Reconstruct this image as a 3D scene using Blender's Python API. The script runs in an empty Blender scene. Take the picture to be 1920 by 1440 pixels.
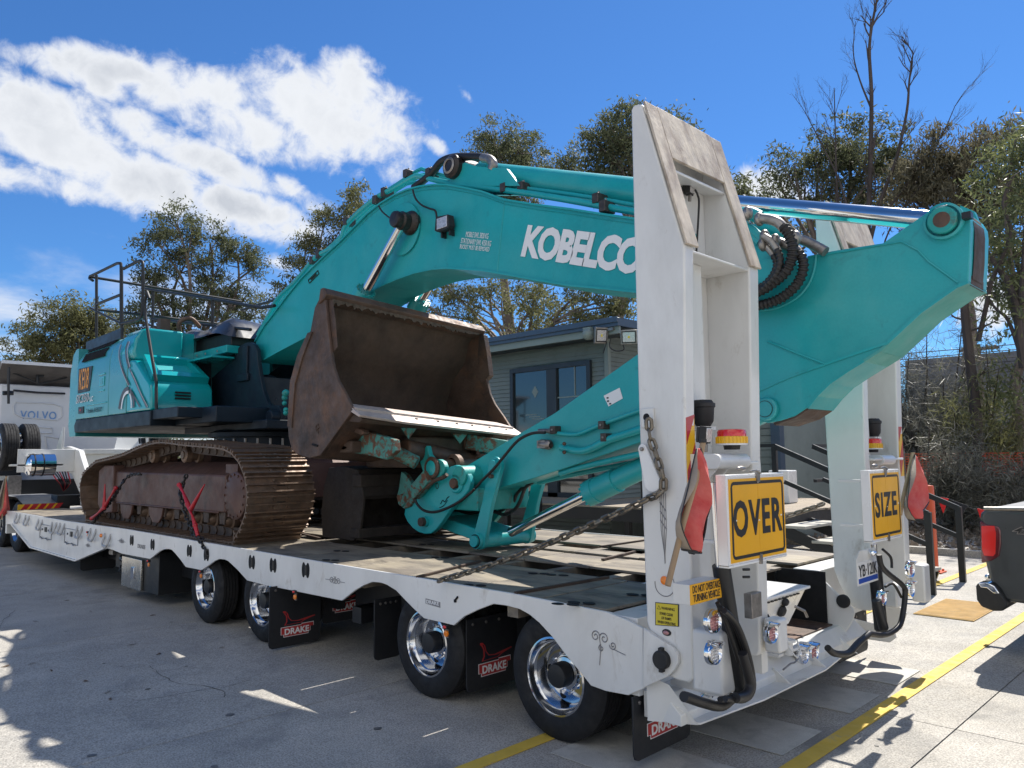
import bpy, bmesh, math, random
import numpy as np
from mathutils import Vector, Matrix

rad = math.radians
scene = bpy.context.scene
COL = scene.collection

# ------------------------------------------------------------------ camera, light, exposure
cam_data = bpy.data.cameras.new('camera')
cam_data.sensor_width = 36.0
cam_data.lens = 27.04
cam_data.clip_start = 0.05
cam_data.clip_end = 2000.0
cam = bpy.data.objects.new('camera', cam_data)
COL.objects.link(cam)
cam.matrix_world = Matrix(((0.70915838, 0.0739014, 0.70116545, 2.6636947),
                           (0.70497401, -0.0597986, -0.7067077, -3.72851127),
                           (-0.01029798, 0.9954711, -0.09450524, 1.8),
                           (0, 0, 0, 1)))
scene.camera = cam
SUN_TO = Vector((-0.10, 0.76, 1.0)).normalized()
SUN_EL = math.asin(SUN_TO.z)
SUN_ROT = math.atan2(SUN_TO.x, SUN_TO.y)
sun_data = bpy.data.lights.new('sun', 'SUN')
sun_data.energy = 4.9
sun_data.angle = rad(0.5)
sun_data.color = (1.0, 0.95, 0.87)
sun = bpy.data.objects.new('sun', sun_data)
COL.objects.link(sun)
sun.rotation_mode = 'QUATERNION'
sun.rotation_quaternion = SUN_TO.to_track_quat('Z', 'Y')
sun.location = SUN_TO * 60
scene.view_settings.view_transform = 'Standard'
scene.view_settings.look = 'None'
scene.view_settings.exposure = 0.65
scene.view_settings.gamma = 1.0
scene.view_settings.use_curve_mapping = False
scene.cycles.max_bounces = 8
scene.cycles.diffuse_bounces = 4
scene.cycles.glossy_bounces = 4
scene.cycles.transparent_max_bounces = 12

def make_world():
    w = bpy.data.worlds.new('World'); scene.world = w; w.use_nodes = True
    nt = w.node_tree; N = nt.nodes; L = nt.links; N.clear()
    out = N.new('ShaderNodeOutputWorld'); bg = N.new('ShaderNodeBackground')
    sky = N.new('ShaderNodeTexSky'); sky.sky_type = 'NISHITA'; sky.sun_disc = False
    sky.sun_elevation = SUN_EL; sky.sun_rotation = SUN_ROT
    sky.air_density = 1.0; sky.dust_density = 0.1; sky.ozone_density = 3.0; sky.altitude = 50
    bg.inputs[1].default_value = 0.115
    tc = N.new('ShaderNodeTexCoord')
    def vm(op, a, b=None):
        n = N.new('ShaderNodeVectorMath'); n.operation = op
        for i, v in enumerate((a, b)):
            if v is None: continue
            if isinstance(v, bpy.types.NodeSocket): L.new(v, n.inputs[i])
            else: n.inputs[i].default_value = v
        return n
    def m(op, a, b=None, c=None, clamp=False):
        n = N.new('ShaderNodeMath'); n.operation = op; n.use_clamp = clamp
        for i, v in enumerate((a, b, c)):
            if v is None: continue
            if isinstance(v, bpy.types.NodeSocket): L.new(v, n.inputs[i])
            else: n.inputs[i].default_value = v
        return n.outputs[0]
    D = vm('NORMALIZE', tc.outputs['Generated']).outputs[0]
    # project the view direction on a cloud layer (gnomonic about an axis in the sky)
    cloud_axis = CLOUD_AXIS; ua = CLOUD_U; va = CLOUD_V
    dn = m('MAXIMUM', vm('DOT_PRODUCT', D, cloud_axis).outputs['Value'], 0.05)
    u = m('DIVIDE', vm('DOT_PRODUCT', D, ua).outputs['Value'], dn)
    v = m('DIVIDE', vm('DOT_PRODUCT', D, va).outputs['Value'], dn)
    front = m('GREATER_THAN', vm('DOT_PRODUCT', D, cloud_axis).outputs['Value'], 0.06)
    def noise(scale, detail, vec, rough=0.6, dist=0.0):
        n = N.new('ShaderNodeTexNoise'); n.inputs['Scale'].default_value = scale
        n.inputs['Detail'].default_value = detail; n.inputs['Roughness'].default_value = rough
        n.inputs['Distortion'].default_value = dist
        L.new(vec, n.inputs['Vector']); return n.outputs[0]
    cv = N.new('ShaderNodeCombineXYZ'); L.new(u, cv.inputs[0]); L.new(v, cv.inputs[1])
    n1 = noise(6.5, 10, cv.outputs[0], 0.60, 0.25)
    n2 = noise(30.0, 8, cv.outputs[0], 0.62, 0.4)
    total = None
    for (cu, cw, ru, rv, ang, amp) in CLOUDS:
        ca, sa = math.cos(ang), math.sin(ang)
        du = m('SUBTRACT', u, cu); dv = m('SUBTRACT', v, cw)
        a = m('ADD', m('MULTIPLY', du, ca / ru), m('MULTIPLY', dv, sa / ru))
        b = m('ADD', m('MULTIPLY', du, -sa / rv), m('MULTIPLY', dv, ca / rv))
        r2 = m('ADD', m('MULTIPLY', a, a), m('MULTIPLY', b, b))
        f = m('MULTIPLY', m('SUBTRACT', 1.0, m('POWER', r2, 0.7)), amp * 0.85, clamp=False)
        f = m('MAXIMUM', f, -1.0)
        total = f if total is None else m('MAXIMUM', total, f)
    # density = mask + fractal detail
    det = m('ADD', m('MULTIPLY', m('SUBTRACT', n1, 0.44), 2.8), m('MULTIPLY', m('SUBTRACT', n2, 0.5), 1.5))
    dens = m('ADD', total, det)
    mr = N.new('ShaderNodeMapRange'); mr.interpolation_type = 'SMOOTHSTEP'; mr.inputs[1].default_value = 0.0; mr.inputs[2].default_value = 0.80
    L.new(dens, mr.inputs[0])
    cover_f = m('MULTIPLY', mr.outputs[0], front)
    # cumulus added behind the camera as unseen fill, low ahead, thickening to the horizon
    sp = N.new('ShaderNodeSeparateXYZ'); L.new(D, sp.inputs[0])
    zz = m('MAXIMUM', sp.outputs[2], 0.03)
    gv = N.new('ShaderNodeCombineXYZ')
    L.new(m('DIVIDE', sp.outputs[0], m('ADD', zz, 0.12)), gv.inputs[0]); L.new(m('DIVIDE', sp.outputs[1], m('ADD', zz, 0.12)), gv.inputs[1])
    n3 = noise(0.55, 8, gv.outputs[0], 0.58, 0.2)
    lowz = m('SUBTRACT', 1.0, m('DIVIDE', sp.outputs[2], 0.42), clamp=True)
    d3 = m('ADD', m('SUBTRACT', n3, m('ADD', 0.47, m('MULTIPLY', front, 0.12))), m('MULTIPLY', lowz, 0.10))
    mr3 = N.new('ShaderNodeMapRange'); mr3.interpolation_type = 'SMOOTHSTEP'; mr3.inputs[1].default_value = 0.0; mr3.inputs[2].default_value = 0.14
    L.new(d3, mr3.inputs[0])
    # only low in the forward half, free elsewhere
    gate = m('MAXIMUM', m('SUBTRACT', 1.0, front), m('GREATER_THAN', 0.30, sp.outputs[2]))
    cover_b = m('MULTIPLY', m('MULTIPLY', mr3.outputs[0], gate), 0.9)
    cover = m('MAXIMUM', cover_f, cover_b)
    # cloud tone: bright edges, greyer thick middles
    thick = N.new('ShaderNodeMapRange'); thick.inputs[1].default_value = 0.55; thick.inputs[2].default_value = 1.35
    L.new(dens, thick.inputs[0])
    sh = m('MULTIPLY', thick.outputs[0], m('MULTIPLY', m('SUBTRACT', noise(5.0, 5, cv.outputs[0], 0.5, 0.0), 0.25), 1.5))
    cr = N.new('ShaderNodeMixRGB'); cr.inputs[1].default_value = (5.0, 5.15, 5.4, 1); cr.inputs[2].default_value = (2.3, 2.55, 3.0, 1)
    L.new(m('MULTIPLY', sh, 1.05, clamp=True), cr.inputs[0])
    tint = N.new('ShaderNodeMixRGB'); tint.blend_type = 'MULTIPLY'; tint.inputs[0].default_value = 1.0
    tint.inputs[2].default_value = SKY_TINT
    L.new(sky.outputs[0], tint.inputs[1])
    mix = N.new('ShaderNodeMixRGB'); L.new(cover, mix.inputs[0]); L.new(tint.outputs[0], mix.inputs[1]); L.new(cr.outputs[0], mix.inputs[2])
    back = N.new('ShaderNodeMixRGB'); L.new(m('MULTIPLY', cover_b, m('SUBTRACT', 1.0, front)), back.inputs[0]); L.new(mix.outputs[0], back.inputs[1]); back.inputs[2].default_value = (7.6, 7.5, 7.3, 1)  # unseen rear clouds set brighter to add neutral fill light
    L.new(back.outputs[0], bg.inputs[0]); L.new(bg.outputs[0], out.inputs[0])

CLOUD_AXIS = (-0.84953, 0.36875, 0.37725)
CLOUD_U = (0.39817, 0.91731, -0.0)
CLOUD_V = (0.34605, -0.15021, 0.92611)
CLOUDS = [(-0.1097, 0.0516, 0.09, 0.0201, -0.0102, 0.9), (-0.0069, 0.0458, 0.1128, 0.0338, -0.0519, 1.0), (0.1187, 0.0382, 0.1178, 0.0608, -0.0347, 1.3), (0.0464, 0.0155, 0.0988, 0.0393, -0.1419, 1.1), (-0.115, 0.0398, 0.0339, 0.0178, -0.53, 0.8), (-0.0338, -0.0224, 0.1121, 0.0231, -0.313, 0.9), (-0.1671, -0.0262, 0.1317, 0.0484, -0.3272, 1.35), (-0.1861, 0.0068, 0.046, 0.0278, -0.577, 1.0), (-0.078, -0.0606, 0.1209, 0.0379, -0.2627, 1.2), (-0.2034, -0.0702, 0.117, 0.0251, -0.1333, 1.0), (0.026, -0.0793, 0.092, 0.0234, -0.1299, 0.95), (0.0862, -0.0503, 0.0242, 0.0124, -0.4437, 0.5), (0.148, 0.0732, 0.049, 0.0394, -0.2003, 1.15), (0.0847, 0.0927, 0.0231, 0.0167, -0.4323, 0.5), (0.092, -0.1013, 0.0585, 0.0189, -0.0293, 0.5), (0.1258, -0.0729, 0.0229, 0.013, -0.2191, 0.4), (0.3024, 0.0848, 0.0148, 0.0067, -0.6664, 0.42), (0.2631, 0.0237, 0.0138, 0.0069, -0.4268, 0.35), (0.7698, 0.0299, 0.0941, 0.0297, -0.0766, 0.7), (1.3638, -0.1027, 0.1354, 0.0565, -0.0611, 0.8), (0.0783, -0.1454, 0.0186, 0.01, -0.2035, 0.45)]
SKY_TINT = (0.28, 0.51, 0.76, 1)
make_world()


# ------------------------------------------------------------------ materials
MATS = {}
def mat(name, col, rough=0.5, streak=0.0, metal=0.0, var=0.12, vscale=3.0, bump=0.0, bscale=40.0, dirt=None, damt=0.5,
        dscale=2.5, dthr=0.55, coat=0.0, emit=None, estr=0.0, spec=0.5, trans=0.0, ior=1.45, rvar=0.12, grain=0.0, gscale=150.0, stretch=None, two=None, tscale=1.5, tthr=0.5, twid=0.12, dcoord='Object'):
    if name in MATS: return MATS[name]
    m = bpy.data.materials.new(name); m.use_nodes = True
    nt = m.node_tree; N = nt.nodes; L = nt.links
    b = N['Principled BSDF']
    tc = N.new('ShaderNodeTexCoord'); mp = N.new('ShaderNodeMapping'); L.new(tc.outputs[dcoord], mp.inputs[0])
    if stretch: mp.inputs['Scale'].default_value = stretch
    oi = N.new('ShaderNodeObjectInfo')
    ad = N.new('ShaderNodeVectorMath'); ad.operation = 'MULTIPLY_ADD'
    L.new(oi.outputs['Random'], ad.inputs[0]); ad.inputs[1].default_value = (13, 7, 5); L.new(mp.outputs[0], ad.inputs[2])
    V = ad.outputs[0]
    def nz(s, d=5, r=0.55, dist=0.0):
        n = N.new('ShaderNodeTexNoise'); n.inputs['Scale'].default_value = s; n.inputs['Detail'].default_value = d
        n.inputs['Roughness'].default_value = r; n.inputs['Distortion'].default_value = dist
        L.new(V, n.inputs['Vector']); return n.outputs[0]
    def ramp(src, a, bb):
        r = N.new('ShaderNodeMapRange'); r.inputs[1].default_value = a; r.inputs[2].default_value = bb; L.new(src, r.inputs[0]); return r.outputs[0]
    def mix(fac, a, c2, mode='MIX'):
        x = N.new('ShaderNodeMixRGB'); x.blend_type = mode
        for i, q in ((0, fac), (1, a), (2, c2)):
            if isinstance(q, bpy.types.NodeSocket): L.new(q, x.inputs[i])
            elif i == 0: x.inputs[0].default_value = q
            else: x.inputs[i].default_value = (q[0], q[1], q[2], 1)
        return x.outputs[0]
    cur = mix(ramp(nz(vscale), 0.3, 0.7), [c * (1 - var) for c in col], [min(1, c * (1 + var)) for c in col])
    if two is not None:
        cur = mix(ramp(nz(tscale, 7, 0.65, 0.3), tthr - twid, tthr + twid), cur, two)
    if grain > 0:
        g = N.new('ShaderNodeTexNoise'); g.inputs['Scale'].default_value = gscale; g.inputs['Detail'].default_value = 3; L.new(V, g.inputs['Vector'])
        cur = mix(ramp(g.outputs[0], 0.35, 0.65), mix(1.0, cur, (1 - grain,) * 3, 'MULTIPLY'), mix(1.0, cur, (1 + grain,) * 3, 'MULTIPLY'))
    if streak > 0:
        m2 = N.new('ShaderNodeMapping'); m2.inputs['Scale'].default_value = (46, 1.5, 1); L.new(tc.outputs[dcoord], m2.inputs[0])
        n2 = N.new('ShaderNodeTexNoise'); n2.inputs['Scale'].default_value = 1.0; n2.inputs['Detail'].default_value = 4; n2.inputs['Roughness'].default_value = 0.7; n2.inputs['Distortion'].default_value = 0.15
        L.new(m2.outputs[0], n2.inputs['Vector'])
        s2 = N.new('ShaderNodeMath'); s2.operation = 'MULTIPLY'; L.new(ramp(n2.outputs[0], 0.60, 0.72), s2.inputs[0]); L.new(ramp(nz(0.9, 3), 0.42, 0.62), s2.inputs[1])
        cur = mix(s2.outputs[0], cur, mix(1.0, cur, (1 + streak,) * 3, 'MULTIPLY'))
        cur = mix(ramp(n2.outputs[0], 0.40, 0.28), cur, mix(1.0, cur, (1 - streak * .4,) * 3, 'MULTIPLY'))
    if dirt is not None:
        f = nz(dscale, 8, 0.7, 0.4)
        mm = N.new('ShaderNodeMath'); mm.operation = 'MULTIPLY'; L.new(ramp(f, dthr, dthr + 0.16), mm.inputs[0]); mm.inputs[1].default_value = damt
        cur = mix(mm.outputs[0], cur, dirt)
    L.new(cur, b.inputs['Base Color'])
    b.inputs['Metallic'].default_value = metal
    rr = N.new('ShaderNodeMapRange'); rr.inputs[1].default_value = 0.3; rr.inputs[2].default_value = 0.7
    rr.inputs[3].default_value = max(0.02, rough - rvar * rough * 2); rr.inputs[4].default_value = min(1, rough + rvar * rough * 2)
    L.new(nz(vscale * 2.3, 6, 0.6), rr.inputs[0]); L.new(rr.outputs[0], b.inputs['Roughness'])
    b.inputs['Specular IOR Level'].default_value = spec
    if coat: b.inputs['Coat Weight'].default_value = coat; b.inputs['Coat Roughness'].default_value = 0.08
    if trans: b.inputs['Transmission Weight'].default_value = trans; b.inputs['IOR'].default_value = ior
    if bump > 0:
        bp = N.new('ShaderNodeBump'); bp.inputs['Strength'].default_value = bump; bp.inputs['Distance'].default_value = 0.01
        L.new(nz(bscale, 5, 0.6), bp.inputs['Height']); L.new(bp.outputs[0], b.inputs['Normal'])
    if emit: b.inputs['Emission Color'].default_value = (*emit, 1); b.inputs['Emission Strength'].default_value = estr
    MATS[name] = m
    return m

# ------------------------------------------------------------------ mesh builder
def ortho(d):
    d = d.normalized()
    a = Vector((0, 0, 1)) if abs(d.z) < 0.9 else Vector((1, 0, 0))
    u = d.cross(a).normalized(); return u, d.cross(u).normalized()

class MB:
    def __init__(s): s.v = []; s.f = []; s.m = []; s.mats = []
    def mi(s, m):
        if m not in s.mats: s.mats.append(m)
        return s.mats.index(m)
    def add(s, vs, fs, m):
        o = len(s.v); s.v += [tuple(v) for v in vs]; k = s.mi(m)
        for f in fs: s.f.append(tuple(i + o for i in f)); s.m.append(k)
        return s
    def box(s, x0, x1, y0, y1, z0, z1, m):
        v = [(x, y, z) for x in (x0, x1) for y in (y0, y1) for z in (z0, z1)]
        return s.add(v, [(0, 1, 3, 2), (4, 6, 7, 5), (0, 4, 5, 1), (2, 3, 7, 6), (0, 2, 6, 4), (1, 5, 7, 3)], m)
    def prism(s, pts, axis, a0, a1, m, cap=True):
        # pts 2D in the plane normal to axis: 'y' -> (x,z), 'x' -> (y,z), 'z' -> (x,y)
        def P3(p, a): return (p[0], a, p[1]) if axis == 'y' else ((a, p[0], p[1]) if axis == 'x' else (p[0], p[1], a))
        n = len(pts); v = [P3(p, a0) for p in pts] + [P3(p, a1) for p in pts]
        fs = [(i, (i + 1) % n, n + (i + 1) % n, n + i) for i in range(n)]
        if cap: fs += [tuple(range(n))[::-1], tuple(range(n, 2 * n))]
        return s.add(v, fs, m)
    def loft(s, A, B, m, closed=True, cap=True):
        n = len(A); v = list(A) + list(B)
        r = range(n if closed else n - 1)
        fs = [(i, (i + 1) % n, n + (i + 1) % n, n + i) for i in r]
        if cap and closed: fs += [tuple(range(n))[::-1], tuple(range(n, 2 * n))]
        return s.add(v, fs, m)
    def tube(s, path, r, m, seg=10, cap=True, closed=False):
        P = [Vector(p) for p in path]; n = len(P); rs = r if isinstance(r, (list, tuple)) else [r] * n
        vs = []; u = None
        for i, p in enumerate(P):
            if closed: t = (P[(i + 1) % n] - P[i - 1]).normalized()
            else: t = (P[min(i + 1, n - 1)] - P[max(i - 1, 0)]).normalized()
            if u is None: u, w = ortho(t)
            else:
                u = (u - t * u.dot(t)).normalized(); w = t.cross(u)
            for k in range(seg):
                a = 2 * math.pi * k / seg; vs.append(p + (u * math.cos(a) + w * math.sin(a)) * rs[i])
        fs = []
        for i in range(n if closed else n - 1):
            j = (i + 1) % n
            for k in range(seg): fs.append((i * seg + k, i * seg + (k + 1) % seg, j * seg + (k + 1) % seg, j * seg + k))
        if cap and not closed: fs += [tuple(range(seg))[::-1], tuple(range((n - 1) * seg, n * seg))]
        return s.add(vs, fs, m)
    def cyl(s, p0, p1, r, m, r1=None, seg=20, cap=True):
        return s.tube([p0, p1], [r, r if r1 is None else r1], m, seg, cap)
    def lathe(s, prof, origin, axis, m, seg=32):
        # prof: list of (radius, height along axis)
        o = Vector(origin); a = Vector(axis).normalized(); u, w = ortho(a); vs = []
        for (r, h) in prof:
            for k in range(seg):
                t = 2 * math.pi * k / seg; vs.append(o + a * h + (u * math.cos(t) + w * math.sin(t)) * r)
        n = len(prof); fs = []
        for i in range(n - 1):
            for k in range(seg): fs.append((i * seg + k, i * seg + (k + 1) % seg, (i + 1) * seg + (k + 1) % seg, (i + 1) * seg + k))
        return s.add(vs, fs, m)
    def beam(s, p0, p1, w, h, m, up=(0, 0, 1)):
        a = Vector(p0); b = Vector(p1); d = (b - a).normalized(); U = Vector(up)
        sd = d.cross(U).normalized() * (w / 2); uu = sd.cross(d).normalized() * (h / 2)
        v = [a - sd - uu, a + sd - uu, a + sd + uu, a - sd + uu, b - sd - uu, b + sd - uu, b + sd + uu, b - sd + uu]
        return s.add(v, [(0, 1, 2, 3), (7, 6, 5, 4), (0, 4, 5, 1), (1, 5, 6, 2), (2, 6, 7, 3), (3, 7, 4, 0)], m)
    def ball(s, c, r, m, seg=14, rings=8, sc=(1, 1, 1)):
        vs = []; c = Vector(c)
        for i in range(rings + 1):
            th = math.pi * i / rings
            for k in range(seg):
                ph = 2 * math.pi * k / seg
                vs.append((c.x + r * sc[0] * math.sin(th) * math.cos(ph), c.y + r * sc[1] * math.sin(th) * math.sin(ph), c.z + r * sc[2] * math.cos(th)))
        fs = [(i * seg + k, i * seg + (k + 1) % seg, (i + 1) * seg + (k + 1) % seg, (i + 1) * seg + k) for i in range(rings) for k in range(seg)]
        return s.add(vs, fs, m)
    def quad(s, a, b, c, d, m): return s.add([a, b, c, d], [(0, 1, 2, 3)], m)
    def islands(s):
        p = list(range(len(s.v)))
        def fd(i):
            while p[i] != i: p[i] = p[p[i]]; i = p[i]
            return i
        for f in s.f:
            for i in f[1:]: p[fd(i)] = fd(f[0])
        g = {}
        for k, f in enumerate(s.f): g.setdefault(fd(f[0]), []).append(k)
        out = []
        for ks in g.values():
            q = MB(); q.mats = list(s.mats); mp = {}
            for k in ks:
                for i in s.f[k]:
                    if i not in mp: mp[i] = len(q.v); q.v.append(s.v[i])
                q.f.append(tuple(mp[i] for i in s.f[k])); q.m.append(s.m[k])
            out.append(q)
        return out
    def build_each(s, name, parent=None, **kw):
        for q in s.islands(): o = q.build(name, parent, **kw)
        return o
    def build(s, name, parent=None, bevel=0.0, smooth=True, bseg=2, **tags):
        me = bpy.data.meshes.new(name); me.from_pydata(s.v, [], s.f)
        for m in s.mats: me.materials.append(m)
        me.polygons.foreach_set('material_index', s.m)
        bm = bmesh.new(); bm.from_mesh(me); bmesh.ops.remove_doubles(bm, verts=bm.verts, dist=1e-5)
        bmesh.ops.recalc_face_normals(bm, faces=bm.faces); bm.to_mesh(me); bm.free()
        if smooth:
            me.polygons.foreach_set('use_smooth', [True] * len(me.polygons)); me.set_sharp_from_angle(angle=rad(38))
        o = bpy.data.objects.new(name, me); COL.objects.link(o)
        put(o, parent)
        if bevel > 0:
            b = o.modifiers.new('bevel', 'BEVEL'); b.width = bevel; b.segments = bseg; b.limit_method = 'ANGLE'; b.angle_limit = rad(40)
        tag(o, **tags)
        return o

ROOTM = {}
def wm(o): return ROOTM.get(o.name, Matrix.Identity(4))
def put(o, parent, M=None):
    # child keeps world coordinates (M = its world matrix)
    if M is None: M = Matrix.Identity(4)
    if parent is not None:
        o.parent = parent; o.matrix_parent_inverse = Matrix.Identity(4)
        o.matrix_basis = wm(parent).inverted() @ M
    else: o.matrix_basis = M
    ROOTM[o.name] = M
def tag(o, label=None, cat=None, group=None, kind=None):
    if label: o['label'] = label
    if cat: o['category'] = cat
    if group: o['group'] = group
    if kind: o['kind'] = kind
    return o
def thing(name, loc, label, cat, group=None):
    o = bpy.data.objects.new(name, None); COL.objects.link(o); o.empty_display_size = 0.2
    put(o, None, Matrix.Translation(Vector(loc)))
    return tag(o, label, cat, group)
def inst(src, name, parent, M, label=None):
    # a further object sharing src's mesh, M = its world matrix applied to the mesh's own coordinates
    o = src.copy(); o.name = name; COL.objects.link(o)
    put(o, parent, M)
    if label: o['label'] = label
    return o
def kids(o): return [c for c in COL.objects if c.parent == o]
def clone(root, M, label=None, group=None):
    # copy a thing with its parts and sub-parts; M = world move applied
    def rec(o, par):
        c = o.copy(); COL.objects.link(c); c.parent = par
        W = M @ wm(o); ROOTM[c.name] = W
        c.matrix_basis = W if par is None else o.matrix_basis.copy()
        for k in KIDS.get(o.name, []): rec(k, c)
        return c
    KIDS = {}
    for q in COL.objects:
        if q.parent: KIDS.setdefault(q.parent.name, []).append(q)
    r = rec(root, None)
    if label: r['label'] = label
    if group: r['group'] = group
    return r

def text(s, name, parent, origin, right, up, w, h, m, off=0.0, shear=0.0, ext=0.0015, spacing=1.0, keep=False, **tags):
    # lettering fitted to a w x h box whose lower left corner is origin
    cu = bpy.data.curves.new(name, 'FONT'); cu.body = s; cu.offset = off; cu.shear = shear; cu.extrude = 0.01; cu.space_character = spacing
    cu.resolution_u = 3; cu.align_x = 'CENTER' if '\n' in s else 'LEFT'
    to = bpy.data.objects.new(name, cu); me = bpy.data.meshes.new_from_object(to)
    bpy.data.objects.remove(to); bpy.data.curves.remove(cu)
    n = len(me.vertices); co = np.empty(n * 3); me.vertices.foreach_get('co', co); co = co.reshape(-1, 3)
    lo = co.min(0); hi = co.max(0)
    q = (co - lo) / np.maximum(hi - lo, 1e-6)
    R = Vector(right).normalized(); U = Vector(up).normalized(); Nn = R.cross(U); O = Vector(origin)
    R_, U_, N_, O_ = (np.array(x) for x in (R, U, Nn, O))
    co = O_ + np.outer(q[:, 0] * w, R_) + np.outer(q[:, 1] * h, U_) + np.outer((q[:, 2]) * ext, N_)
    me.vertices.foreach_set('co', co.ravel()); me.update()
    me.materials.clear(); me.materials.append(m)
    o = bpy.data.objects.new(name, me); COL.objects.link(o); put(o, parent); tag(o, **tags)
    return o

def arc(c, r, a0, a1, n, axis='y'):
    return [(c[0] + r * math.cos(rad(a0 + (a1 - a0) * i / n)), c[1] + r * math.sin(rad(a0 + (a1 - a0) * i / n))) for i in range(n + 1)]
def smoothpath(pts, n=6):
    P = [Vector(p) for p in pts]; out = []
    for i in range(len(P) - 1):
        p0 = P[max(i - 1, 0)]; p1 = P[i]; p2 = P[i + 1]; p3 = P[min(i + 2, len(P) - 1)]
        for k in range(n):
            t = k / n
            out.append(0.5 * ((2 * p1) + (p2 - p0) * t + (2 * p0 - 5 * p1 + 4 * p2 - p3) * t * t + (3 * p1 - p0 - 3 * p2 + p3) * t ** 3))
    out.append(P[-1]); return out
rng = random.Random(7)
X, Y, Z = Vector((1, 0, 0)), Vector((0, 1, 0)), Vector((0, 0, 1))

M_white = mat('white_paint', (0.70, 0.70, 0.68), 0.36, var=0.05, bump=0.05, bscale=30, dirt=(0.28, 0.23, 0.17), damt=0.62, dscale=6, dthr=0.60, coat=0.2, two=(0.60, 0.595, 0.57), tscale=2.2, tthr=0.58, twid=0.12, stretch=(1, 1, 0.45))
M_whiteclean = mat('white_enamel', (0.78, 0.78, 0.77), 0.25, var=0.03, coat=0.3)
M_teal = mat('teal_paint', (0.009, 0.335, 0.355), 0.42, var=0.13, vscale=1.1, bump=0.05, bscale=18, dirt=(0.02, 0.13, 0.13), damt=0.6, dscale=3.5, dthr=0.60, coat=0.15, two=(0.035, 0.37, 0.385), tscale=1.7, tthr=0.57, twid=0.14, grain=0.03, gscale=60)
M_tealworn = mat('worn_teal_paint', (0.012, 0.29, 0.27), 0.5, var=0.15, vscale=4, bump=0.25, bscale=30, dirt=(0.10, 0.045, 0.022), damt=0.95, dscale=6.0, dthr=0.56)
M_tealflake = mat('flaking_teal_paint', (0.06, 0.22, 0.19), 0.7, var=0.25, vscale=8, bump=0.5, bscale=50, two=(0.12, 0.055, 0.03), tscale=9, tthr=0.52, twid=0.03)
M_rust = mat('brown_worn_steel', (0.100, 0.064, 0.047), 0.62, metal=0.25, var=0.3, vscale=5, bump=0.45, bscale=26, two=(0.17, 0.088, 0.05), tscale=3.0, tthr=0.60, twid=0.10, dirt=(0.035, 0.028, 0.025), damt=0.8, dscale=2, dthr=0.5)
M_rustdark = mat('dark_worn_steel', (0.078, 0.052, 0.038), 0.7, metal=0.2, var=0.35, vscale=4, bump=0.5, bscale=20, two=(0.075, 0.048, 0.032), tscale=4, tthr=0.6, twid=0.1)
M_track = mat('track_steel', (0.16, 0.11, 0.078), 0.5, metal=0.4, var=0.35, vscale=9, bump=0.4, bscale=45, two=(0.20, 0.12, 0.075), tscale=11, tthr=0.58, twid=0.1)
M_trackdark = mat('track_steel_dark', (0.085, 0.06, 0.045), 0.65, metal=0.3, var=0.35, vscale=9, bump=0.4, bscale=45)
M_frame = mat('track_frame_brown', (0.115, 0.06, 0.045), 0.55, metal=0.1, var=0.22, vscale=2.2, bump=0.3, bscale=22, dirt=(0.05, 0.038, 0.033), damt=0.8, dscale=2.2, dthr=0.5)
M_polish = mat('bright_worn_steel', (0.50, 0.415, 0.37), 0.55, metal=0.35, var=0.12, vscale=10, bump=0.1, bscale=80, dirt=(0.15, 0.10, 0.08), damt=0.6, dscale=9, dthr=0.6)
M_navy = mat('dark_navy_paint', (0.006, 0.015, 0.026), 0.5, var=0.2, vscale=2, bump=0.05, spec=0.35)
M_black = mat('black_paint', (0.012, 0.013, 0.015), 0.42, var=0.2, bump=0.06)
M_blackm = mat('matt_black_plastic', (0.018, 0.018, 0.019), 0.65, var=0.25, bump=0.1)
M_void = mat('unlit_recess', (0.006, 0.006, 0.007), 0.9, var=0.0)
M_rubber = mat('tyre_rubber', (0.014, 0.014, 0.015), 0.75, var=0.25, vscale=6, bump=0.15, bscale=60, spec=.35, dirt=(0.045, 0.042, 0.038), damt=0.5, dscale=4)
M_chrome = mat('chrome', (0.82, 0.83, 0.85), 0.07, metal=1.0, var=0.02, rvar=0.3)
M_rim = mat('polished_rim', (0.60, 0.61, 0.63), 0.12, metal=1.0, var=0.03)
M_rod = mat('chromed_rod', (0.75, 0.74, 0.73), 0.10, metal=1.0, var=0.03)
M_steel = mat('steel_fitting', (0.28, 0.26, 0.24), 0.42, metal=0.8, var=0.25, vscale=20)
M_chain = mat('chain_steel', (0.20, 0.17, 0.13), 0.42, metal=0.8, var=0.3, vscale=30)
M_chaindark = mat('dark_chain', (0.035, 0.033, 0.032), 0.45, metal=0.5, var=0.3, vscale=30)
M_redpaint = mat('red_binder_paint', (0.42, 0.012, 0.02), 0.4, var=0.2, vscale=15)
M_hose = mat('black_hose', (0.014, 0.013, 0.013), 0.5, var=0.2, bump=0.1)
M_redlens = mat('red_lens', (0.65, 0.02, 0.015), 0.15, var=0.1, coat=0.6)
M_amber = mat('amber_lens', (0.85, 0.22, 0.01), 0.2, var=0.08, coat=0.5)
M_redclear = mat('pale_red_lens', (0.50, 0.24, 0.24), 0.22, metal=.25, var=.3, vscale=60, coat=.5)
M_clear = mat('clear_lens', (0.55, 0.53, 0.52), 0.18, metal=0.35, var=0.3, vscale=60, coat=0.6)
M_yellow = mat('sign_yellow', (0.80, 0.40, 0.012), 0.4, var=0.05, dirt=(0.5, 0.28, 0.03), damt=0.3)
M_ink = mat('black_ink', (0.016, 0.016, 0.017), 0.45, var=0.05)
M_whiteink = mat('white_ink', (0.80, 0.80, 0.80), 0.4, var=0.02)
M_redink = mat('red_ink', (0.42, 0.03, 0.03), 0.45, var=0.1)
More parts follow.
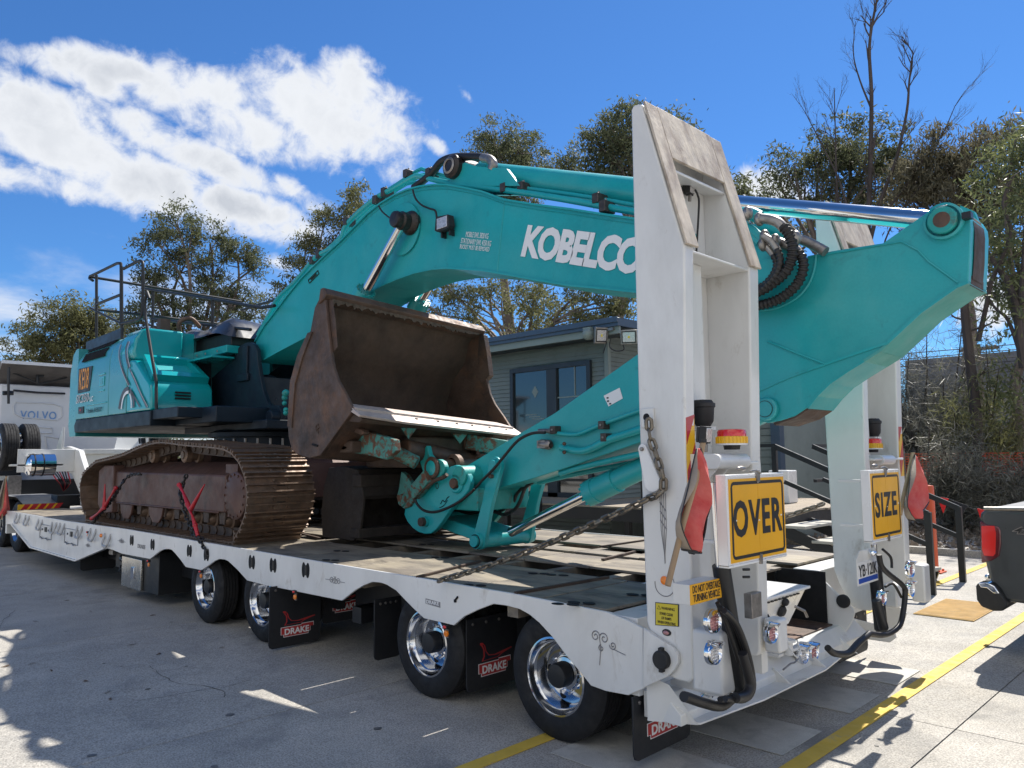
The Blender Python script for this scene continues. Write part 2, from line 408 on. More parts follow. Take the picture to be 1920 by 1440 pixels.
M_greyink = mat('grey_ink', (0.22, 0.22, 0.23), 0.4, var=0.05)


# ------------------------------------------------------------------ GROUND
M_conc = mat('yard_concrete', (0.39, 0.365, 0.32), 0.85, var=0.10, vscale=0.9, bump=0.35, bscale=90, two=(0.31, 0.295, 0.265), tscale=2.2, tthr=.55, twid=.12, dirt=(0.17, 0.165, 0.155), damt=.7, dscale=1.1, dthr=.55, grain=.34, gscale=95, streak=.35)
M_dirt = mat('dry_dirt', (0.27, 0.23, 0.18), 0.95, var=.25, vscale=.8, bump=.5, bscale=9, two=(0.17, 0.14, 0.11), tscale=1.2, tthr=.5, twid=.1, grain=.25, gscale=40)
b = MB(); b.box(-300, 300, -300, 300, -1.0, -.045, M_dirt); b.build('ground', kind='structure')
PAVE = thing('concrete_pavement', (-14, 3, 0), '', ''); 
for k in ('label', 'category'):
    if k in PAVE: del PAVE[k]
PAVE['kind'] = 'structure'
sx, sy = 3.57, 4.6
b = MB(); b.box(0, sx - .010, 0, sy - .010, -.2, 0, M_conc); first = None
for i in range(-13, 6):
    for j in range(-3, 3):
        M = Matrix.Translation((1.035 + sx * i, 2.0 + sy * j, 0))
        if first is None: first = b.build('slab', None); put(first, PAVE, M)
        else: inst(first, 'slab', PAVE, M)
b = MB(); b.box(-46, 20, -12, 11.3, -.04, -.012, M_blackm); jf = b.build('joint_filler', PAVE)
M_yl = mat('yellow_line_paint', (0.62, 0.42, 0.06), .7, var=.12, vscale=5, dirt=(.33, .30, .25), damt=.8, dscale=10, dthr=.56, bump=.1)
M_wl = mat('faded_white_paint', (0.47, 0.455, 0.41), .8, var=.12, vscale=4, dirt=(.33, .32, .29), damt=.75, dscale=6, dthr=.5, grain=.12)
b = MB(); b.box(.49, .60, -9, 10.8, .004, .008, M_yl); tag(b.build('painted_line'), 'yellow painted line on the concrete passing behind the trailer, nearest the pickup', 'road marking')
b = MB(); b.box(-.87, -.76, -9, 10.8, .004, .008, M_yl); tag(b.build('painted_line'), 'yellow painted line on the concrete running under the rear wheels', 'road marking')
for k, (y, lab_) in enumerate(((-.12, 'faded white walkway bar nearest the camera, by the rear wheels'), (.80, 'shaded white walkway bar with a sunlit end below the bumper'), (1.83, 'dark worn white walkway bar, mostly in shadow behind the bumper'), (2.74, 'sunlit cream walkway bar farthest from the camera'))):
    b = MB(); b.box(-.62, .42, y, y + .56, .004, .007, M_wl); tag(b.build('crossing_bar'), lab_, 'road marking', 'white crossing bars')
# tar-filled cracks, oil drips and tyre scuffs
M_crack = mat('dark_crack', (0.07, 0.066, 0.06), .9, var=.2); M_oil = mat('oil_stain', (0.13, 0.125, 0.115), .5, var=.25, vscale=12)
cr = random.Random(17)
for (p, a, L) in (((-4.6, -1.0), -.6, 1.5), ((1.3, 2.2), 1.2, 2.4), ((1.6, 4.9), .4, 1.6), ((-3.6, -1.5), .9, .9), ((-8.5, -1.2), .2, 2.0)):
    q = Vector((p[0], p[1], .0)); A = []; B_ = []
    for k in range(22):
        a += cr.uniform(-.35, .35); d = Vector((math.cos(a), math.sin(a), 0)); q = q + d * L / 22; n_ = Vector((-d.y, d.x, 0)) * cr.uniform(.0012, .0035); A.append(q + n_ + Vector((0, 0, .0035))); B_.append(q - n_ + Vector((0, 0, .0035)))
    b = MB(); b.loft(A, B_, M_crack, closed=False, cap=False); b.build('crack', PAVE)
b = MB()
for k in range(70):
    cx = cr.choice((-4.4, -2.6, -6.5, .8, 1.6, 2.0)) + cr.gauss(0, .5); cy = cr.choice((-1.3, -.8, 2.4, 3.6, 4.6)) + cr.gauss(0, .4); r = abs(cr.gauss(0, .016)) + .005
    b.add([(cx + r * cr.uniform(.7, 1.2) * math.cos(t * .7), cy + r * cr.uniform(.7, 1.2) * math.sin(t * .7), .0032) for t in range(9)], [tuple(range(9))], M_oil if k % 3 else M_crack)
o_ = b.build('drips_and_grit', PAVE, kind='stuff')
# orange bollard
M_or = mat('orange_post_paint', (0.60, 0.09, 0.02), .45, var=.12, coat=.2)
bp0 = Vector((-1.176,9.153,0)); BO = thing('bollard', bp0, 'orange steel bollard bolted to the concrete, holding a string of bunting', 'bollard')
b = MB(); b.lathe([(.07, 0), (.07, 1.28), (.06, 1.30), (0, 1.31)], bp0, Z, M_or, 20); b.build('post', BO)
b = MB(); b.box(bp0.x - .14, bp0.x + .14, bp0.y - .14, bp0.y + .14, .004, .022, M_or)
b.build('base_plate', BO, bevel=.003)
for s in (-1, 1):
    for t in (-1, 1): b = MB(); b.cyl((bp0.x + s * .1, bp0.y + t * .1, .02), (bp0.x + s * .1, bp0.y + t * .1, .05), .018, M_or, seg=8); b.build('bolt', BO)
BU = thing('bunting', (-1.051,9,1.152), 'rope of red and dark triangular pennants strung from the orange bollard', 'bunting')
rp = [Vector(v) for v in [(-1.044,8.9,1.157),(-0.865,8.9,1.131),(-0.694,8.9,1.051),(-0.459,8.9,0.968),(-0.229,8.9,0.941),(0.123,8.9,0.934)]]
b = MB(); b.tube(smoothpath(rp, 4), .007, M_black, 6); b.build('rope', BU)
M_pr = mat('red_pennant', (0.65, 0.015, 0.015), .7, var=.08); M_pb = mat('dark_pennant', (0.02, 0.02, 0.025), .8)
for (q, m) in (([(-0.988,8.88,1.144),(-0.839,8.88,1.125),(-0.922,8.88,0.912)], M_pr), ([(-0.791,8.88,1.103),(-0.587,8.88,1.033),(-0.715,8.88,0.844)], M_pb), ([(-0.473,8.88,0.999),(-0.367,8.88,0.973),(-0.441,8.88,0.857)], M_pr)):
    b = MB(); b.loft([Vector(v) for v in q], [Vector(v) + Vector((.004, .006, 0)) for v in q], m); b.build('pennant', BU)
# yellow ribbed tactile mat
q = [(-0.344,5.667,0),(-0.317,6.939,0),(0.255,6.402,0),(0.23,5.625,0)]
M_mat = mat('tactile_yellow', (0.55, 0.36, 0.14), .8, var=.15, vscale=6, dirt=(.3, .2, .1), damt=.6, dscale=8)
TM = thing('tactile_mat', (-.05, 6.3, 0), 'worn yellow ribbed tactile paving mat set on the concrete beside the pickup', 'tactile paving')
b = MB(); b.box(-.38, .22, 5.68, 6.88, .004, .012, M_mat); b.build('sheet', TM)
b = MB()
for k in range(24): b.box(-.37, .21, 5.70 + k * .049, 5.725 + k * .049, .012, .018, M_mat)
b.build('ribs', TM, kind='stuff')
# dry leaves
lr = random.Random(21); M_leafdry = mat('dry_leaf', (0.10, 0.065, 0.04), .8, var=.3)
for (px_, kk) in (((-50.407,13.129,-0), 0),):
    pass
LV = [(-7.455,-1.223,0),(-8.632,-0.584,0),(-7.616,-0.601,0),(-4.9,-0.835,0),(-4.673,-0.329,0),(-4.424,-1.583,0),(-3.984,-1.567,0),(-5.469,-1.931,0),(-3.764,-1.599,0),(-5.374,-1.748,0),(-7.642,0.246,0),(-5.01,-1.693,0),(-7.818,0.492,0),(-6.78,-0.184,0),(-5.466,-0.882,0),(-6.546,-1.565,0)]
for v in LV:
    b = MB(); n = 6; L = lr.uniform(.06, .11); cu = lr.uniform(-.02, .02); a = lr.uniform(0, 6.28); A = []; B_ = []
    for k in range(n + 1):
        t = k / n; w = .009 * math.sin(math.pi * min(1, t * .9 + .05)); x = (t - .5) * L; y = cu * math.sin(math.pi * t)
        A.append(Vector((x, y + w, .006 + .008 * math.sin(t * 3)))); B_.append(Vector((x, y - w, .004 + .004 * t)))
    R = Matrix.Rotation(a, 3, 'Z'); o = Vector((v[0], v[1], 0)); b.loft([R @ p + o for p in A], [R @ p + o for p in B_], M_leafdry, closed=False, cap=False)
    l = b.build('fallen_leaf'); tag(l, 'small curled dry gum leaf lying on the open concrete left of the wheels', 'leaf', 'fallen leaves on the concrete')


# ------------------------------------------------------------------ LOW LOADER TRAILER
TR = thing('low_loader_trailer', (-6.5, 1.75, 0), 'long white low loader trailer carrying the excavator with two raised ramps at its rear', 'trailer')
W_ = 3.5
M_deck = mat('deck_plate', (0.17, 0.145, 0.118), 0.62, metal=0.2, var=0.28, vscale=3, bump=0.35, bscale=30, two=(0.34, 0.29, 0.21), tscale=2.6, tthr=0.56, twid=0.14, dirt=(0.06, 0.05, 0.042), damt=0.8, dscale=2.4, dthr=0.54, stretch=(0.5, 1.6, 1))
M_worn = mat('scuffed_ramp_tip', (0.52, 0.45, 0.36), 0.6, var=0.2, vscale=14, bump=0.35, bscale=45, two=(0.26, 0.20, 0.155), tscale=6, tthr=0.56, twid=0.1, dirt=(0.62, 0.58, 0.52), damt=0.7, dscale=16, dthr=0.6, stretch=(1, 1, 0.45))

coam = [(-14.714,0.882),(-12.908,0.882),(-10.85,0.875),(-8.368,0.901),(-5.255,0.896),(-3.124,0.893),(-1.962,0.894),(-1.021,0.892),(-0.248,0.875),(-0.093,0.847),(0.007,0.816),(0.004,0.484),(-0.106,0.424),(-0.269,0.415),(-0.382,0.424),(-0.456,0.482),(-0.578,0.572),(-0.687,0.662),(-0.801,0.736),(-0.886,0.775),(-0.973,0.798),(-1.098,0.806),(-1.227,0.801),(-1.384,0.741),(-1.524,0.679),(-1.64,0.599),(-1.981,0.602),(-2.098,0.653),(-2.224,0.714),(-2.327,0.767),(-2.454,0.799),(-2.54,0.806),(-2.651,0.799),(-2.771,0.76),(-2.902,0.703),(-3.093,0.597),(-4.432,0.582),(-4.821,0.588),(-5.036,0.674),(-5.247,0.742),(-5.335,0.751),(-5.462,0.746),(-5.564,0.72),(-5.667,0.677),(-5.893,0.588),(-6.322,0.583),(-6.477,0.654),(-6.636,0.715),(-6.732,0.745),(-6.844,0.749),(-6.973,0.733),(-7.087,0.705),(-7.401,0.583),(-8.393,0.569),(-8.745,0.592),(-9.091,0.595),(-10.345,0.319),(-12.878,0.332),(-13.547,0.491),(-14.223,0.645),(-14.66,0.622)]
b = MB(); b.prism(coam, 'y', -0.012, 0.012, M_white); b.build('coaming', TR, bevel=0.004, label='near side white coaming plate with scalloped wheel arches')
b = MB(); b.prism(coam, 'y', W_ - 0.012, W_ + 0.012, M_white); b.build('coaming', TR, bevel=0.004)
b = MB()
for y in (0.03, W_ - 0.03):
    b.box(-14.6, -0.25, y - 0.02, y + 0.02, 0.80, 0.865, M_white)
b.build('side_rail', TR)
# pull-out lip along the bottom of the front part of the coaming
b = MB()
lip = [(-14.133,-0.02,0.652),(-13.458,-0.02,0.489),(-12.793,-0.02,0.331),(-10.274,-0.02,0.319),(-9.027,-0.02,0.594)]
for i in range(len(lip) - 1): b.beam(lip[i], lip[i + 1], 0.05, 0.02, M_white)
b.build('lower_lip', TR)
M_rope = mat('galvanised_rail', (0.42, 0.42, 0.42), .45, metal=.3, var=.1)
# tie-down hooks on the front part, bone holes behind
for (px, pz) in [(-13.729,0.779),(-13.109,0.772),(-12.292,0.742),(-11.485,0.734),(-11.053,0.742),(-10.17,0.745),(-9.558,0.744),(-8.943,0.71)]:
    b = MB(); b.tube([(px - 0.13, -0.01, pz + 0.09), (px - 0.12, -0.05, pz - 0.05), (px - 0.08, -0.055, pz - 0.08), (px + 0.06, -0.055, pz - 0.08), (px + 0.09, -0.05, pz - 0.05), (px + 0.1, -0.01, pz + 0.09)], 0.016, M_rope, 8)
    b.build('rope_rail', TR)
bone = []
for k in range(26):
    t = 2 * math.pi * k / 26; r_ = 0.043 + 0.021 * abs(math.sin(t)) ** 1.0
    pass
def bone_prof(cx, cz, s=1.0):
    out = []
    for k in range(32):
        t = 2 * math.pi * k / 32
        x = math.cos(t); z = math.sin(t)
        w = 0.060 * (1 if abs(x) > 0.0 else 1)
        hh = 0.075 - 0.032 * max(0.0, 1 - abs(x) / 0.45)
        out.append((cx + s * w * x * (1.15 if abs(x) > 0.5 else 1.0), cz + s * hh * z ** 1))
    return out
for (cx, cz) in [(-8.038,0.77),(-7.327,0.766),(-6.228,0.773),(-5.776,0.767),(-4.721,0.778),(-4.287,0.786),(-3.686,0.797)]:
    b = MB()
    for sx in (-1, 1):
        b.prism([(cx + sx * 0.036 + 0.030 * math.cos(t * 0.3926991), cz + 0.068 * math.sin(t * 0.3926991)) for t in range(16)], 'y', -0.0155, -0.008, M_void)
    b.prism([(cx - 0.04, cz - 0.045), (cx + 0.04, cz - 0.045), (cx + 0.04, cz + 0.045), (cx - 0.04, cz + 0.045)], 'y', -0.0150, -0.009, M_void)
    b.cyl((cx + 0.012, -0.013, cz - 0.045), (cx + 0.012, -0.013, cz + 0.045), 0.014, M_black, seg=10)
    b.build('lashing_slot', TR)
# side hatches on the front part
for (cx, cz) in [(-11.963,0.644),(-10.582,0.655)]:
    b = MB(); w, h = 0.33, 0.11
    ring = [(cx - w, -0.016, cz - h), (cx - w, -0.016, cz + h), (cx + w, -0.016, cz + h), (cx + w, -0.016, cz - h)]
    b.tube(ring, 0.006, M_greyink, 6, closed=True)
    b.box(cx - 0.03, cx + 0.05, -0.03, -0.012, cz + 0.0, cz + 0.075, M_black)
    for q in (-0.19, 0.15): b.cyl((cx + q, -0.022, cz + 0.03), (cx + q, -0.01, cz + 0.03), 0.016, M_black, seg=10)
    for q in (-0.2, 0.12):
        b.tube([(cx + q - 0.1, -0.025, cz - h), (cx + q - 0.03, -0.03, cz - h + 0.02), (cx + q + 0.04, -0.03, cz - h - 0.015), (cx + q + 0.12, -0.025, cz - h)], 0.007, M_steel, 6)
    b.build('side_hatch', TR)
# scroll pin-striping on the coaming
def swirl(cx, cz, s, name='scroll_striping', y=-0.0145, flip=1):
    b = MB()
    for (ox, oz, r, a0, turns, sg) in ((-0.55, 0, .30, 0, 1.4, 1), (-.18, .02, .34, 90, 1.3, -1), (.18, .02, .34, 90, 1.3, 1), (.55, 0, .30, 180, 1.4, -1)):
        path = []
        for k in range(22):
            t = k / 21.0; a = rad(a0) + sg * 2 * math.pi * turns * t; rr = r * (1 - 0.8 * t)
            path.append((cx + s * (ox + rr * math.cos(a)), y, cz + s * flip * (oz + rr * math.sin(a))))
        b.tube(path, 0.0035 * max(s / 0.12, .8), M_greyink, 4, cap=False)
    b.tube([(cx - s * 1.5, y, cz), (cx - s * .8, y, cz + .001)], 0.0025, M_greyink, 4); b.tube([(cx + s * .8, y, cz), (cx + s * 1.5, y, cz)], 0.0025, M_greyink, 4)
    return b.build(name, TR)
for (c, s) in (((-3.199,0.752), 0.10), ((-8.408,0.731), 0.10), ((-9.781,0.575), 0.09)):
    swirl(c[0], c[1], s)
c = (-0.307,0.688); b = MB()
for (ox, oz, r, a0, turns, sg) in ((-0.03, .035, .034, 0, 1.5, 1), (.035, .03, .036, 200, 1.4, -1), (.012, -.03, .02, 90, 1.5, 1), (.1, -.0, .026, 180, 1.4, 1)):
    path = []
    for k in range(24):
        t = k / 23.0; a = rad(a0) + sg * 2 * math.pi * turns * t; rr = r * (1 - 0.8 * t)
        path.append((c[0] + ox + rr * math.cos(a), -0.0145, c[1] + oz + rr * math.sin(a)))
    b.tube(path, 0.0035, M_greyink, 4, cap=False)
b.tube([(c[0], -0.0145, c[1] + .03), (c[0] + .01, -0.0145, c[1] - .03), (c[0] - .003, -0.0145, c[1] - .13)], 0.003, M_greyink, 4)
b.tube([(c[0] + .1, -0.0145, c[1] - .02), (c[0] + .19, -0.0145, c[1] - .04)], 0.0025, M_greyink, 4)
b.build('scroll_striping', TR)
o_ = (-1.958,0.716); MBq = MB(); MBq.prism([(o_[0], o_[1] - .002), (o_[0] + .17, o_[1] - .012), (o_[0] + .17, o_[1] + .028), (o_[0], o_[1] + .036)], 'y', -0.0145, -0.012, M_greyink)
badge = MBq.build('maker_badge', TR)
text('DRAKE', 'lettering', badge, (o_[0] + .012, -0.0155, o_[1] + .002), X, Z, .145, .026, M_whiteink, off=.02)
o_ = (-7.822,0.69); text('DRAKE', 'lettering', TR, (o_[0], -0.0145, o_[1]), X, Z, .26, .05, M_greyink, off=.03)
c = (-1.611,0.785); b = MB(); b.tube([(c[0] - .012, -.016, c[1] - .01), (c[0], -.016, c[1]), (c[0] + .022, -.016, c[1] + .022)], 0.008, M_void, 6)
b.tube([(c[0] - .006, -.0145, c[1] - .02), (c[0] - .006, -.0145, c[1] + .0)], 0.012, M_void, 8); b.build('key_slot', TR)
# side marker lamps with reflectors hanging under the coaming
for p in [(-7.431,-0.02,0.556),(-5.901,-0.02,0.572),(-3.867,-0.02,0.583),(-1.723,-0.02,0.576),(-9.81,-0.02,0.766)]:
    p = Vector(p); b = MB(); b.box(p.x - .022, p.x + .03, -.03, 0.0, p.z - .012, p.z + .016, M_blackm); b.ball((p.x + .003, -.032, p.z + .003), .016, M_redlens, 10, 6, (1.3, .6, .7))
    b.box(p.x - .012, p.x + .022, -.012, -.004, p.z - .075, p.z, M_steel)
    b.lathe([(0, .012), (.022, .010), (.024, 0), (0, 0)], (p.x + .006, -.013, p.z - .045), (0, -1, 0), M_amber, 14)
    b.build('marker_lamp', TR)
b = MB(); p = Vector((-9.224,-0.02,0.757)); b.ball(p, 0.035, M_amber, 12, 8, (1.2, .5, .8)); b.build('marker_lamp', TR)

# ---- deck: separate plates on crossmembers, three strips with open gaps
strips = [(0.02, .95), (1.36, 1.92), (2.06, 2.32), (2.62, W_ - 0.02)]
DX = [-14.6, -13.2, -11.8, -10.4, -9.0, -7.6, -6.2, -5.0, -4.0, -3.0, -2.25, -1.5, -0.8, -0.27]
pl_r = random.Random(3)
plate_cache = {}
for (y0, y1) in strips:
    for i in range(len(DX) - 1):
        a, c = DX[i], DX[i + 1]; w = c - a; cx = (a + c) / 2; cy = (y0 + y1) / 2
        key = (round(w, 2), round(y1 - y0, 2))
        M = Matrix.Translation((cx, cy, 0.885 + pl_r.uniform(-.004, .004))) @ Matrix.Rotation(pl_r.uniform(-.002, .002), 4, 'X')
        if key in plate_cache: inst(plate_cache[key], 'deck_plate', TR, M)
        else:
            b = MB(); b.box(-w / 2 + .006, w / 2 - .006, -(y1 - y0) / 2, (y1 - y0) / 2, -.02, 0, M_deck)
            o = b.build('deck_plate', None, bevel=0.003); put(o, TR, M); plate_cache[key] = o
# lashing holes and slot marks in the deck plates
b = MB()
for p in [(-3.786,1.47,0.89),(-2.87,0.888,0.89),(-1.491,0.059,0.89),(-1.523,0.766,0.89),(-0.496,0.051,0.89),(-3.201,2.28,0.89),(-3.488,0.123,0.89),(-4.005,0.566,0.89),(-1.359,0.801,0.89),(-0.387,0.52,0.89),(-0.536,-0.055,0.89)]:
    for s in (-1, 1):
        b.prism([(p[0] + s * .045 + .045 * math.cos(t * .5236), p[1] + s * .02 + .032 * math.sin(t * .5236)) for t in range(12)], 'z', 0.8895, 0.8925, M_void)
b.build_each('lashing_holes', TR)
b = MB()
for (p, q) in (((-2.063,-0.007,0.893), (-2.362,0.917,0.893)), ((-1.018,-0.003,0.893), (-0.974,0.938,0.893)), ((-5.191,1.045,0.893), (-5.961,1.214,0.893)), ((-1.735,2.33,0.893), (-1.614,1.689,0.893))):
    b.beam((p[0], p[1], .897), (q[0], q[1], .897), .03, .018, M_rustdark)
for x0 in (-9.0, -4.0, -2.25): b.box(x0 - .012, x0 + .012, 2.46, 3.46, .887, .903, M_rustdark)
b.build_each('deck_ribs', TR)
# chassis below
b = MB()
for y in (1.09, 1.98, 2.37): b.box(-14.5, -0.35, y - .015, y + .015, 0.50, 0.858, M_black)
for k in range(24):
    x = -14.3 + k * 0.6; b.box(x - .05, x + .05, 0.05, W_ - .05, 0.72, 0.862, M_deck)
b.box(-14.5, -6.6, 0.35, W_ - .35, 0.34, 0.62, M_black)
b.box(-6.6, -0.4, 1.18, 2.3, 0.42, 0.70, M_black)
b.build('chassis', TR)
b = MB()
for x in (-0.73, -2.03, -3.33, -4.63, -5.93): b.box(x - .07, x + .07, .3, W_ - .3, .33, .47, M_black); b.box(x - .5, x + .5, .62, .70, .30, .72, M_black); b.box(x - .5, x + .5, W_ - .7, W_ - .62, .30, .72, M_black)
b.build('axle', TR)
# gooseneck deck slope / front bulkhead
b = MB(); b.box(-14.72, -14.62, 0.0, W_, 0.45, 0.86, M_white); b.build('front_bulkhead', TR, bevel=.004)

# wheels
def wheel(cx, y0, R, wdt, parent, sgn=1, name='wheel', rimr=None, cz=None, full=True):
    cz = R if cz is None else cz
    rr = rimr or 0.238
    e = bpy.data.objects.new(name, None); COL.objects.link(e); e.empty_display_size = .1; put(e, parent, Matrix.Translation((cx, y0, cz)))
    ax = (0, sgn, 0); o = (cx, y0, cz)
    b = MB(); sh = R - rr
    prof = [(rr, .012), (rr + .012, .0), (rr + sh * .35, -.006), (rr + sh * .72, .0), (R - .02, .018), (R - .004, .032)]
    ng = 4; tw = wdt - .064
    for g in range(ng + 1):
        a = .032 + tw * g / (ng + 1) + .004
        c_ = .032 + tw * (g + 1) / (ng + 1) - .004
        prof += [(R, a), (R, c_)]
        if g < ng: prof += [(R - .012, c_), (R - .012, c_ + .008)]
    prof += [(R - .004, wdt - .032), (R - .02, wdt - .018), (rr + sh * .6, wdt), (rr, wdt - .012)]
    b.lathe(prof, o, ax, M_rubber, 56); b.build('tyre', e)
    b = MB(); k = rr / .238
    b.lathe([(rr + .004, .016), (rr + .008, .004), (rr - .004, .0), (rr - .012, .014), (rr - .016, .045), (rr - .030, .060), (rr - .034, .135), (rr - .044, .150), (rr - .060, .152), (.125 * k, .128), (.105 * k, .125), (.10 * k, .11), (.078 * k, .105)], o, ax, M_rim, 48)
    b.build('rim', e)
    b = MB()
    b.lathe([(.08 * k, .10), (.078 * k, .03), (.072 * k, .018), (.04 * k, .014), (0, .013)], o, ax, M_black, 24)
    for q in range(10):
        t = 2 * math.pi * q / 10; c = (cx + .116 * k * math.cos(t), y0 + sgn * .13, cz + .125 * k * math.sin(t))
        b.cyl(c, (c[0], y0 + sgn * .105, c[2]), .011 * k, M_chrome, seg=8)
    for q in range(5):
        t = 2 * math.pi * (q + .5) / 5; c = (cx + .158 * k * math.cos(t), y0 + sgn * .155, cz + .158 * k * math.sin(t))
        b.cyl(c, (c[0], y0 + sgn * .1415, c[2]), .026 * k, M_void, seg=12)
    b.build('hub', e)
    b = MB(); b.lathe([(rr, .05), (rr - .02, .13), (rr - .02, wdt - .02), (0, wdt - .03)], o, ax, M_void, 24); b.build('inner_barrel', e)
    return e
TW = [-0.73, -2.03, -4.63, -5.93]
w0 = wheel(TW[0], 0.045, 0.40, 0.235, TR)
def wheel_copy(src, M, parent):
    c = src.copy(); COL.objects.link(c); put(c, parent, M @ wm(src))
    for k in [q for q in COL.objects if q.parent == src]:
        d = k.copy(); COL.objects.link(d); put(d, c, M @ wm(k))
    return c
for x in TW[1:]: wheel_copy(w0, Matrix.Translation((x - TW[0], 0, 0)), TR)
for x in TW:
    wheel_copy(w0, Matrix.Translation((x - TW[0], .28, 0)), TR)
    F = Matrix.Translation((x - TW[0], W_, 0)) @ Matrix.Scale(-1, 4, (0, 1, 0))
    wheel_copy(w0, F, TR); wheel_copy(w0, Matrix.Translation((0, -.28, 0)) @ F, TR)

# mud flaps
M_flap = mat('flap_rubber', (0.014, 0.015, 0.018), 0.6, var=0.2, bump=0.08)
def flap(x, y0, y1, z0, z1, logo=True, label=None):
    b = MB(); r = .04
    pts = [(y0, z1), (y0, z0 + r), (y0 + r * .3, z0 + r * .3), (y0 + r, z0), (y1 - r, z0), (y1 - r * .3, z0 + r * .3), (y1, z0 + r), (y1, z1)]
    b.prism(pts, 'x', x - .006, x + .006, M_flap)
    for k in range(4): b.cyl((x, y0 + .06 + k * (y1 - y0 - .12) / 3, z1 - .04), (x + .012, y0 + .06 + k * (y1 - y0 - .12) / 3, z1 - .04), .012, M_steel, seg=8)
    f = b.build('mud_flap', TR, bevel=.002)
    if label: f['label'] = label
    if logo:
        w = (y1 - y0); L0 = y0 + w * .22; L1 = y0 + w * .86; zb = z0 + .09; hh = .095
        b = MB()
        def q(u, v): return (L0 + (L1 - L0) * u, zb + hh * v)
        out = [q(.0, .25), (q(.0, 1.0)), q(.62, 1.0), q(.62, 1.12), q(1.0, 1.12), q(1.0, .72), q(.9, .72), q(.9, .25), q(.84, .25), q(.84, .0), q(.08, .0), q(.08, .25)]
        b.prism(out, 'x', x + .0062, x + .008, M_whiteink)
        cx_ = (L0 + L1) / 2; cz_ = zb + hh * .55
        inn = [((a - cx_) * .972 + cx_, (c - cz_) * .90 + cz_) for a, c in out]
        b.prism(inn, 'x', x + .0082, x + .0095, M_redink)
        # long-necked lizard over the bar
        liz = [(.10, 1.15), (.16, 1.5), (.15, 2.0), (.09, 2.35), (.05, 2.45), (.06, 2.58), (.13, 2.55), (.20, 2.3), (.24, 1.85), (.32, 1.55), (.5, 1.48), (.72, 1.6), (1.02, 1.75), (1.05, 1.68), (.75, 1.42), (.6, 1.2)]
        b.prism([q(*p) for p in liz], 'x', x + .0062, x + .0085, M_redink)
        inn = [(.14, 1.2), (.19, 1.5), (.18, 2.0), (.12, 2.4), (.15, 2.4), (.21, 1.85), (.30, 1.5), (.5, 1.4), (.7, 1.45), (.58, 1.25)]
        b.prism([q(*p) for p in inn], 'x', x + .0087, x + .0095, M_navy)
        b.build('badge', f)
        text('DRAKE', 'lettering', f, (x + .0097, L0 + (L1 - L0) * .11, zb + hh * .2), Y, Z, (L1 - L0) * .74, hh * .62, M_whiteink, off=.03, shear=.0)
    return f
fx = (-4.204,-0.09,-0.01)[0]; flap(fx, -.09, .46, .02, .60)
fx = (-1.632,0.16,0.09)[0]; flap(fx, 0.10, .62, .10, .62)
fx = (-0.072,0,0.086)[0]; flap(fx, -.02, .57, .06, .42, label='rearmost mud flap at the near corner with a red maker badge')
flap(fx, W_ - .66, W_ + .0, .06, .42)
fx = (-5.826,0.3,0.085)[0]; flap(fx, 0.10, .60, .11, .62)
fx = (-4.268,0.5,-0.077)[0]; flap(fx, 0.52, 1.05, .15, .62)
fx = (-2.808,0.1,0.081)[0]; flap(fx, 0.12, .40, .12, .62, logo=False)
fx = (-10.318,0.05,-0.039)[0]; flap(fx, 0.05, .55, .15, .62, logo=False)
# bright steel tool box and black hose bay under the deck
tb = [(-8.499,0.03,0.53),(-7.803,0.03,0.539),(-7.802,0.03,0.144),(-8.458,0.03,0.14)]
b = MB(); x0, x1 = tb[0][0], tb[1][0]; b.box(x0, x1, .03, .06, .14, tb[0][2] + .0, mat('stainless_steel', (0.62, 0.60, 0.55), 0.25, metal=1.0, var=0.12, vscale=5, bump=.05))
tbx = b.build('tool_box_door', TR, bevel=.004)
b = MB(); b.box(x0 + .55 * (x1 - x0), x0 + .7 * (x1 - x0), .012, .03, .27, .42, M_chrome); b.build('latch', tbx, bevel=.003)
b = MB(); b.box(x0 + .004, x1 + .5, .065, .6, .14, .66, M_black); b.box(x0 - .75, x0 - .02, .2, .6, .3, .7, M_black)
b.build('tool_box', TR, bevel=.004)
b = MB()
for k in range(5):
    z = .36 + .07 * k; b.tube(smoothpath([(x0 - .3, .12, z), (x0 - .2, .08, z + .05 * ((k % 2) * 2 - 1)), (x0 - .12, .1, z + .02), (x0 - .04, .16, z + .07)], 4), .016, M_steel if k % 2 else M_hose, 8)
b.box(x0 - .62, x0 - .46, .06, .10, .5, .62, M_steel)
b.build('hydraulic_valves', TR)

# ---- rear: hinge cheeks, bumper, control box
b = MB(); ch = [(0.025,0.825),(0.093,0.796),(0.217,0.749),(0.247,0.717),(0.249,0.672),(0.22,0.624),(0.177,0.585),(0.01,0.49)]
b.prism(ch, 'y', -.030, -.004, M_white)
b.prism(ch, 'y', .90, .925, M_white)
hc = b.build_each('hinge_cheek', TR, bevel=.004)
p = Vector((0.152,-0.03,0.674)); b = MB(); b.lathe([(.052, 0), (.052, .028), (.045, .034), (0, .034)], p, (0, -1, 0), M_blackm, 28); b.box(p.x - .012, p.x + .012, -.06, -.03, p.z + .048, p.z + .066, M_blackm); b.box(p.x - .012, p.x + .012, -.06, -.03, p.z - .066, p.z - .048, M_blackm)
b.build('pivot_cap', TR, bevel=.002)
yi = 2.52
ch = [(-0.062,0.838),(0.213,0.591),(0.224,0.559),(0.209,0.509),(0.119,0.361),(0.041,0.304),(-0.055,0.264),(-0.105,0.306),(-0.077,0.52)]
b = MB(); b.prism(ch, 'y', 2.49, 2.51, M_white)
b.prism([(0.006,0.612),(0.263,0.413),(0.212,0.27),(-0.014,0.237)], 'y', 3.53, 3.55, M_white)
b.build_each('hinge_cheek', TR, bevel=.004)
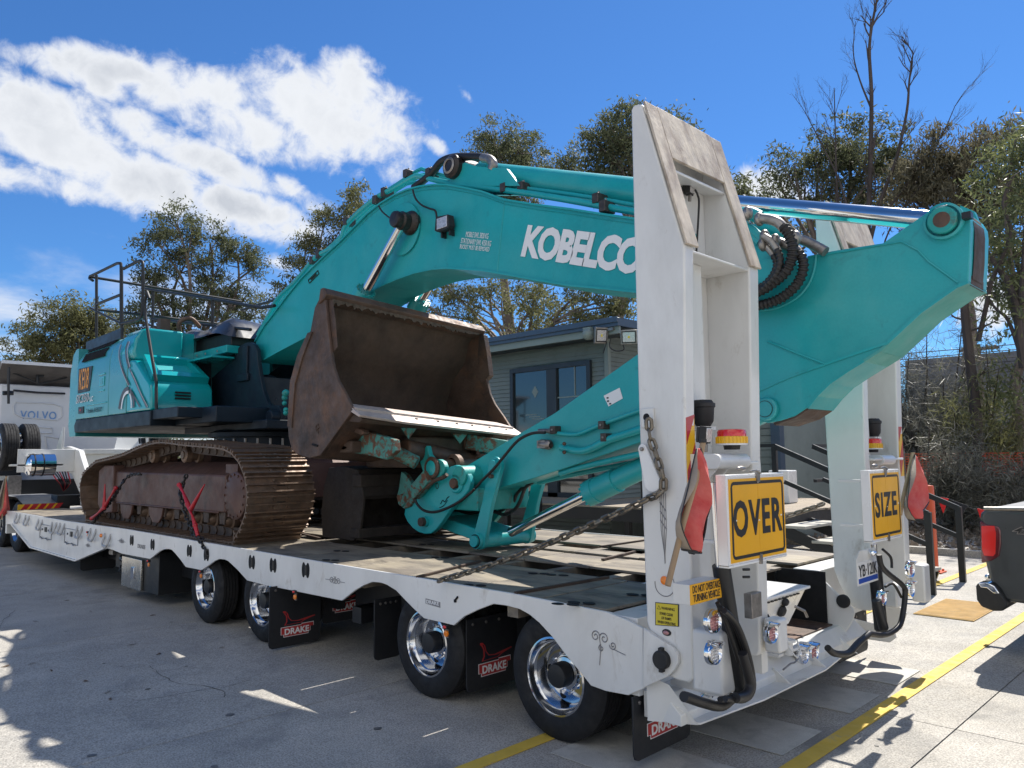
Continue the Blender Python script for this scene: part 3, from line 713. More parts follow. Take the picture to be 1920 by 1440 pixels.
p = Vector((0.146,2.49,0.645)); b = MB(); b.lathe([(.052, 0), (.052, .02), (.045, .028), (0, .028)], p, (0, -1, 0), M_blackm, 28); b.build('pivot_cap', TR)
# rear beam with sloping apron and lip
b = MB()
b.box(-.27, -.05, .02, 1.0, .42, .86, M_white); b.box(-.27, -.05, 2.515, W_ - .02, .42, .86, M_white); b.box(-.27, -.05, 1.0, 2.515, .33, .445, M_white)
prof = [(-.05, .45), (.10, .45), (.20, .36), (.20, .30), (-.05, .30)]
b.prism(prof, 'y', .06, 2.8, M_white)
b.build('rear_beam', TR, bevel=.005)
b = MB(); zl = .30
b.add([(.0, .02, zl), (.26, .16, zl), (.32, .8, zl), (.32, 1.7, zl), (.26, 2.15, zl), (0, 2.85, zl), (0, .02, zl + .012), (.26, .16, zl + .012), (.32, .8, zl + .012), (.32, 1.7, zl + .012), (.26, 2.15, zl + .012), (0, 2.85, zl + .012)],
      [(0, 1, 2, 3, 4, 5), (11, 10, 9, 8, 7, 6), (0, 1, 7, 6), (1, 2, 8, 7), (2, 3, 9, 8), (3, 4, 10, 9), (4, 5, 11, 10), (5, 0, 6, 11)], M_white)
b.add([(.0, .02, zl), (.0, .02, .55), (.14, .04, .52), (.25, .15, zl)], [(0, 1, 2, 3)], M_white)
for y in (1.2, 1.75, 2.3): b.prism([(.17, .305), (.31, .305), (.18, .40)], 'y', y - .005, y + .005, M_white)
b.box(.06, .20, 1.25, 1.72, .45, .47, M_white)
b.build('rear_lip', TR, bevel=.003)
# control box with white lid between the ramps, dark opening beside it
b = MB()
lid = [(-0.244,1.895,0.9),(0.011,1.835,0.9),(0.273,1.496,0.9),(0.365,0.748,0.9)]
c0 = (0.05,1.847,0.806)
b.box(-.75, .22, 1.02, 1.74, .845, .865, M_whiteclean)
b.add([(.2, 1.03, .845), (.2, 1.70, .845), (.10, 1.62, .60), (.10, 1.03, .60), (-.3, 1.03, .845), (-.3, 1.70, .845), (-.3, 1.62, .60), (-.3, 1.03, .60)],
      [(0, 1, 2, 3), (4, 7, 6, 5), (0, 4, 5, 1), (3, 2, 6, 7), (1, 5, 6, 2), (0, 3, 7, 4)], M_whiteclean)
cb = b.build('control_box', TR, bevel=.006)
b = MB()
for (y, z, r) in ((1.38, .80, .028), (1.15, .73, .026), (1.38, .735, .04)):
    x = .103 + (z - .6) / .245 * .10 + .004
    b.lathe([(r, 0), (r, .015), (r * .7, .03), (0, .034)], (x, y, z), (1, 0, -.4), M_blackm, 16)
b.tube([(.18, 1.56, .74), (.23, 1.6, .71), (.22, 1.66, .66)], .010, M_steel, 8)
b.box(.10, .13, 1.40, 1.44, .63, .70, M_steel)
b.build_each('control_knob', cb)
b = MB()
for k in range(9): b.box(.165 + .0, .205, 1.12 + k * .055, 1.15 + k * .055, .823, .832, M_ink)
b.build('script_lettering', cb, kind='stuff')
b = MB(); b.box(-.75, .06, 1.05, 2.46, .452, .462, M_rust); b.box(-.76, -.74, 1.03, 2.47, .42, .86, M_void); b.box(-.74, .02, 2.462, 2.47, .462, .86, M_void); b.build('ramp_well', TR)
# round tail lamps
def lamp(c, n, r, parent, m=None, hood=True):
    b = MB(); c = Vector(c); n = Vector(n).normalized()
    b.lathe([(r * 1.22, -.01), (r * 1.25, .012), (r * 1.12, .026), (r * .98, .018), (r * .93, .006)], c, n, M_chrome, 28)
    b.lathe([(r * .93, .006), (r * .7, .014), (0, .018)], c, n, m or M_clear, 20)
    if hood:
        u = Y if abs(n.y) < .5 else X; w = Z; k = 12
        P0 = [c + (u * math.cos(rad(10 + 160 * i / k)) + w * math.sin(rad(10 + 160 * i / k))) * r * 1.2 for i in range(k + 1)]
        P1 = [p + n * (.012 + .055 * math.sin(math.pi * i / k)) for i, p in enumerate(P0)]
        b.loft(P0, P1, M_chrome, closed=False, cap=False)
    l = b.build('tail_lamp', parent)
    b = MB(); q = r * .26
    for i in range(-2, 3):
        for j in range(-2, 3):
            if i * i + j * j < 6.5:
                u = n.cross(Z).normalized(); b.ball(c + n * .017 + u * i * q * 1.15 + Z * j * q * 1.15, q * .33, M_whiteclean if m is None else M_redclear, 6, 4)
    b.build('diodes', l)
    return l
lamp((0.2,1.59,0.415), (1, 0, 0), .055, TR); lamp((0.2,1.753,0.403), (1, 0, 0), .055, TR, M_redclear)
lamp((0.16,0.367,0.346), (1, -.2, 0), .05, TR); lamp((0.16,0.506,0.351), (1, -.2, 0), .05, TR)
# trailer coupling socket with chained pin
b = MB(); p = Vector((0.22,1.351,0.507)); b.lathe([(.03, -.05), (.03, .03), (.05, .035), (.05, .05), (0, .052)], p, Z, M_white, 18)
b.tube([p + Vector((.03, -.07, .03)), p + Vector((.06, -.05, -.03)), p + Vector((.06, 0, -.06)), p + Vector((.06, .05, -.02)), p + Vector((.03, .07, .04))], .006, M_white, 6)
b.tube([p + Vector((.02, -.13, -.12)), p + Vector((.04, -.06, -.09)), p + Vector((.03, .02, -.10)), p + Vector((.03, .08, -.085))], .006, M_steel, 6)
b.build('coupling_pin', TR)

# ---- raised ramps
M_hazy = mat('hazard_yellow', (0.80, 0.45, 0.01), 0.35, var=.06, coat=.3)
M_hazr = mat('hazard_red', (0.45, 0.012, 0.02), 0.35, var=.06, coat=.3)
def ramp(y0, near):
    e = bpy.data.objects.new('ramp', None); COL.objects.link(e); put(e, TR, Matrix.Translation((.2, y0 + .44, .75)))
    prof = [(0.011,3.901),(0.028,3.926),(0.09,3.912),(0.354,2.986),(0.346,2.68),(0.317,1.781),(0.326,1.488),(0.333,1.199),(0.32,0.597),(0.296,0.567),(0.222,0.567),(0.153,0.582),(0.06,0.759),(0.027,0.857),(0.01,2.095),(0.009,2.927)]
    b = MB(); b.prism(prof, 'y', y0, y0 + .10, M_white)
    b.build('side_beam', e, bevel=.012, bseg=3, label='outer white side beam of the ramp')
    prof2 = [(x, z if z > .75 else z) for x, z in prof]
    b = MB(); b.prism(prof2, 'y', y0 + .76, y0 + .88, M_white); b.build('side_beam', e, bevel=.012, bseg=3)
    b = MB()
    b.box(.02, .045, y0 + .10, y0 + .76, .95, 3.84, M_white)
    b.add([(.03, y0 + .1, 3.54), (.20, y0 + .1, 3.50), (.20, y0 + .76, 3.50), (.03, y0 + .76, 3.54), (.03, y0 + .1, 3.56), (.20, y0 + .1, 3.52), (.20, y0 + .76, 3.52), (.03, y0 + .76, 3.56)],
          [(0, 1, 2, 3), (7, 6, 5, 4), (0, 4, 5, 1), (1, 5, 6, 2), (2, 6, 7, 3), (3, 7, 4, 0)], M_white)
    b.box(.045, .345, y0 + .10, y0 + .76, 2.965, 2.98, M_white)
    b.box(.045, .21, y0 + .24, y0 + .42, .95, 2.965, M_white)
    b.box(.045, .36, y0 + .10, y0 + .76, 1.74, 1.76, M_white)
    b.build('web_plate', e, bevel=.006)
    # scuffed running plate on the ramp tip
    s0 = Vector((.100, 0, 3.915)); s1 = Vector((.358, 0, 2.99)); nrm = (s1 - s0).cross(Y).normalized()
    if nrm.x < 0: nrm = -nrm
    def sl(t, y, off): q = s0.lerp(s1, t) + nrm * off; return (q.x, y, q.z)
    b = MB()
    for (ya, yb, t0, t1) in ((y0 - .004, y0 + .125, -.004, 1.0), (y0 + .745, y0 + .884, -.004, 1.0), (y0 + .128, y0 + .742, -.01, .37)):
        A = [sl(t0, ya, .002), sl(t1, ya, .002), sl(t1, yb, .002), sl(t0, yb, .002)]; B_ = [sl(t0, ya, .018), sl(t1, ya, .018), sl(t1, yb, .018), sl(t0, yb, .018)]
        b.loft(A, B_, M_worn)
    b.build('tip_plate', e, bevel=.003)
    return e
RN = ramp(0.0, True); RN['label'] = 'raised ramp nearest the camera'
RF = ramp(2.62, False); RF['label'] = 'raised ramp on the far side'
def hazard(y, x, z0, z1, w, par, k0=0):
    b = MB(); b.box(x, x + .003, y, y + w, z0, z1, M_hazy)
    z = z0 - .1 + k0
    while z < z1:
        a = [(y, z), (y + w, z + .16), (y + w, z + .31), (y, z + .15)]
        a = [(p[0], min(max(p[1], z0), z1)) for p in a]
        b.prism(a, 'x', x + .003, x + .005, M_hazr); z += .30
    return b.build('reflective_strip', par)
hz = [(-0.117,1.994),(-0.015,1.997),(-0.052,1.651),(-0.1,1.299),(-0.014,1.136)]
XR_ = (0.317,0,1.781)[0] + .003
hazard(.008, XR_, 1.60, 2.03, .088, RN, .06); hazard(.008, XR_ + .004, 1.0, 1.33, .088, RN)
hazard(3.40, XR_, 1.60, 2.03, .09, RF, .1)
# lamp box, do-not-overtake board, warning plate, catch arm on the near ramp
b = MB(); b.box(.31, .50, .005, .17, .53, .86, M_white); b.build('lamp_box', RN, bevel=.02, bseg=3)
lamp((0.505,-0.099,0.942), (1, 0, 0), .052, RN, M_redclear); lamp((0.505,-0.104,0.784), (1, 0, 0), .052, RN)
b = MB(); b.box(.34, .44, .78, .90, .60, .80, M_white); b.build('lamp_box', RN, bevel=.015)
lamp((0.45,0.64,0.753), (1, 0, 0), .052, RN, M_redclear)
b = MB(); b.box(.37, .48, 2.68, 2.86, .60, .78, M_white); b.build('lamp_box', RF, bevel=.015)
lamp((0.485,2.326,0.735), (1, 0, 0), .048, RF, M_redclear)
b = MB(); b.box(.37, .48, 3.35, 3.50, .55, .86, M_white); b.build('lamp_box', RF, bevel=.015)
lamp((0.485,2.966,0.872), (1, 0, 0), .055, RF, M_redclear); lamp((0.485,2.94,0.72), (1, 0, 0), .055, RF)
q = [(0.51,-0.29,1.051),(0.51,0.013,1.041),(0.51,0.01,1.147),(0.51,-0.304,1.147)]
b = MB(); ya, yb = q[0][1], q[1][1]; za, zb = .93, 1.045
ya = q[0][1]; yb = q[1][1]; za = (q[0][2] + q[1][2]) / 2; zb = (q[2][2] + q[3][2]) / 2
b.box(.40, .500, ya, yb, za, zb, M_white); b.box(.500, .506, ya, yb, za, zb, M_yellow)
sg = b.build('overtaking_sign', RN, bevel=.002)
text('DO NOT OVERTAKE', 'lettering', RN, (.5065, ya + .018, (za + zb) / 2 + .006), Y, Z, yb - ya - .036, (zb - za) * .37, M_ink, off=.012)
text('TURNING VEHICLE', 'lettering', RN, (.5065, ya + .022, za + .012), Y, Z, yb - ya - .044, (zb - za) * .37, M_ink, off=.012)
q = [(0.089,0.846),(0.244,0.859),(0.248,0.98),(0.093,0.973)]
b = MB(); b.prism(q, 'y', -.0045, -.0005, M_ink); cx_ = sum(a[0] for a in q) / 4; cz_ = sum(a[1] for a in q) / 4
M_warn = mat('warning_yellow', (0.62, 0.50, 0.03), 0.4, var=.05)
b.prism([((a - cx_) * .93 + cx_, (c - cz_) * .94 + cz_) for a, c in q], 'y', -.006, -.0047, M_warn)
b.build('warning_plate', RN)
x0 = q[0][0]; w = q[1][0] - q[0][0]; z1 = q[3][1]; z0 = q[0][1]; H = z1 - z0
for (s, v, ww, uu) in (('WARNING', .74, .56, .30), ('STAND CLEAR', .5, .56, .22), ('OF RAMPS', .31, .42, .29), ('WHEN OPERATING', .12, .76, .12)):
    text(s, 'lettering', RN, (x0 + w * uu, -.0065, z0 + H * v), X, Z, w * ww, H * .12, M_ink, off=.005)
b = MB(); tx, tz = x0 + w * .19, z0 + H * .80
b.tube([(tx - .011, -.0065, tz - .009), (tx + .011, -.0065, tz - .009), (tx, -.0065, tz + .011)], .0018, M_ink, 4, closed=True); b.build('warning_triangle', RN)
b = MB(); p = Vector((0.163,-0.003,0.816)); b.ball(p, .03, M_blackm, 16, 8, (1, .35, .62)); b.ball(p + Vector((0, -.006, 0)), .021, M_redclear, 12, 8, (1, .45, .55)); b.build('marker_lamp', RN)
b = MB(); p = Vector((0.159,-0.003,1.101)); b.lathe([(0.024, 0), (.024, .006), (.02, .009), (0, .009)], p, (0, -1, 0), M_amber, 20); b.build('reflector', RN)
# fine scroll striping under the catch arm
b = MB(); t0 = Vector((0.161,-0.003,1.586)); t1 = Vector((0.165,-0.003,1.17))
for dx_ in (-.018, -.006, .007, .02):
    b.tube([(t0.x + dx_, -.002, t0.z), (t0.x + dx_ * .9, -.002, (t0.z + t1.z) / 2), (t1.x + dx_ * .1, -.002, t1.z + abs(dx_) * 4)], .0022, M_greyink, 4)
for k in range(3):
    z = t0.z - .05 - k * .05; b.tube([(t0.x - .02, -.0025, z), (t0.x + .02, -.0025, z - .05)], .004, M_greyink, 4)
cc = Vector((0.158,-0.003,1.078)); b.tube([(cc.x + .065 * math.cos(rad(a)), -.002, cc.z + .065 * math.sin(rad(a))) for a in range(-190, 60, 10)], .0025, M_greyink, 4); b.build('scroll_striping', RN)
# chain eye block and catch arm
b = MB(); p = Vector((0.082,-0.01,2.022)); b.box(p.x - .045, p.x + .04, -.014, .0, p.z - .06, p.z + .05, M_white); b.lathe([(.022, .0), (.022, .006), (.0, .006)], (p.x - .008, -.012, p.z), (0, -1, 0), M_void, 16)
b.build('chain_eye', RN, bevel=.003)
b = MB(); a0 = Vector((0.05,-0.02,1.838)); a1 = Vector((0.11,-0.02,1.646))
pts = []
d = (a1 - a0); L = d.length; d.normalize(); nn = Vector((d.z, 0, -d.x))
for k in range(13):
    t = rad(-90 + 180 * k / 12); v = a0 + (-d * math.cos(t) + nn * math.sin(t)) * .030; pts.append((v.x, v.z))
for k in range(13):
    t = rad(90 - 180 * k / 12); v = a1 + (d * math.cos(t) + nn * math.sin(t)) * .055; pts.append((v.x, v.z))
b.prism(pts, 'y', -.030, -.016, M_whiteclean); b.cyl((a0.x, -.045, a0.z), (a0.x, -.01, a0.z), .012, M_steel, seg=10); b.build('catch_arm', RN, bevel=.004)
# lamp arm (rounded bracket), beacon, work lamps, dome fittings
def beacon(c, r, par, guard=False):
    b = MB(); c = Vector(c)
    b.lathe([(r * 1.0, -.02), (r * 1.0, -.01), (0, -.01)], c, Z, M_white, 24)
    n = 26
    b.lathe([(r * .5, -.045), (r * .55, -.02)], c, Z, M_blackm, 16)
    b.lathe([(r * .97, -.012), (r * .97, .026), (r * .93, .03), (r * .86, .03)], c, Z, M_hazy, 32)
    for k in range(n):
        t = 2 * math.pi * k / n; b.box(c.x + r * .985 * math.cos(t) - .002, c.x + r * .985 * math.cos(t) + .002, c.y + r * .985 * math.sin(t) - .002, c.y + r * .985 * math.sin(t) + .002, c.z - .01, c.z + .028, M_hazy)
    b.build('beacon_base', par)
    b = MB(); b.lathe([(r * .93, .03), (r * .92, .055), (r * .87, .066), (r * .72, .071), (0, .072)], c, Z, M_redlens, 32)
    b.lathe([(r * .4, .03), (r * .4, .06)], c, Z, M_amber, 12)
    if guard: b.tube([c + Vector((0, r * 1.05, 0)), c + Vector((0, r * 1.4, .01)), c + Vector((0, r * 1.4, .09)), c + Vector((0, r * .9, .09))], .004, M_steel, 6)
    return b.build('beacon_lens', par)
bc = Vector((0.46,0.261,1.874)); beacon(bc, .088, RN)
bf = Vector((0.24,3.023,1.853)); beacon(bf, .075, RF, True)
def arm_bracket(y, z, w, par, dx=0):
    b = MB(); pts = arc((.40 + dx, z), .042, 90, -90, 8)
    b.prism([(.06, z + .042)] + [(p[0] + .07, p[1]) for p in pts] + [(.06, z - .042)], 'y', y, y + w, M_white)
    for q in (.05, w * .5): b.prism([(.36 + dx, z - .042), (.46 + dx, z - .042), (.36 + dx, z - .14)], 'y', y + q, y + q + .012, M_white)
    b.build('lamp_arm', par, bevel=.004)
z = bc.z - .11; arm_bracket(bc.y - .22, z, .34, RN)
z = bf.z - .11; arm_bracket(bf.y - .14, z, .28, RF, -.14)
def dome(c, r, par):
    b = MB(); b.lathe([(0, -.10), (r * .6, -.10), (r * .9, -.07), (r, .01), (r * 1.1, .015), (r * 1.1, .035), (r * .95, .04), (r * .8, .055), (0, .06)], c, Z, M_blackm, 22)
    b.cyl((c[0], c[1] + r * .4, c[2] + .03), (c[0], c[1] + r * 1.15, c[2] + .05), .014, M_blackm, seg=8); b.box(c[0] - .04, c[0] + .04, c[1] - r * .9, c[1] + r * 1.1, c[2] - .12, c[2] - .10, M_white)
    b.build('dome_fitting', par)
dome((0.27,0.281,2.067), .066, RN); dome((0.2,3.15,2.041), .066, RF)
def worklamp(c, par, s=.045, n=(1, .2, -.1)):
    b = MB(); c = Vector(c); n = Vector(n).normalized(); R = n.to_track_quat('X', 'Z').to_matrix()
    def bx(x0, x1, y0, y1, z0, z1, m):
        v = [c + R @ Vector((x, y, z)) for x in (x0, x1) for y in (y0, y1) for z in (z0, z1)]
        b.add(v, [(0, 1, 3, 2), (4, 6, 7, 5), (0, 4, 5, 1), (2, 3, 7, 6), (0, 2, 6, 4), (1, 5, 7, 3)], m)
    bx(-.035, .0, -s, s, -s, s, M_blackm)
    for k in range(4): bx(-.05, -.035, -s + k * s * .55, -s + k * s * .55 + .01, -s * .9, s * .9, M_blackm)
    bx(.0, .008, -s * .86, s * .86, -s * .8, s * .8, M_clear)
    bx(-.02, .0, -.01, .01, -s - .045, -s, M_steel)
    return b.build('work_lamp', par, bevel=.004)
worklamp((0.56,-0.161,1.903), RN)
worklamp((0.1,0.521,3.514), RN, .04)
b = MB(); c = Vector((0.1,0.521,3.514)); b.tube(smoothpath([c + Vector((0, .04, 0)), c + Vector((0, .07, -.03)), c + Vector((0, .08, -.10)), (.07, c.y + .078, 3.1), (.07, c.y + .075, 2.99)], 5), .007, M_hose, 8); b.build('lamp_cable', RN)
# long slot through the web showing the teal arm: rounded slot frame
b = MB(); c = Vector((0.047,0.582,3.214)); b.prism([(c.y + .03 * math.cos(rad(a)) + (.045 if -90 < a < 90 else -.045), c.z + .035 * math.sin(rad(a))) for a in range(-180, 180, 15)], 'x', .0455, .049, M_teal); b.build('web_slot', RN)
# hydraulic lift cylinders with hose bundles
def liftcyl(path_c, path_b, par):
    b = MB(); b.cyl(*path_c, .022, M_chrome, seg=14); b.build('ram_rod', par)
    b = MB(); b.cyl(path_b[0], path_b[1], .048, M_black, seg=20); b.ball(path_b[1], .055, M_black, 14, 8, (.7, 1, 1)); b.build('ram_barrel', par)
liftcyl(((0.5,-0.021,1.652), (0.5,0.014,1.199)), ((0.5,0.026,1.212), (0.5,0.177,0.55)), RN)
b = MB()
for (pp, r) in (([(0.56,-0.104,1.015),(0.56,0.011,0.943),(0.56,0.093,0.834),(0.56,0.152,0.699),(0.56,0.189,0.581),(0.56,0.138,0.523),(0.56,-0.002,0.546),(0.56,-0.135,0.565)], .016), ([(0.6,-0.132,1.01),(0.6,-0.028,0.941),(0.6,0.053,0.833),(0.6,0.117,0.699),(0.6,0.135,0.572),(0.6,0.041,0.534),(0.6,-0.152,0.582)], .016), ([(0.55,-0.111,1.041),(0.55,-0.028,0.921),(0.55,0.021,0.831),(0.55,0.085,0.71)], .012)):
    b.tube(smoothpath(pp, 5), r, M_hose, 10)
b.tube(smoothpath([(0.62,0,0.779),(0.62,0.048,0.675),(0.62,0.071,0.604),(0.62,0.017,0.567),(0.62,-0.082,0.575)], 5), .025, M_hose, 12)
b.tube(smoothpath([(0.5,0.105,0.51),(0.5,-0.024,0.495),(0.5,-0.189,0.548),(0.5,-0.335,0.607),(0.5,-0.373,0.62)], 5), .026, M_hose, 12)
b.build('hose_bundle', RN)
b = MB()
for (pp, r) in (([(0.56,2.131,1.072),(0.56,2.162,0.993),(0.56,2.29,0.922),(0.56,2.554,0.813),(0.56,2.624,0.744),(0.56,2.552,0.596),(0.56,2.447,0.515),(0.56,2.171,0.503),(0.56,1.874,0.559)], .020), ([(0.56,1.874,0.559),(0.56,1.679,0.532),(0.56,1.493,0.496),(0.56,1.284,0.534),(0.56,1.184,0.585)], .022), ([(0.53,2.295,1.092),(0.53,2.449,1.019),(0.53,2.459,0.939)], .010), ([(0.53,2.307,0.82),(0.53,2.473,0.819),(0.53,2.627,0.701)], .010)):
    b.tube(smoothpath(pp, 5), r, M_hose, 10)
b.cyl((0.48,2.253,0.725), (0.5,2.314,0.516), .035, M_black)
b.build('hose_bundle', RF)
liftcyl(((0.42,2.424,1.112), (0.42,2.444,0.951)), ((0.42,2.423,0.953), (0.42,2.482,0.469)), RF)
# ramp lug under the near ramp
b = MB(); b.prism([(0.245,0.561),(0.29,0.581),(0.346,0.542),(0.398,0.531),(0.417,0.506),(0.409,0.473),(0.375,0.458),(0.285,0.457),(0.028,0.46),(0.029,0.491)], 'y', .22, .245, M_white)
b.lathe([(.022, 0), (.022, .01), (.012, .012), (.012, -.0)], (0.386,0.218,0.513), (0, -1, 0), M_steel, 16)
b.build('ram_lug', RN, bevel=.003)
b = MB(); b.prism([(0.071,0.445),(0.381,0.404),(0.398,0.341),(0.347,0.296),(0.064,0.294),(-0.045,0.299)], 'y', 2.85, 2.87, M_white); b.build('ram_lug', RF, bevel=.003)
b = MB(); b.cyl((.1, .45, .52), (.1, .85, .52), .05, M_white); b.box(.05, .30, .82, .90, .45, .75, M_white); b.build('hinge_tube', RN, bevel=.004)
# switch box near the OVER board
b = MB(); b.box(.40, .45, .44, .56, .86, 1.0, M_steel)
for q_ in [(0.47,0.309,1.156),(0.47,0.306,1.115)]: b.cyl(q_, (q_[0] + .03, q_[1] + .03, q_[2]), .008, M_black, seg=8)
b.build_each('valve_box', RN, bevel=.003)
# number plate on the far ramp
q = [(0.5,1.878,0.892),(0.5,2.25,0.87),(0.5,2.262,1.023),(0.5,1.879,1.039)]
ya, yb, za, zb = q[0][1], q[1][1], (q[0][2] + q[1][2]) / 2, (q[2][2] + q[3][2]) / 2
b = MB(); b.box(.492, .500, ya - .01, yb + .01, za - .01, zb + .03, M_white); b.prism([(ya, zb + .03), (yb, zb + .03), (yb - .02, zb + .08), (ya + .05, zb + .08)], 'x', .492, .5, M_white); b.box(.5, .5025, ya, yb, za, zb, M_whiteclean)
M_blue = mat('plate_blue', (0.01, 0.06, 0.35), .4)
b.box(.5026, .5035, ya + .005, yb - .005, za + .005, za + (zb - za) * .26, M_blue)
pl = b.build('number_plate', RF, bevel=.002)
text('YB\u00b712IK', 'lettering', RF, (.5040, ya + .012, za + (zb - za) * .33), Y, Z, yb - ya - .024, (zb - za) * .55, M_ink, off=.01)
b = MB(); c_ = (0.52,2.12,1.081); b.ball(c_, .03, M_chrome, 12, 8, (1, 1.3, .7)); b.build('plate_lamp', RF)


# ------------------------------------------------------------------ EXCAVATOR
EX = thing('excavator', (-7.85, 1.75, 0.9), 'teal tracked excavator with its long boom and arm folded down towards the trailer ramps', 'excavator')
CY = 1.75
# undercarriage
def resample(pts, pitch):
    P = [Vector((p[0], 0, p[1])) for p in pts]; P.append(P[0]); L = [0]
    for i in range(1, len(P)): L.append(L[-1] + (P[i] - P[i - 1]).length)
    n = round(L[-1] / pitch); out = []
    for k in range(n):
        s = L[-1] * k / n; i = max(j for j in range(len(L)) if L[j] <= s + 1e-9); i = min(i, len(P) - 2)
        t = (s - L[i]) / max(L[i + 1] - L[i], 1e-9); out.append(P[i].lerp(P[i + 1], t))
    return out
top_ = [(-10.702,1.694),(-9.976,1.776),(-8.915,1.863),(-8.232,1.965),(-7.568,2.024),(-6.775,1.976),(-5.928,1.931),(-5.369,1.899)]
rear_ = [(-5.62, 1.90), (-5.36, 1.81), (-5.16, 1.62), (-5.09, 1.38), (-5.18, 1.14), (-5.40, .965), (-5.70, .915)]
front_ = [(-10.0, .915), (-10.32, .97), (-10.56, 1.15), (-10.66, 1.38), (-10.58, 1.58)]
top_ = [(x, z) for (x, z) in top_ if -10.4 < x < -5.8]
loop = top_ + rear_ + front_
loop = [(v.x, v.z) for v in smoothpath([(x, 0, z) for x, z in loop] + [(loop[0][0], 0, loop[0][1])], 5)[:-1]]
b = MB(); hw = .40; lw = .098
b.box(-lw, lw, -hw, hw, 0, .016, M_track)
b.box(-lw - .012, -lw + .01, -hw, hw, -.010, .006, M_track)
for gx in (-.085, -.0, .082): b.box(gx - .009, gx + .009, -hw + (.0 if gx else 0), hw, .016, .046, M_track)
for sy in (-.085, .085):
    for gx in (-.045, .042): b.cyl((gx, sy, .016), (gx, sy, .034), .016, M_track, seg=8)
    b.box(-.105, .105, sy - .03, sy + .03, -.11, 0, M_trackdark); b.cyl((-.09, sy - .045, -.055), (-.09, sy + .045, -.055), .045, M_trackdark, seg=12)
b.box(-.02, .02, -.05, .05, .0161, .0175, M_void)
shoe = b.build('track_shoe', EX, bevel=.0)
pts = resample(loop, .205); n = len(pts)
first = True
for side, yc in ((0, .50), (1, 3.0)):
    for i in range(n):
        p = (pts[i] + pts[(i + 1) % n]) / 2; d = (pts[(i + 1) % n] - pts[i]).normalized()
        nn = Y.cross(d)
        cen = Vector((-7.85, 0, 1.4))
        nn = Vector((d.z, 0, -d.x)); 
        if i == 0: sgn = 1 if nn.dot(Vector((0, 0, 1))) > 0 else -1
        nn = nn * sgn
        xx = Y.cross(nn)
        M = Matrix(((xx.x, 0, nn.x, p.x), (xx.y, 1, nn.y, yc), (xx.z, 0, nn.z, p.z), (0, 0, 0, 1)))
        if first: put(shoe, EX, M); first = False
        else: inst(shoe, 'track_shoe', EX, M)
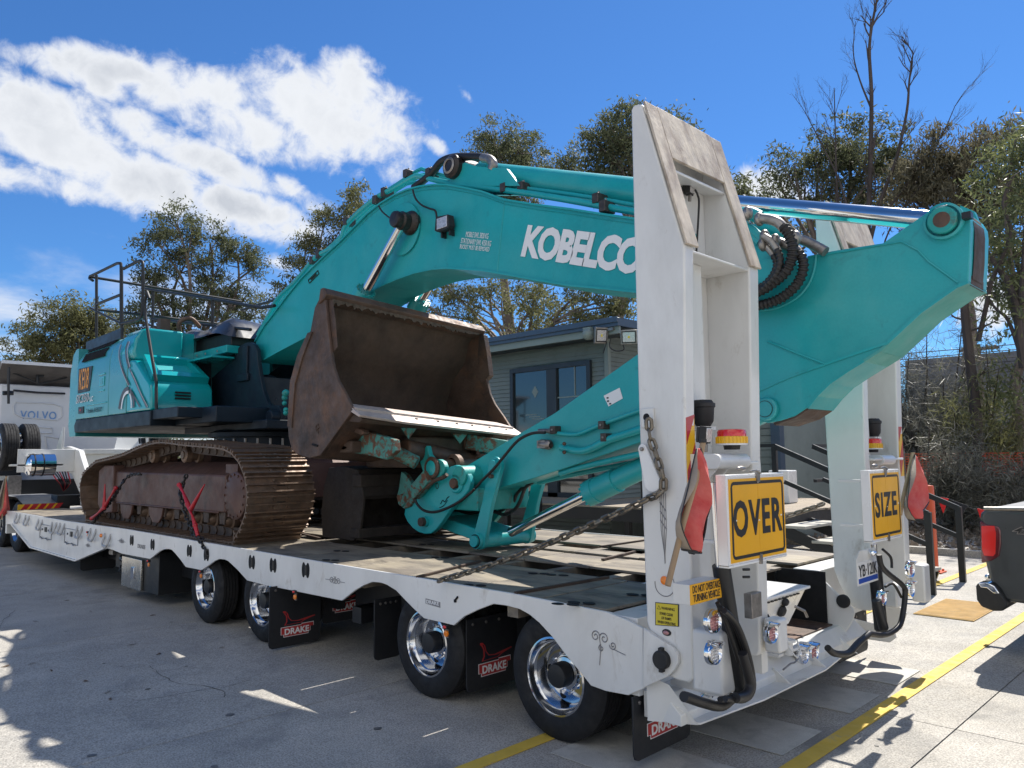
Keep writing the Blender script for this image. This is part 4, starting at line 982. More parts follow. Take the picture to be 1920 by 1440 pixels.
for side, s_, y0 in ((0, 1, .26), (1, -1, 3.24)):
    f = lambda v: y0 + s_ * v
    b = MB(); prof = [(-10.212,1.627),(-5.872,1.536),(-5.893,1.421),(-6.169,1.167),(-10.105,1.144)]
    prof = [(-9.55, 1.68), (-5.85, 1.68), (-5.85, 1.20), (-6.1, 1.15), (-9.6, 1.17)]
    A = [(-9.6, f(0), 1.64), (-5.95, f(0), 1.62), (-5.95, f(0), 1.20), (-9.6, f(0), 1.20)]
    B_ = [(-9.6, f(.28), 1.80), (-5.95, f(.28), 1.78), (-5.95, f(.28), 1.15), (-9.6, f(.28), 1.15)]
    b.loft(A, B_, M_frame); b.box(-9.6, -5.9, min(f(.28), f(.5)), max(f(.28), f(.5)), 1.15, 1.70, M_frame)
    b.prism([(-10.2, 1.66), (-9.95, 1.74), (-9.55, 1.74), (-9.55, 1.05), (-10.0, 1.02), (-10.2, 1.15)], 'y', min(f(-.04), f(.45)), max(f(-.04), f(.45)), M_frame)
    b.box(-9.5, -6.1, min(f(-.01), f(0.02)), max(f(-.01), f(0.02)), 1.18, 1.21, M_frame)
    tf = b.build('track_frame', EX, bevel=.02)
    if side == 0: tf['label'] = 'brown near side track frame'
    b = MB()
    b.lathe([(.0, -.03), (.24, -.03), (.265, -.015), (.27, .03), (.27, .10), (.33, .12), (.33, .16), (.2, .18)], (-5.66, f(0.0), 1.40), (0, s_, 0), M_frame, 36)
    for k in range(16):
        t = 2 * math.pi * k / 16; b.cyl((-5.66 + .235 * math.cos(t), f(-.042), 1.40 + .235 * math.sin(t)), (-5.66 + .235 * math.cos(t), f(-.02), 1.40 + .235 * math.sin(t)), .015, M_frame, seg=6)
    b.box(-6.05, -5.75, min(f(.05), f(.3)), max(f(.05), f(.3)), 1.15, 1.75, M_frame)
    b.build('final_drive', EX)
    b = MB(); T = 22
    b.prism([(-5.62 + (.40 if k % 2 else .34) * math.cos(math.pi * k / T), 1.40 + (.40 if k % 2 else .34) * math.sin(math.pi * k / T)) for k in range(2 * T)], 'y', f(.22) - .03, f(.22) + .03, M_trackdark)
    b.build('sprocket', EX)
    b = MB(); b.lathe([(.10, -.1), (.36, -.09), (.36, -.03), (.40, -.02), (.40, .02), (.36, .03), (.36, .09), (.10, .1)], (-10.12, f(.24), 1.38), Y, M_trackdark, 30); b.build('idler', EX)
    for k in range(9):
        x = -9.55 + k * .435
        b = MB(); b.lathe([(.06, -.2), (.07, -.19), (.085, -.12), (.115, -.11), (.115, -.06), (.09, -.05), (.09, .05), (.115, .06), (.115, .11), (.07, .12)], (x, f(.24), 1.10), Y, M_track, 16)
        b.prism([(x - .085, 1.2), (x + .085, 1.2), (x + .06, 1.06), (x - .06, 1.06)], 'y', min(f(.03), f(.06)), max(f(.03), f(.06)), M_trackdark)
        b.build('bottom_roller', EX)
    for xr in (-9.1, -8.0):
        b = MB(); b.prism([(xr - .24, 1.18), (xr + .24, 1.18), (xr + .2, 1.06), (xr + .1, .98), (xr - .1, .98), (xr - .2, 1.06)], 'y', min(f(-.0), f(.03)), max(f(-.0), f(.03)), M_frame); b.build('roller_guard', EX, bevel=.006)
    for xr in [(-8.366,1.785),(-7.287,1.788)]:
        b = MB(); b.lathe([(0, -.10), (.05, -.10), (.055, -.085), (.09, -.08), (.10, -.07), (.10, .0), (.075, .01), (.075, .08), (.10, .09), (.10, .14), (.03, .15)], (xr[0], f(.14), 1.87), (0, s_, 0), M_track, 22)
        b.box(xr[0] - .05, xr[0] + .05, min(f(.3), f(.4)), max(f(.3), f(.4)), 1.65, 1.88, M_frame); b.build('carrier_roller', EX)
b = MB(); b.box(-9.0, -6.7, .75, 2.75, 1.28, 1.75, M_frame); b.add([(-9.0, .75, 1.75), (-6.7, .75, 1.75), (-6.7, 2.75, 1.75), (-9, 2.75, 1.75), (-8.6, 1.15, 1.98), (-7.1, 1.15, 1.98), (-7.1, 2.35, 1.98), (-8.6, 2.35, 1.98)], [(0, 1, 5, 4), (1, 2, 6, 5), (2, 3, 7, 6), (3, 0, 4, 7), (4, 5, 6, 7)], M_frame)
b.build('centre_frame', EX, bevel=.01)
b = MB(); b.lathe([(.72, 0), (.78, 0), (.78, .10), (.72, .10), (.72, .14), (.80, .14), (.80, .20), (.70, .24)], (-7.85, CY, 1.98), Z, M_navy, 48)
for k in range(30):
    t = 2 * math.pi * k / 30; b.cyl((-7.85 + .79 * math.cos(t), CY + .79 * math.sin(t), 2.0), (-7.85 + .79 * math.cos(t), CY + .79 * math.sin(t), 2.09), .018, M_steel, seg=6)
b.build('slew_ring', EX)
# upper structure
M_tealg = mat('glossy_teal_panel', (0.004, 0.31, 0.33), 0.22, var=0.05, vscale=.8, coat=0.5)
M_tealfade = mat('faded_teal_panel', (0.035, 0.27, 0.29), 0.30, var=0.06, vscale=.8, coat=0.4)
Y0, Y1 = .25, 3.25
b = MB()
b.prism([(-9.2, 2.28), (-8.28, 2.28), (-8.28, 2.49), (-11.55, 2.49), (-11.65, 2.40), (-11.6, 2.28)], 'y', Y0, Y1, M_navy)
b.box(-8.30, -7.0, Y0 + .35, 1.50, 2.29, 2.50, M_navy); b.box(-8.28, -7.42, Y0 + .03, 1.44, 2.36, 2.50, M_navy)
b.box(-9.2, -6.62, 1.1, 2.5, 2.20, 2.32, M_navy); b.box(-9.3, -7.0, 2.3, Y1, 2.28, 2.45, M_navy)
b.build('house_skirt', EX, bevel=.012)
# counterweight: rounded back
def cwprof(z0, z1, k=0.0):
    out = []
    for i in range(25):
        y = Y0 + .02 + (Y1 - Y0 - .04) * i / 24; t = abs((y - CY) / 1.5); x = -12.35 + .34 * t ** 3 + k
        out.append((x, y))
    return out
cw = cwprof(0, 0); cwb = [(x + .09, y) for x, y in cw]
ring = lambda pr, z, xi: [(x, y, z) for x, y in pr] + [(xi, Y1 - .02, z), (xi, Y0 + .02, z)]
b = MB(); R0 = ring(cwb, 2.22, -11.62); R1 = ring(cw, 2.40, -11.62); R2 = ring(cw, 3.30, -11.62); R3 = ring([(x + .12, y) for x, y in cw], 3.62, -11.62); R4 = ring([(x + .28, y) for x, y in cw], 3.70, -11.62)
for A, B_ in ((R0, R1), (R1, R2), (R2, R3), (R3, R4)): b.loft(A, B_, M_tealfade, cap=False)
b.add(R4, [tuple(range(len(R4)))], M_tealfade); b.add(R0, [tuple(range(len(R0)))[::-1]], M_tealfade)
b.build('counterweight', EX, label='curved teal counterweight')
# engine hood: three side panels with rounded shoulder
def hood(x0, x1, name, par, m=M_tealfade, zt=3.72, y0=Y0, y1=Y1):
    prof = [(y0, 2.495), (y0 - .008, 2.9), (y0, 3.36), (y0 + .03, 3.50), (y0 + .10, 3.62), (y0 + .22, zt - .01), (y0 + .34, zt), (y1 - .34, zt), (y1 - .1, zt - .1), (y1, 3.36), (y1, 2.495)]
    b = MB(); b.prism(prof, 'x', x0, x1, m); return b.build(name, par, bevel=.012)
h1 = hood(-11.60, -9.98, 'engine_hood', EX, zt=3.72); h2 = hood(-9.97, -9.22, 'engine_hood', EX, zt=3.74)
b = MB()
for r_, z0, z1 in ((0, 3.44, 3.58), (1, 3.615, 3.68)):
    for k in range(17):
        x = -11.36 + k * .066
        if r_ == 0: b.add([(x, Y0 - .008, z0), (x + .03, Y0 - .008, z0), (x + .045, Y0 + .050, z1), (x + .015, Y0 + .050, z1), (x, Y0 + .03, z0), (x + .03, Y0 + .03, z0), (x + .045, Y0 + .10, z1), (x + .015, Y0 + .10, z1)], [(0, 1, 2, 3), (4, 5, 6, 7), (0, 3, 7, 4), (1, 2, 6, 5), (3, 2, 6, 7), (0, 1, 5, 4)], M_void)
        else: b.add([(x, Y0 + .075, z0), (x + .03, Y0 + .075, z0), (x + .045, Y0 + .19, z1 + .045), (x + .015, Y0 + .19, z1 + .045), (x, Y0 + .13, z0 - .02), (x + .03, Y0 + .13, z0 - .02), (x + .045, Y0 + .24, z1), (x + .015, Y0 + .24, z1)], [(0, 1, 2, 3), (4, 5, 6, 7), (0, 3, 7, 4), (1, 2, 6, 5), (3, 2, 6, 7), (0, 1, 5, 4)], M_void)
b.build('vent_slots', h1)
yy = Y0 - .012
q = [(p[0], p[2]) for p in [(-11.472,0.24,2.927),(-10.868,0.24,2.931),(-10.787,0.24,3.33),(-11.471,0.24,3.339)]]
b = MB(); b.prism(q, 'y', yy - .002, yy + .03, M_ink); dc = b.build('decal_plate', h1)
text('KE08', 'lettering', h1, (q[0][0] + .07, yy - .0045, q[0][1] + .05), X, Z, (q[1][0] - q[0][0]) * .80, (q[3][1] - q[0][1]) * .84, mat('decal_orange', (0.72, 0.30, 0.04), .5), off=.004, shear=.05)
p0 = Vector((-11.534,0.24,2.761)); p1 = Vector((-10.872,0.24,2.75)); p2 = Vector((-11.497,0.24,2.902))
text('SK350', 'lettering', h1, (p0.x, yy - .004, p0.z), X, Z, (p1 - p0).length, p2.z - p0.z, M_whiteink, off=.03, shear=.15)
text('SK350', 'lettering', h1, (p0.x + .02, yy - .006, p0.z + .01), X, Z, (p1 - p0).length - .03, p2.z - p0.z - .02, M_greyink, off=.0, shear=.15)
p1b = Vector((-10.82,0.24,2.755)); text('LC', 'lettering', h1, (p1b.x, yy - .004, p0.z - .005), X, Z, .16, .08, M_whiteink, off=.02)
b = MB(); a = Vector((-11.397,0.24,2.585)); b.box(a.x, a.x + .26, yy - .003, yy + .03, a.z + .0, a.z + .11, M_ink); b.box(a.x + .08, a.x + .14, yy - .006, yy, a.z + .04, a.z + .07, M_redink); b.build('decal_plate', h1)
b = MB(); a = Vector((-10.956,0.24,2.573)); text('Trimble READY', 'lettering', h1, (a.x - .02, yy - .004, a.z), X, Z, .75, .07, M_navy)
# latch and pressed ribs on the door
b = MB(); a = Vector((-10.291,0.24,3.034))
b.box(a.x - .10, a.x + .12, yy - .006, yy + .02, a.z - .07, a.z + .08, M_tealg); b.box(a.x - .05, a.x + .06, yy - .010, yy, a.z - .04, a.z + .05, M_tealfade)
for q_ in (.105, -.15): b.box(a.x - .15, a.x + .13, yy - .005, yy + .02, a.z + q_, a.z + q_ + .03, M_tealg)
a = Vector((-11.048,0.24,2.664)); b.box(a.x, a.x + 1.0, yy - .004, yy + .02, a.z + .03, a.z + .05, M_tealg)
b.build('door_latch', h1, bevel=.004)
M_stripe = mat('silver_stripe', (0.42, 0.38, 0.38), .35); M_stripeb = mat('grey_stripe', (0.07, 0.055, 0.055), .4)
def stripe(pp, w, m, par, y=Y0 - .010):
    b = MB(); P_ = smoothpath(pp, 6)
    A = []; B_ = []
    for i, p in enumerate(P_):
        t = (P_[min(i + 1, len(P_) - 1)] - P_[max(i - 1, 0)]).normalized(); nn = Vector((t.z, 0, -t.x)) * w / 2; A.append(p + nn); B_.append(p - nn)
    b.loft(A, B_, m, closed=False, cap=False); return b.build('curved_stripe', par)
for (pp, w, m) in (([(-9.46,0.236,3.529),(-9.539,0.236,3.425),(-9.502,0.236,3.293),(-9.348,0.236,3.112),(-9.086,0.236,2.895)], .035, M_stripeb), ([(-9.496,0.233,3.533),(-9.574,0.233,3.412),(-9.514,0.233,3.278),(-9.36,0.233,3.097),(-9.097,0.233,2.88)], .014, M_stripe), ([(-9.174,0.236,3.545),(-9.273,0.236,3.445),(-9.236,0.236,3.299),(-9.111,0.236,3.146)], .05, M_stripeb), ([(-9.121,0.233,3.539),(-9.196,0.233,3.429),(-9.16,0.233,3.283),(-9.061,0.233,3.157)], .022, M_stripe),
                   ([(-9.469,0.236,2.566),(-9.396,0.236,2.728),(-9.274,0.236,2.822),(-9.102,0.236,2.842)], .07, M_stripeb), ([(-9.369,0.233,2.561),(-9.318,0.233,2.699),(-9.216,0.233,2.779),(-9.088,0.233,2.794)], .045, M_whiteink)):
    stripe(pp, w, m, h2)
# toolbox with sloped recessed lid
tbm = M_tealg
b = MB(); prof = [(-9.21, 2.495), (-9.21, 3.24), (-9.10, 3.27), (-8.92, 3.24), (-8.45, 2.93), (-8.36, 2.88), (-8.30, 2.80), (-8.28, 2.495)]
b.prism(prof, 'y', Y0, 1.13, tbm); tbo = b.build('tool_locker', EX, bevel=.03, bseg=3, label='glossy teal tool locker with a recessed lid')
b = MB()
s0 = Vector((-8.95, 0, 3.262)); s1 = Vector((-8.42, 0, 2.915)); nn = Vector((.55, 0, .84)).normalized()
def sp(t, y, o): v = s0.lerp(s1, t) + nn * o; return (v.x, y, v.z)
fr = [(0.03, .36), (0.03, 1.02), (1.0, 1.10), (1.0, .30)]; inn = [(0.12, .45), (0.12, .96), (.80, 1.02), (.80, .42)]
b.loft([sp(t, y, .0) for t, y in fr], [sp(t, y, .10) for t, y in fr], tbm, cap=False)
b.loft([sp(t, y, .10) for t, y in fr], [sp(t, y, .10) for t, y in inn], tbm, cap=False)
b.loft([sp(t, y, .10) for t, y in inn], [sp(t * .9 + .05, y, .005) for t, y in inn], tbm, cap=False)
b.add([sp(t * .9 + .05, y, .005) for t, y in inn], [(0, 1, 2, 3)], M_teal)
b.build('locker_lid', tbo)
b = MB()
for k in range(3): b.box(-8.288, -8.272, .58, .80, 2.66 + .042 * k, 2.682 + .042 * k, M_void)
b.build('locker_vents', tbo)
for (pp, w, m) in (([(-9.088,0.236,3.128),(-8.88,0.236,2.956),(-8.655,0.236,2.765),(-8.374,0.236,2.532)], .035, M_stripeb), ([(-9.01,0.233,3.083),(-8.805,0.233,2.92),(-8.604,0.233,2.739),(-8.327,0.233,2.537)], .014, M_stripe), ([(-8.968,0.236,2.786),(-8.811,0.236,2.677),(-8.635,0.236,2.554)], .03, M_stripeb), ([(-9.058,0.236,2.831),(-8.941,0.236,2.731),(-8.892,0.236,2.651),(-8.882,0.236,2.559)], .06, M_stripeb), ([(-9.042,0.233,2.768),(-8.993,0.233,2.703),(-8.964,0.233,2.625),(-8.957,0.233,2.555)], .035, M_whiteink)):
    stripe(pp, w, m, tbo)
# fuel tank above the locker
b = MB(); b.prism([(Y0 + .02, 3.30), (Y0, 3.40), (Y0 + .03, 3.58), (Y0 + .12, 3.72), (Y0 + .2, 3.75), (.97, 3.75), (.97, 3.27), (Y0 + .08, 3.26)], 'x', -9.6, -9.02, M_tealg); b.build('fuel_tank', EX, bevel=.035, bseg=3)
b = MB(); b.box(-9.6, -9.10, .96, 1.17, 2.5, 3.74, M_tealg); b.box(-9.5, -7.95, 1.16, 1.36, 3.34, 3.45, M_tealg); b.box(-9.1, -8.0, .96, 1.3, 3.26, 3.29, M_tealg)
for y in (-8.9, -8.6, -8.2): b.cyl((y, 1.125, 3.38), (y, 1.135, 3.38), .02, M_steel, seg=8)
b.build('centre_panel', EX, bevel=.008)
b = MB(); b.box(-9.7, -8.0, 1.25, 2.1, 3.46, 3.66, M_black); b.build('rear_engine_cover', EX, bevel=.01)
b = MB(); nx, ny = 18, 10; vs = []
for i in range(nx + 1):
    for j in range(ny + 1):
        u = i / nx; v = j / ny; x = -9.95 + 2.1 * u; y = 1.15 + 1.1 * v; e = min(u, 1 - u, v, 1 - v) * 6
        z = 3.66 + .20 * min(1, e) ** .5 + .05 * math.sin(u * 9 + v * 3) * min(1, e) - .10 * (u > .8) * (u - .8) * 5
        vs.append((x, y, z))
b.add(vs, [(i * (ny + 1) + j, (i + 1) * (ny + 1) + j, (i + 1) * (ny + 1) + j + 1, i * (ny + 1) + j + 1) for i in range(nx) for j in range(ny)], mat('black_rubber_cover', (0.03, 0.031, 0.034), 0.32, var=.2, coat=.2)); b.build('rubber_cover', EX)
b = MB(); b.tube(smoothpath([(-9.2, 1.0, 3.7), (-9.15, .95, 3.9), (-9.1, 1.1, 3.98), (-9.1, 1.25, 3.86)], 5), .035, M_rust, 10); b.box(-9.9, -9.75, .9, 1.05, 3.7, 4.05, M_rust); b.build_each('exhaust', EX)
# pump compartment behind the locker (dark)
b = MB(); b.box(-9.15, -8.9, 1.14, 1.36, 2.5, 3.3, M_navy); b.build('bulkhead', EX)
# boom foot plates
ped = [(-8.737,2.352),(-8.816,3.047),(-8.3,3.205),(-8.061,3.262),(-7.999,3.381),(-7.901,3.441),(-7.72,3.467),(-7.574,3.459),(-7.46,3.415),(-7.378,3.331),(-7.339,3.147),(-7.285,2.985),(-7.184,2.762),(-7.041,2.57),(-6.921,2.52),(-6.733,2.517),(-6.643,2.406),(-6.654,2.301),(-6.724,2.275)]
for (ya, yb) in ((1.33, 1.39), (2.11, 2.17)):
    b = MB(); b.prism(ped, 'y', ya, yb, M_navy)
    b.build('boom_foot_plate', EX, bevel=.006)
b = MB(); a = Vector((-7.667,1.33,3.214)); b.box(a.x - .09, a.x + .06, 1.30, 1.33, a.z - .28, a.z + .2, M_navy); b.box(a.x - .22, a.x + .1, 1.29, 1.33, a.z - .30, a.z - .2, M_navy)
b.box(-8.7, -7.3, 1.39, 2.11, 2.3, 2.95, M_navy); b.box(-7.6, -7.0, 1.39, 2.11, 2.3, 2.5, M_navy)
b.cyl((-6.75, 1.2, 2.36), (-6.75, 2.3, 2.36), .09, M_navy); b.build('swing_frame', EX, bevel=.008)
b = MB(); b.ball((-7.7, 1.6, 2.9), .25, M_navy, 16, 8, (1.6, .4, .5)); b.tube(smoothpath([(-7.795,1.6,2.764),(-7.588,1.6,2.781),(-7.399,1.6,2.723),(-7.304,1.6,2.634)], 5), .015, M_steel, 6); b.build('hydraulic_lines', EX)
# boom -- plates with flange edges
bt = [(-7.685,3.499),(-7.408,3.696),(-7.122,3.84),(-6.789,4.022),(-6.415,4.202),(-5.915,4.375),(-5.482,4.51),(-4.906,4.725),(-4.635,4.791),(-4.374,4.822),(-4.123,4.827),(-3.881,4.801),(-3.649,4.758),(-3.426,4.7),(-3.129,4.587),(-2.87,4.481),(-2.564,4.322),(-2.116,4.159),(-1.704,4.019),(-1.361,3.894),(-1.042,3.782),(-0.47,3.578),(-0.023,3.422),(0.14,3.311),(0.275,3.175),(0.29,3.068),(0.226,2.963)]
bb = [(0.121,2.89),(-0.046,2.887),(-0.492,3.007),(-1.061,3.162),(-1.379,3.241),(-1.721,3.321),(-2.197,3.462),(-2.626,3.594),(-2.894,3.674),(-3.151,3.732),(-3.43,3.794),(-3.669,3.826),(-3.974,3.84),(-4.256,3.828),(-4.572,3.801),(-4.796,3.761),(-5.23,3.639),(-5.706,3.504),(-6.323,3.386),(-6.909,3.292),(-7.543,3.183),(-7.643,3.277)]
b = MB(); b.prism(bt + bb, 'y', 1.47, 2.03, M_teal); boom = b.build('boom', EX, label='long teal boom with white lettering on its side')
b = MB()
def rib(pts, y0, y1, m, w=.018, name=None):
    for i in range(len(pts) - 1): b.beam((pts[i][0], (y0 + y1) / 2, pts[i][1]), (pts[i + 1][0], (y0 + y1) / 2, pts[i + 1][1]), abs(y1 - y0), w, m, up=(0, 0, 1))
rib(bt[:-5], 1.445, 2.055, M_teal); rib(bb[1:], 1.445, 2.055, M_teal); b.build('boom_flange', boom)
b = MB(); pth = [(x, 1.468, z - .045) for x, z in bt[5:22]]; b.tube(pth, .004, M_teal, 4); w0_ = Vector((-2.57,1.468,4.306)); b.tube([w0_, (-2.684,1.468,3.609)], .0035, M_teal, 4); b.build('weld_seam', boom)
# bosses, pins
b = MB(); c = Vector((-4.187,1.46,4.381)); b.lathe([(.30, 0), (.30, .015), (.27, .02), (.10, .022)], c, (0, -1, 0), M_teal, 32); b.build('boom_boss', boom)
c = Vector((0.164,1.46,3.1)); b = MB(); b.lathe([(.20, 0), (.20, .02), (.185, .025), (.10, .026), (.10, .05), (.095, .055), (0, .055)], c, (0, -1, 0), M_teal, 32); b.build('arm_pivot', boom)
# lettering
p0 = Vector((-2.354,1.455,3.71)); p1 = Vector((-0.992,1.455,3.283)); pt_ = Vector((-2.264,1.455,4.008)); r_ = (p1 - p0).normalized(); u_ = Vector((-r_.z, 0, r_.x));
if u_.z < 0: u_ = -u_
hgt = (pt_ - p0).dot(u_); 
text('KOBELCO', 'lettering', boom, (p0.x, 1.4645, p0.z), r_, u_, (p1 - p0).length, hgt, M_whiteink, off=.045, shear=.05, spacing=.92, ext=.003)
for (s, xa, ya_, xb, yb_, hh) in (('MOBILE SWL 3820 KG', 873,444, 915,449, .052), ('STATIONARY SWL 4350 KG', 863,454, 920,461, .052), ('BUCKET MUST BE REMOVED', 862,464, 917,472, .04)):
    pass
for (s, a, c, hh) in (('MOBILE SWL 3820 KG', (-3.143,1.465,4.073), (-2.807,1.465,3.979), .055), ('STATIONARY SWL 4350 KG', (-3.218,1.465,4.021), (-2.769,1.465,3.895), .055), ('BUCKET MUST BE REMOVED', (-3.235,1.465,3.968), (-2.793,1.465,3.846), .045)):
    a = Vector(a); c = Vector(c); r_ = (c - a).normalized(); u_ = Vector((-r_.z, 0, r_.x)); text(s, 'lettering', boom, (a.x, 1.4645, a.z), r_, u_, (c - a).length, hh, M_whiteink, off=-.002)
# small stencilled emblem near the foot
b = MB(); c = Vector((-6.131,1.462,4.173))
q = [(-6.253,1.464,4.152),(-6.018,1.464,4.238),(-5.991,1.464,4.191),(-6.225,1.464,4.104)]; b.tube(q, .007, M_ink, 4, closed=True); b.tube([Vector((-6.186,1.464,4.148)), Vector((-6.056,1.464,4.196))], .012, M_ink, 4); b.build('stencil_emblem', boom)
# boom cylinders
def cylinder(name_, a, c, t, rb, rr, m=M_teal, par=EX, y=None, gland=True):
    a = Vector(a); c = Vector(c); j = a.lerp(c, t); d = (c - a).normalized()
    b = MB(); b.cyl(a, j, rb, m, seg=28)
    if gland:
        b.cyl(j - d * .16, j, rb * 1.14, m, seg=28)
        for k in range(12):
            u, w = ortho(d); tt = 2 * math.pi * k / 12; o_ = (u * math.cos(tt) + w * math.sin(tt)) * rb * 1.02; b.cyl(j + o_, j + o_ + d * .018, .012, M_tealworn, seg=6)
    o = b.build(name_ + '_barrel', par)
    b = MB(); b.cyl(j, c, rr, M_rod, seg=24); b.build('chromed_rod', par)
    return o
bp = (-6.80, 1.17, 2.42)
pin = Vector((-4.015,1.33,4.407)); g_ = Vector((-4.734,1.33,3.744))
d_ = (g_ - pin).normalized(); base = pin + d_ * 2.95
for yc in (1.33, 2.15):
    a = Vector((base.x, yc, base.z)); c = Vector((pin.x, yc, pin.z)); t = 1 - (g_ - pin).length / 2.95
    cylinder('boom_cylinder', a, c, t, .105, .055)
b = MB(); b.lathe([(.0, -.05), (.05, -.055), (.085, -.045), (.095, -.02), (.09, .03), (.105, .05), (.10, .13), (.125, .15), (.14, .18), (.13, .22)], (pin.x, 1.24, pin.z), Y, mat('greased_pin', (0.02, 0.014, 0.011), .4, var=.4, vscale=20, bump=.5, bscale=40), 22)
b.lathe([(.0, .3), (.125, .3), (.125, .05), (.08, .0), (0, .0)], (pin.x, 1.98, pin.z), Y, M_teal, 22); b.build_each('boom_cylinder_pin', EX)
b = MB(); 
for k in range(5):
    c = Vector((-6.242,1.17,2.653)) + Vector((0, 0, -.07 * k)); b.ball(c + Vector((rng.uniform(-.05, .05), 0, rng.uniform(-.02, .02))), rng.uniform(.03, .06), M_tealworn, 8, 6)
b.build('cylinder_ports', EX)
# work lamp with bracket and cable on the boom
b = MB(); c = Vector((-3.398,1.4,4.258)); w = .12; h = .085
b.prism([(c.x - w, c.z - h * .7), (c.x - w * .85, c.z + h), (c.x + w * .8, c.z + h * .8), (c.x + w, c.z - h * .6), (c.x + w * .7, c.z - h), (c.x - w * .7, c.z - h * .95)], 'y', 1.36, 1.44, M_blackm)
b.box(c.x - w * .66, c.x + w * .72, 1.353, 1.36, c.z - h * .7, c.z + h * .68, M_clear); b.box(c.x - .07, c.x - .05, 1.40, 1.47, c.z - .14, c.z - .07, M_black); b.box(c.x + .06, c.x + .08, 1.40, 1.47, c.z - .14, c.z - .07, M_black)
b.build('boom_lamp', EX, bevel=.012)
b = MB(); b.tube(smoothpath([(-3.97,1.42,4.775),(-3.922,1.42,4.665),(-3.818,1.42,4.567),(-3.68,1.42,4.492),(-3.58,1.42,4.444),(-3.553,1.42,4.362)], 5), .011, M_hose, 8); b.tube(smoothpath([(-4.561,1.38,4.726),(-4.497,1.38,4.647),(-4.393,1.38,4.566),(-4.321,1.38,4.518)], 5), .010, M_hose, 8); b.build('lamp_cable', EX)
# pipes along the top of the boom with clamps
def pipe(pp, r, m=M_teal, nm='boom_pipe', par=boom): b = MB(); b.tube(smoothpath(pp, 4), r, m, 10); return b.build(nm, par)
pipe([(-7.783,1.55,3.612),(-7.458,1.55,3.867),(-7.219,1.55,4.063),(-6.766,1.55,4.216),(-6.447,1.55,4.36),(-6.18,1.55,4.476),(-5.755,1.55,4.52),(-5.608,1.55,4.594),(-5.477,1.55,4.752),(-4.912,1.55,4.924),(-4.483,1.55,4.965),(-4.128,1.55,4.999),(-3.982,1.55,4.965),(-3.52,1.55,4.768),(-2.62,1.55,4.453),(-1.853,1.55,4.169),(-1.08,1.55,3.869),(-0.374,1.55,3.633),(-0.061,1.55,3.524)], .032)
pipe([(-7.826,1.62,3.704),(-7.484,1.62,3.934),(-7.244,1.62,4.13),(-6.777,1.62,4.304),(-6.23,1.62,4.499),(-5.657,1.62,4.681),(-5.537,1.62,4.801),(-4.957,1.62,4.978),(-4.525,1.62,5.039),(-4.119,1.62,5.096),(-3.974,1.62,5.05),(-3.424,1.62,4.802),(-2.614,1.62,4.507),(-1.782,1.62,4.208),(-1.128,1.62,3.953)], .022)
pipe([(-8.21,1.9,3.932),(-7.496,1.9,4.274),(-6.694,1.9,4.586),(-5.901,1.9,4.885),(-5.297,1.9,5.066),(-4.738,1.9,5.166),(-4.321,1.9,5.167),(-3.652,1.9,4.898),(-2.89,1.9,4.637),(-2.015,1.9,4.313)], .030)
pipe([(-7.983,1.75,3.803),(-7.3,1.75,4.197),(-6.582,1.75,4.478),(-5.797,1.75,4.795),(-5.199,1.75,4.987),(-4.646,1.75,5.07),(-4.234,1.75,5.027)], .018)
pipe([(-5.529,1.5,4.533),(-5.245,1.5,4.656),(-4.839,1.5,4.782),(-4.666,1.5,4.792)], .010)
for c, r in (((-5.482,1.6,4.785), .05), ((-4.677,1.6,4.956), .055), ((-4.822,1.58,4.895), .05), ((-4.243,1.6,5.068), .045), ((-3.835,1.6,4.975), .04), ((-2.647,1.6,4.483), .045), ((-2.422,1.62,4.446), .04), ((-1.476,1.6,4.082), .045), ((-1.37,1.56,3.974), .05), ((-6.13,1.6,4.49), .06), ((-6.289,1.6,4.434), .05)):
    b = MB(); c = Vector(c); b.box(c.x - .035, c.x + .035, c.y - .09, c.y + .06, c.z - r, c.z + r, mat('pipe_clamp', (0.06, 0.05, 0.045), .5, metal=.3, var=.4, vscale=20)); b.cyl((c.x, c.y - .03, c.z + r), (c.x, c.y - .03, c.z + r + .03), .012, M_steel, seg=6); b.build('pipe_clamp', boom, bevel=.006)
# arm cylinder on the boom top
ac0 = Vector((-3.378,1.75,4.895)); ac1 = Vector((-0.411,1.75,3.835)); ac2 = Vector((1.226,1.75,3.299))
b = MB(); b.cyl(ac0 + (ac1 - ac0) * .06, ac1, .128, M_teal, seg=32); b.cyl(ac0 + (ac1 - ac0) * .07, ac0 + (ac1 - ac0) * .11, .138, M_teal, seg=32); b.cyl(ac1 - (ac1 - ac0).normalized() * .2, ac1, .145, M_teal, seg=32); b.build('arm_cylinder_barrel', EX)
b = MB(); b.cyl(ac1, ac2, .066, M_rod, seg=32); b.build('chromed_rod', EX)
b = MB(); b.lathe([(0, -.06), (.10, -.06), (.13, -.03), (.13, .30), (.10, .36)], (ac0.x, 1.50, ac0.z), Y, mat('greased_pin', (0.02, 0.014, 0.011), .4), 24); b.lathe([(.06, -.065), (.07, -.075), (.09, -.065)], (ac0.x, 1.50, ac0.z), Y, M_steel, 20); b.build('arm_cylinder_pin', EX)
for ya in (1.52, 1.92):
    b = MB(); b.prism([(-3.508,4.724),(-3.349,4.883),(-3.212,4.904),(-3.022,4.804),(-2.592,4.662),(-2.41,4.438)], 'y', ya, ya + .05, M_teal); b.build('cylinder_bracket', EX, bevel=.004)
b = MB(); b.prism([(-2.968,4.816),(-2.692,4.792),(-2.58,4.681),(-2.559,4.59)], 'y', 1.85, 1.9, M_teal); b.build('cylinder_bracket', EX)
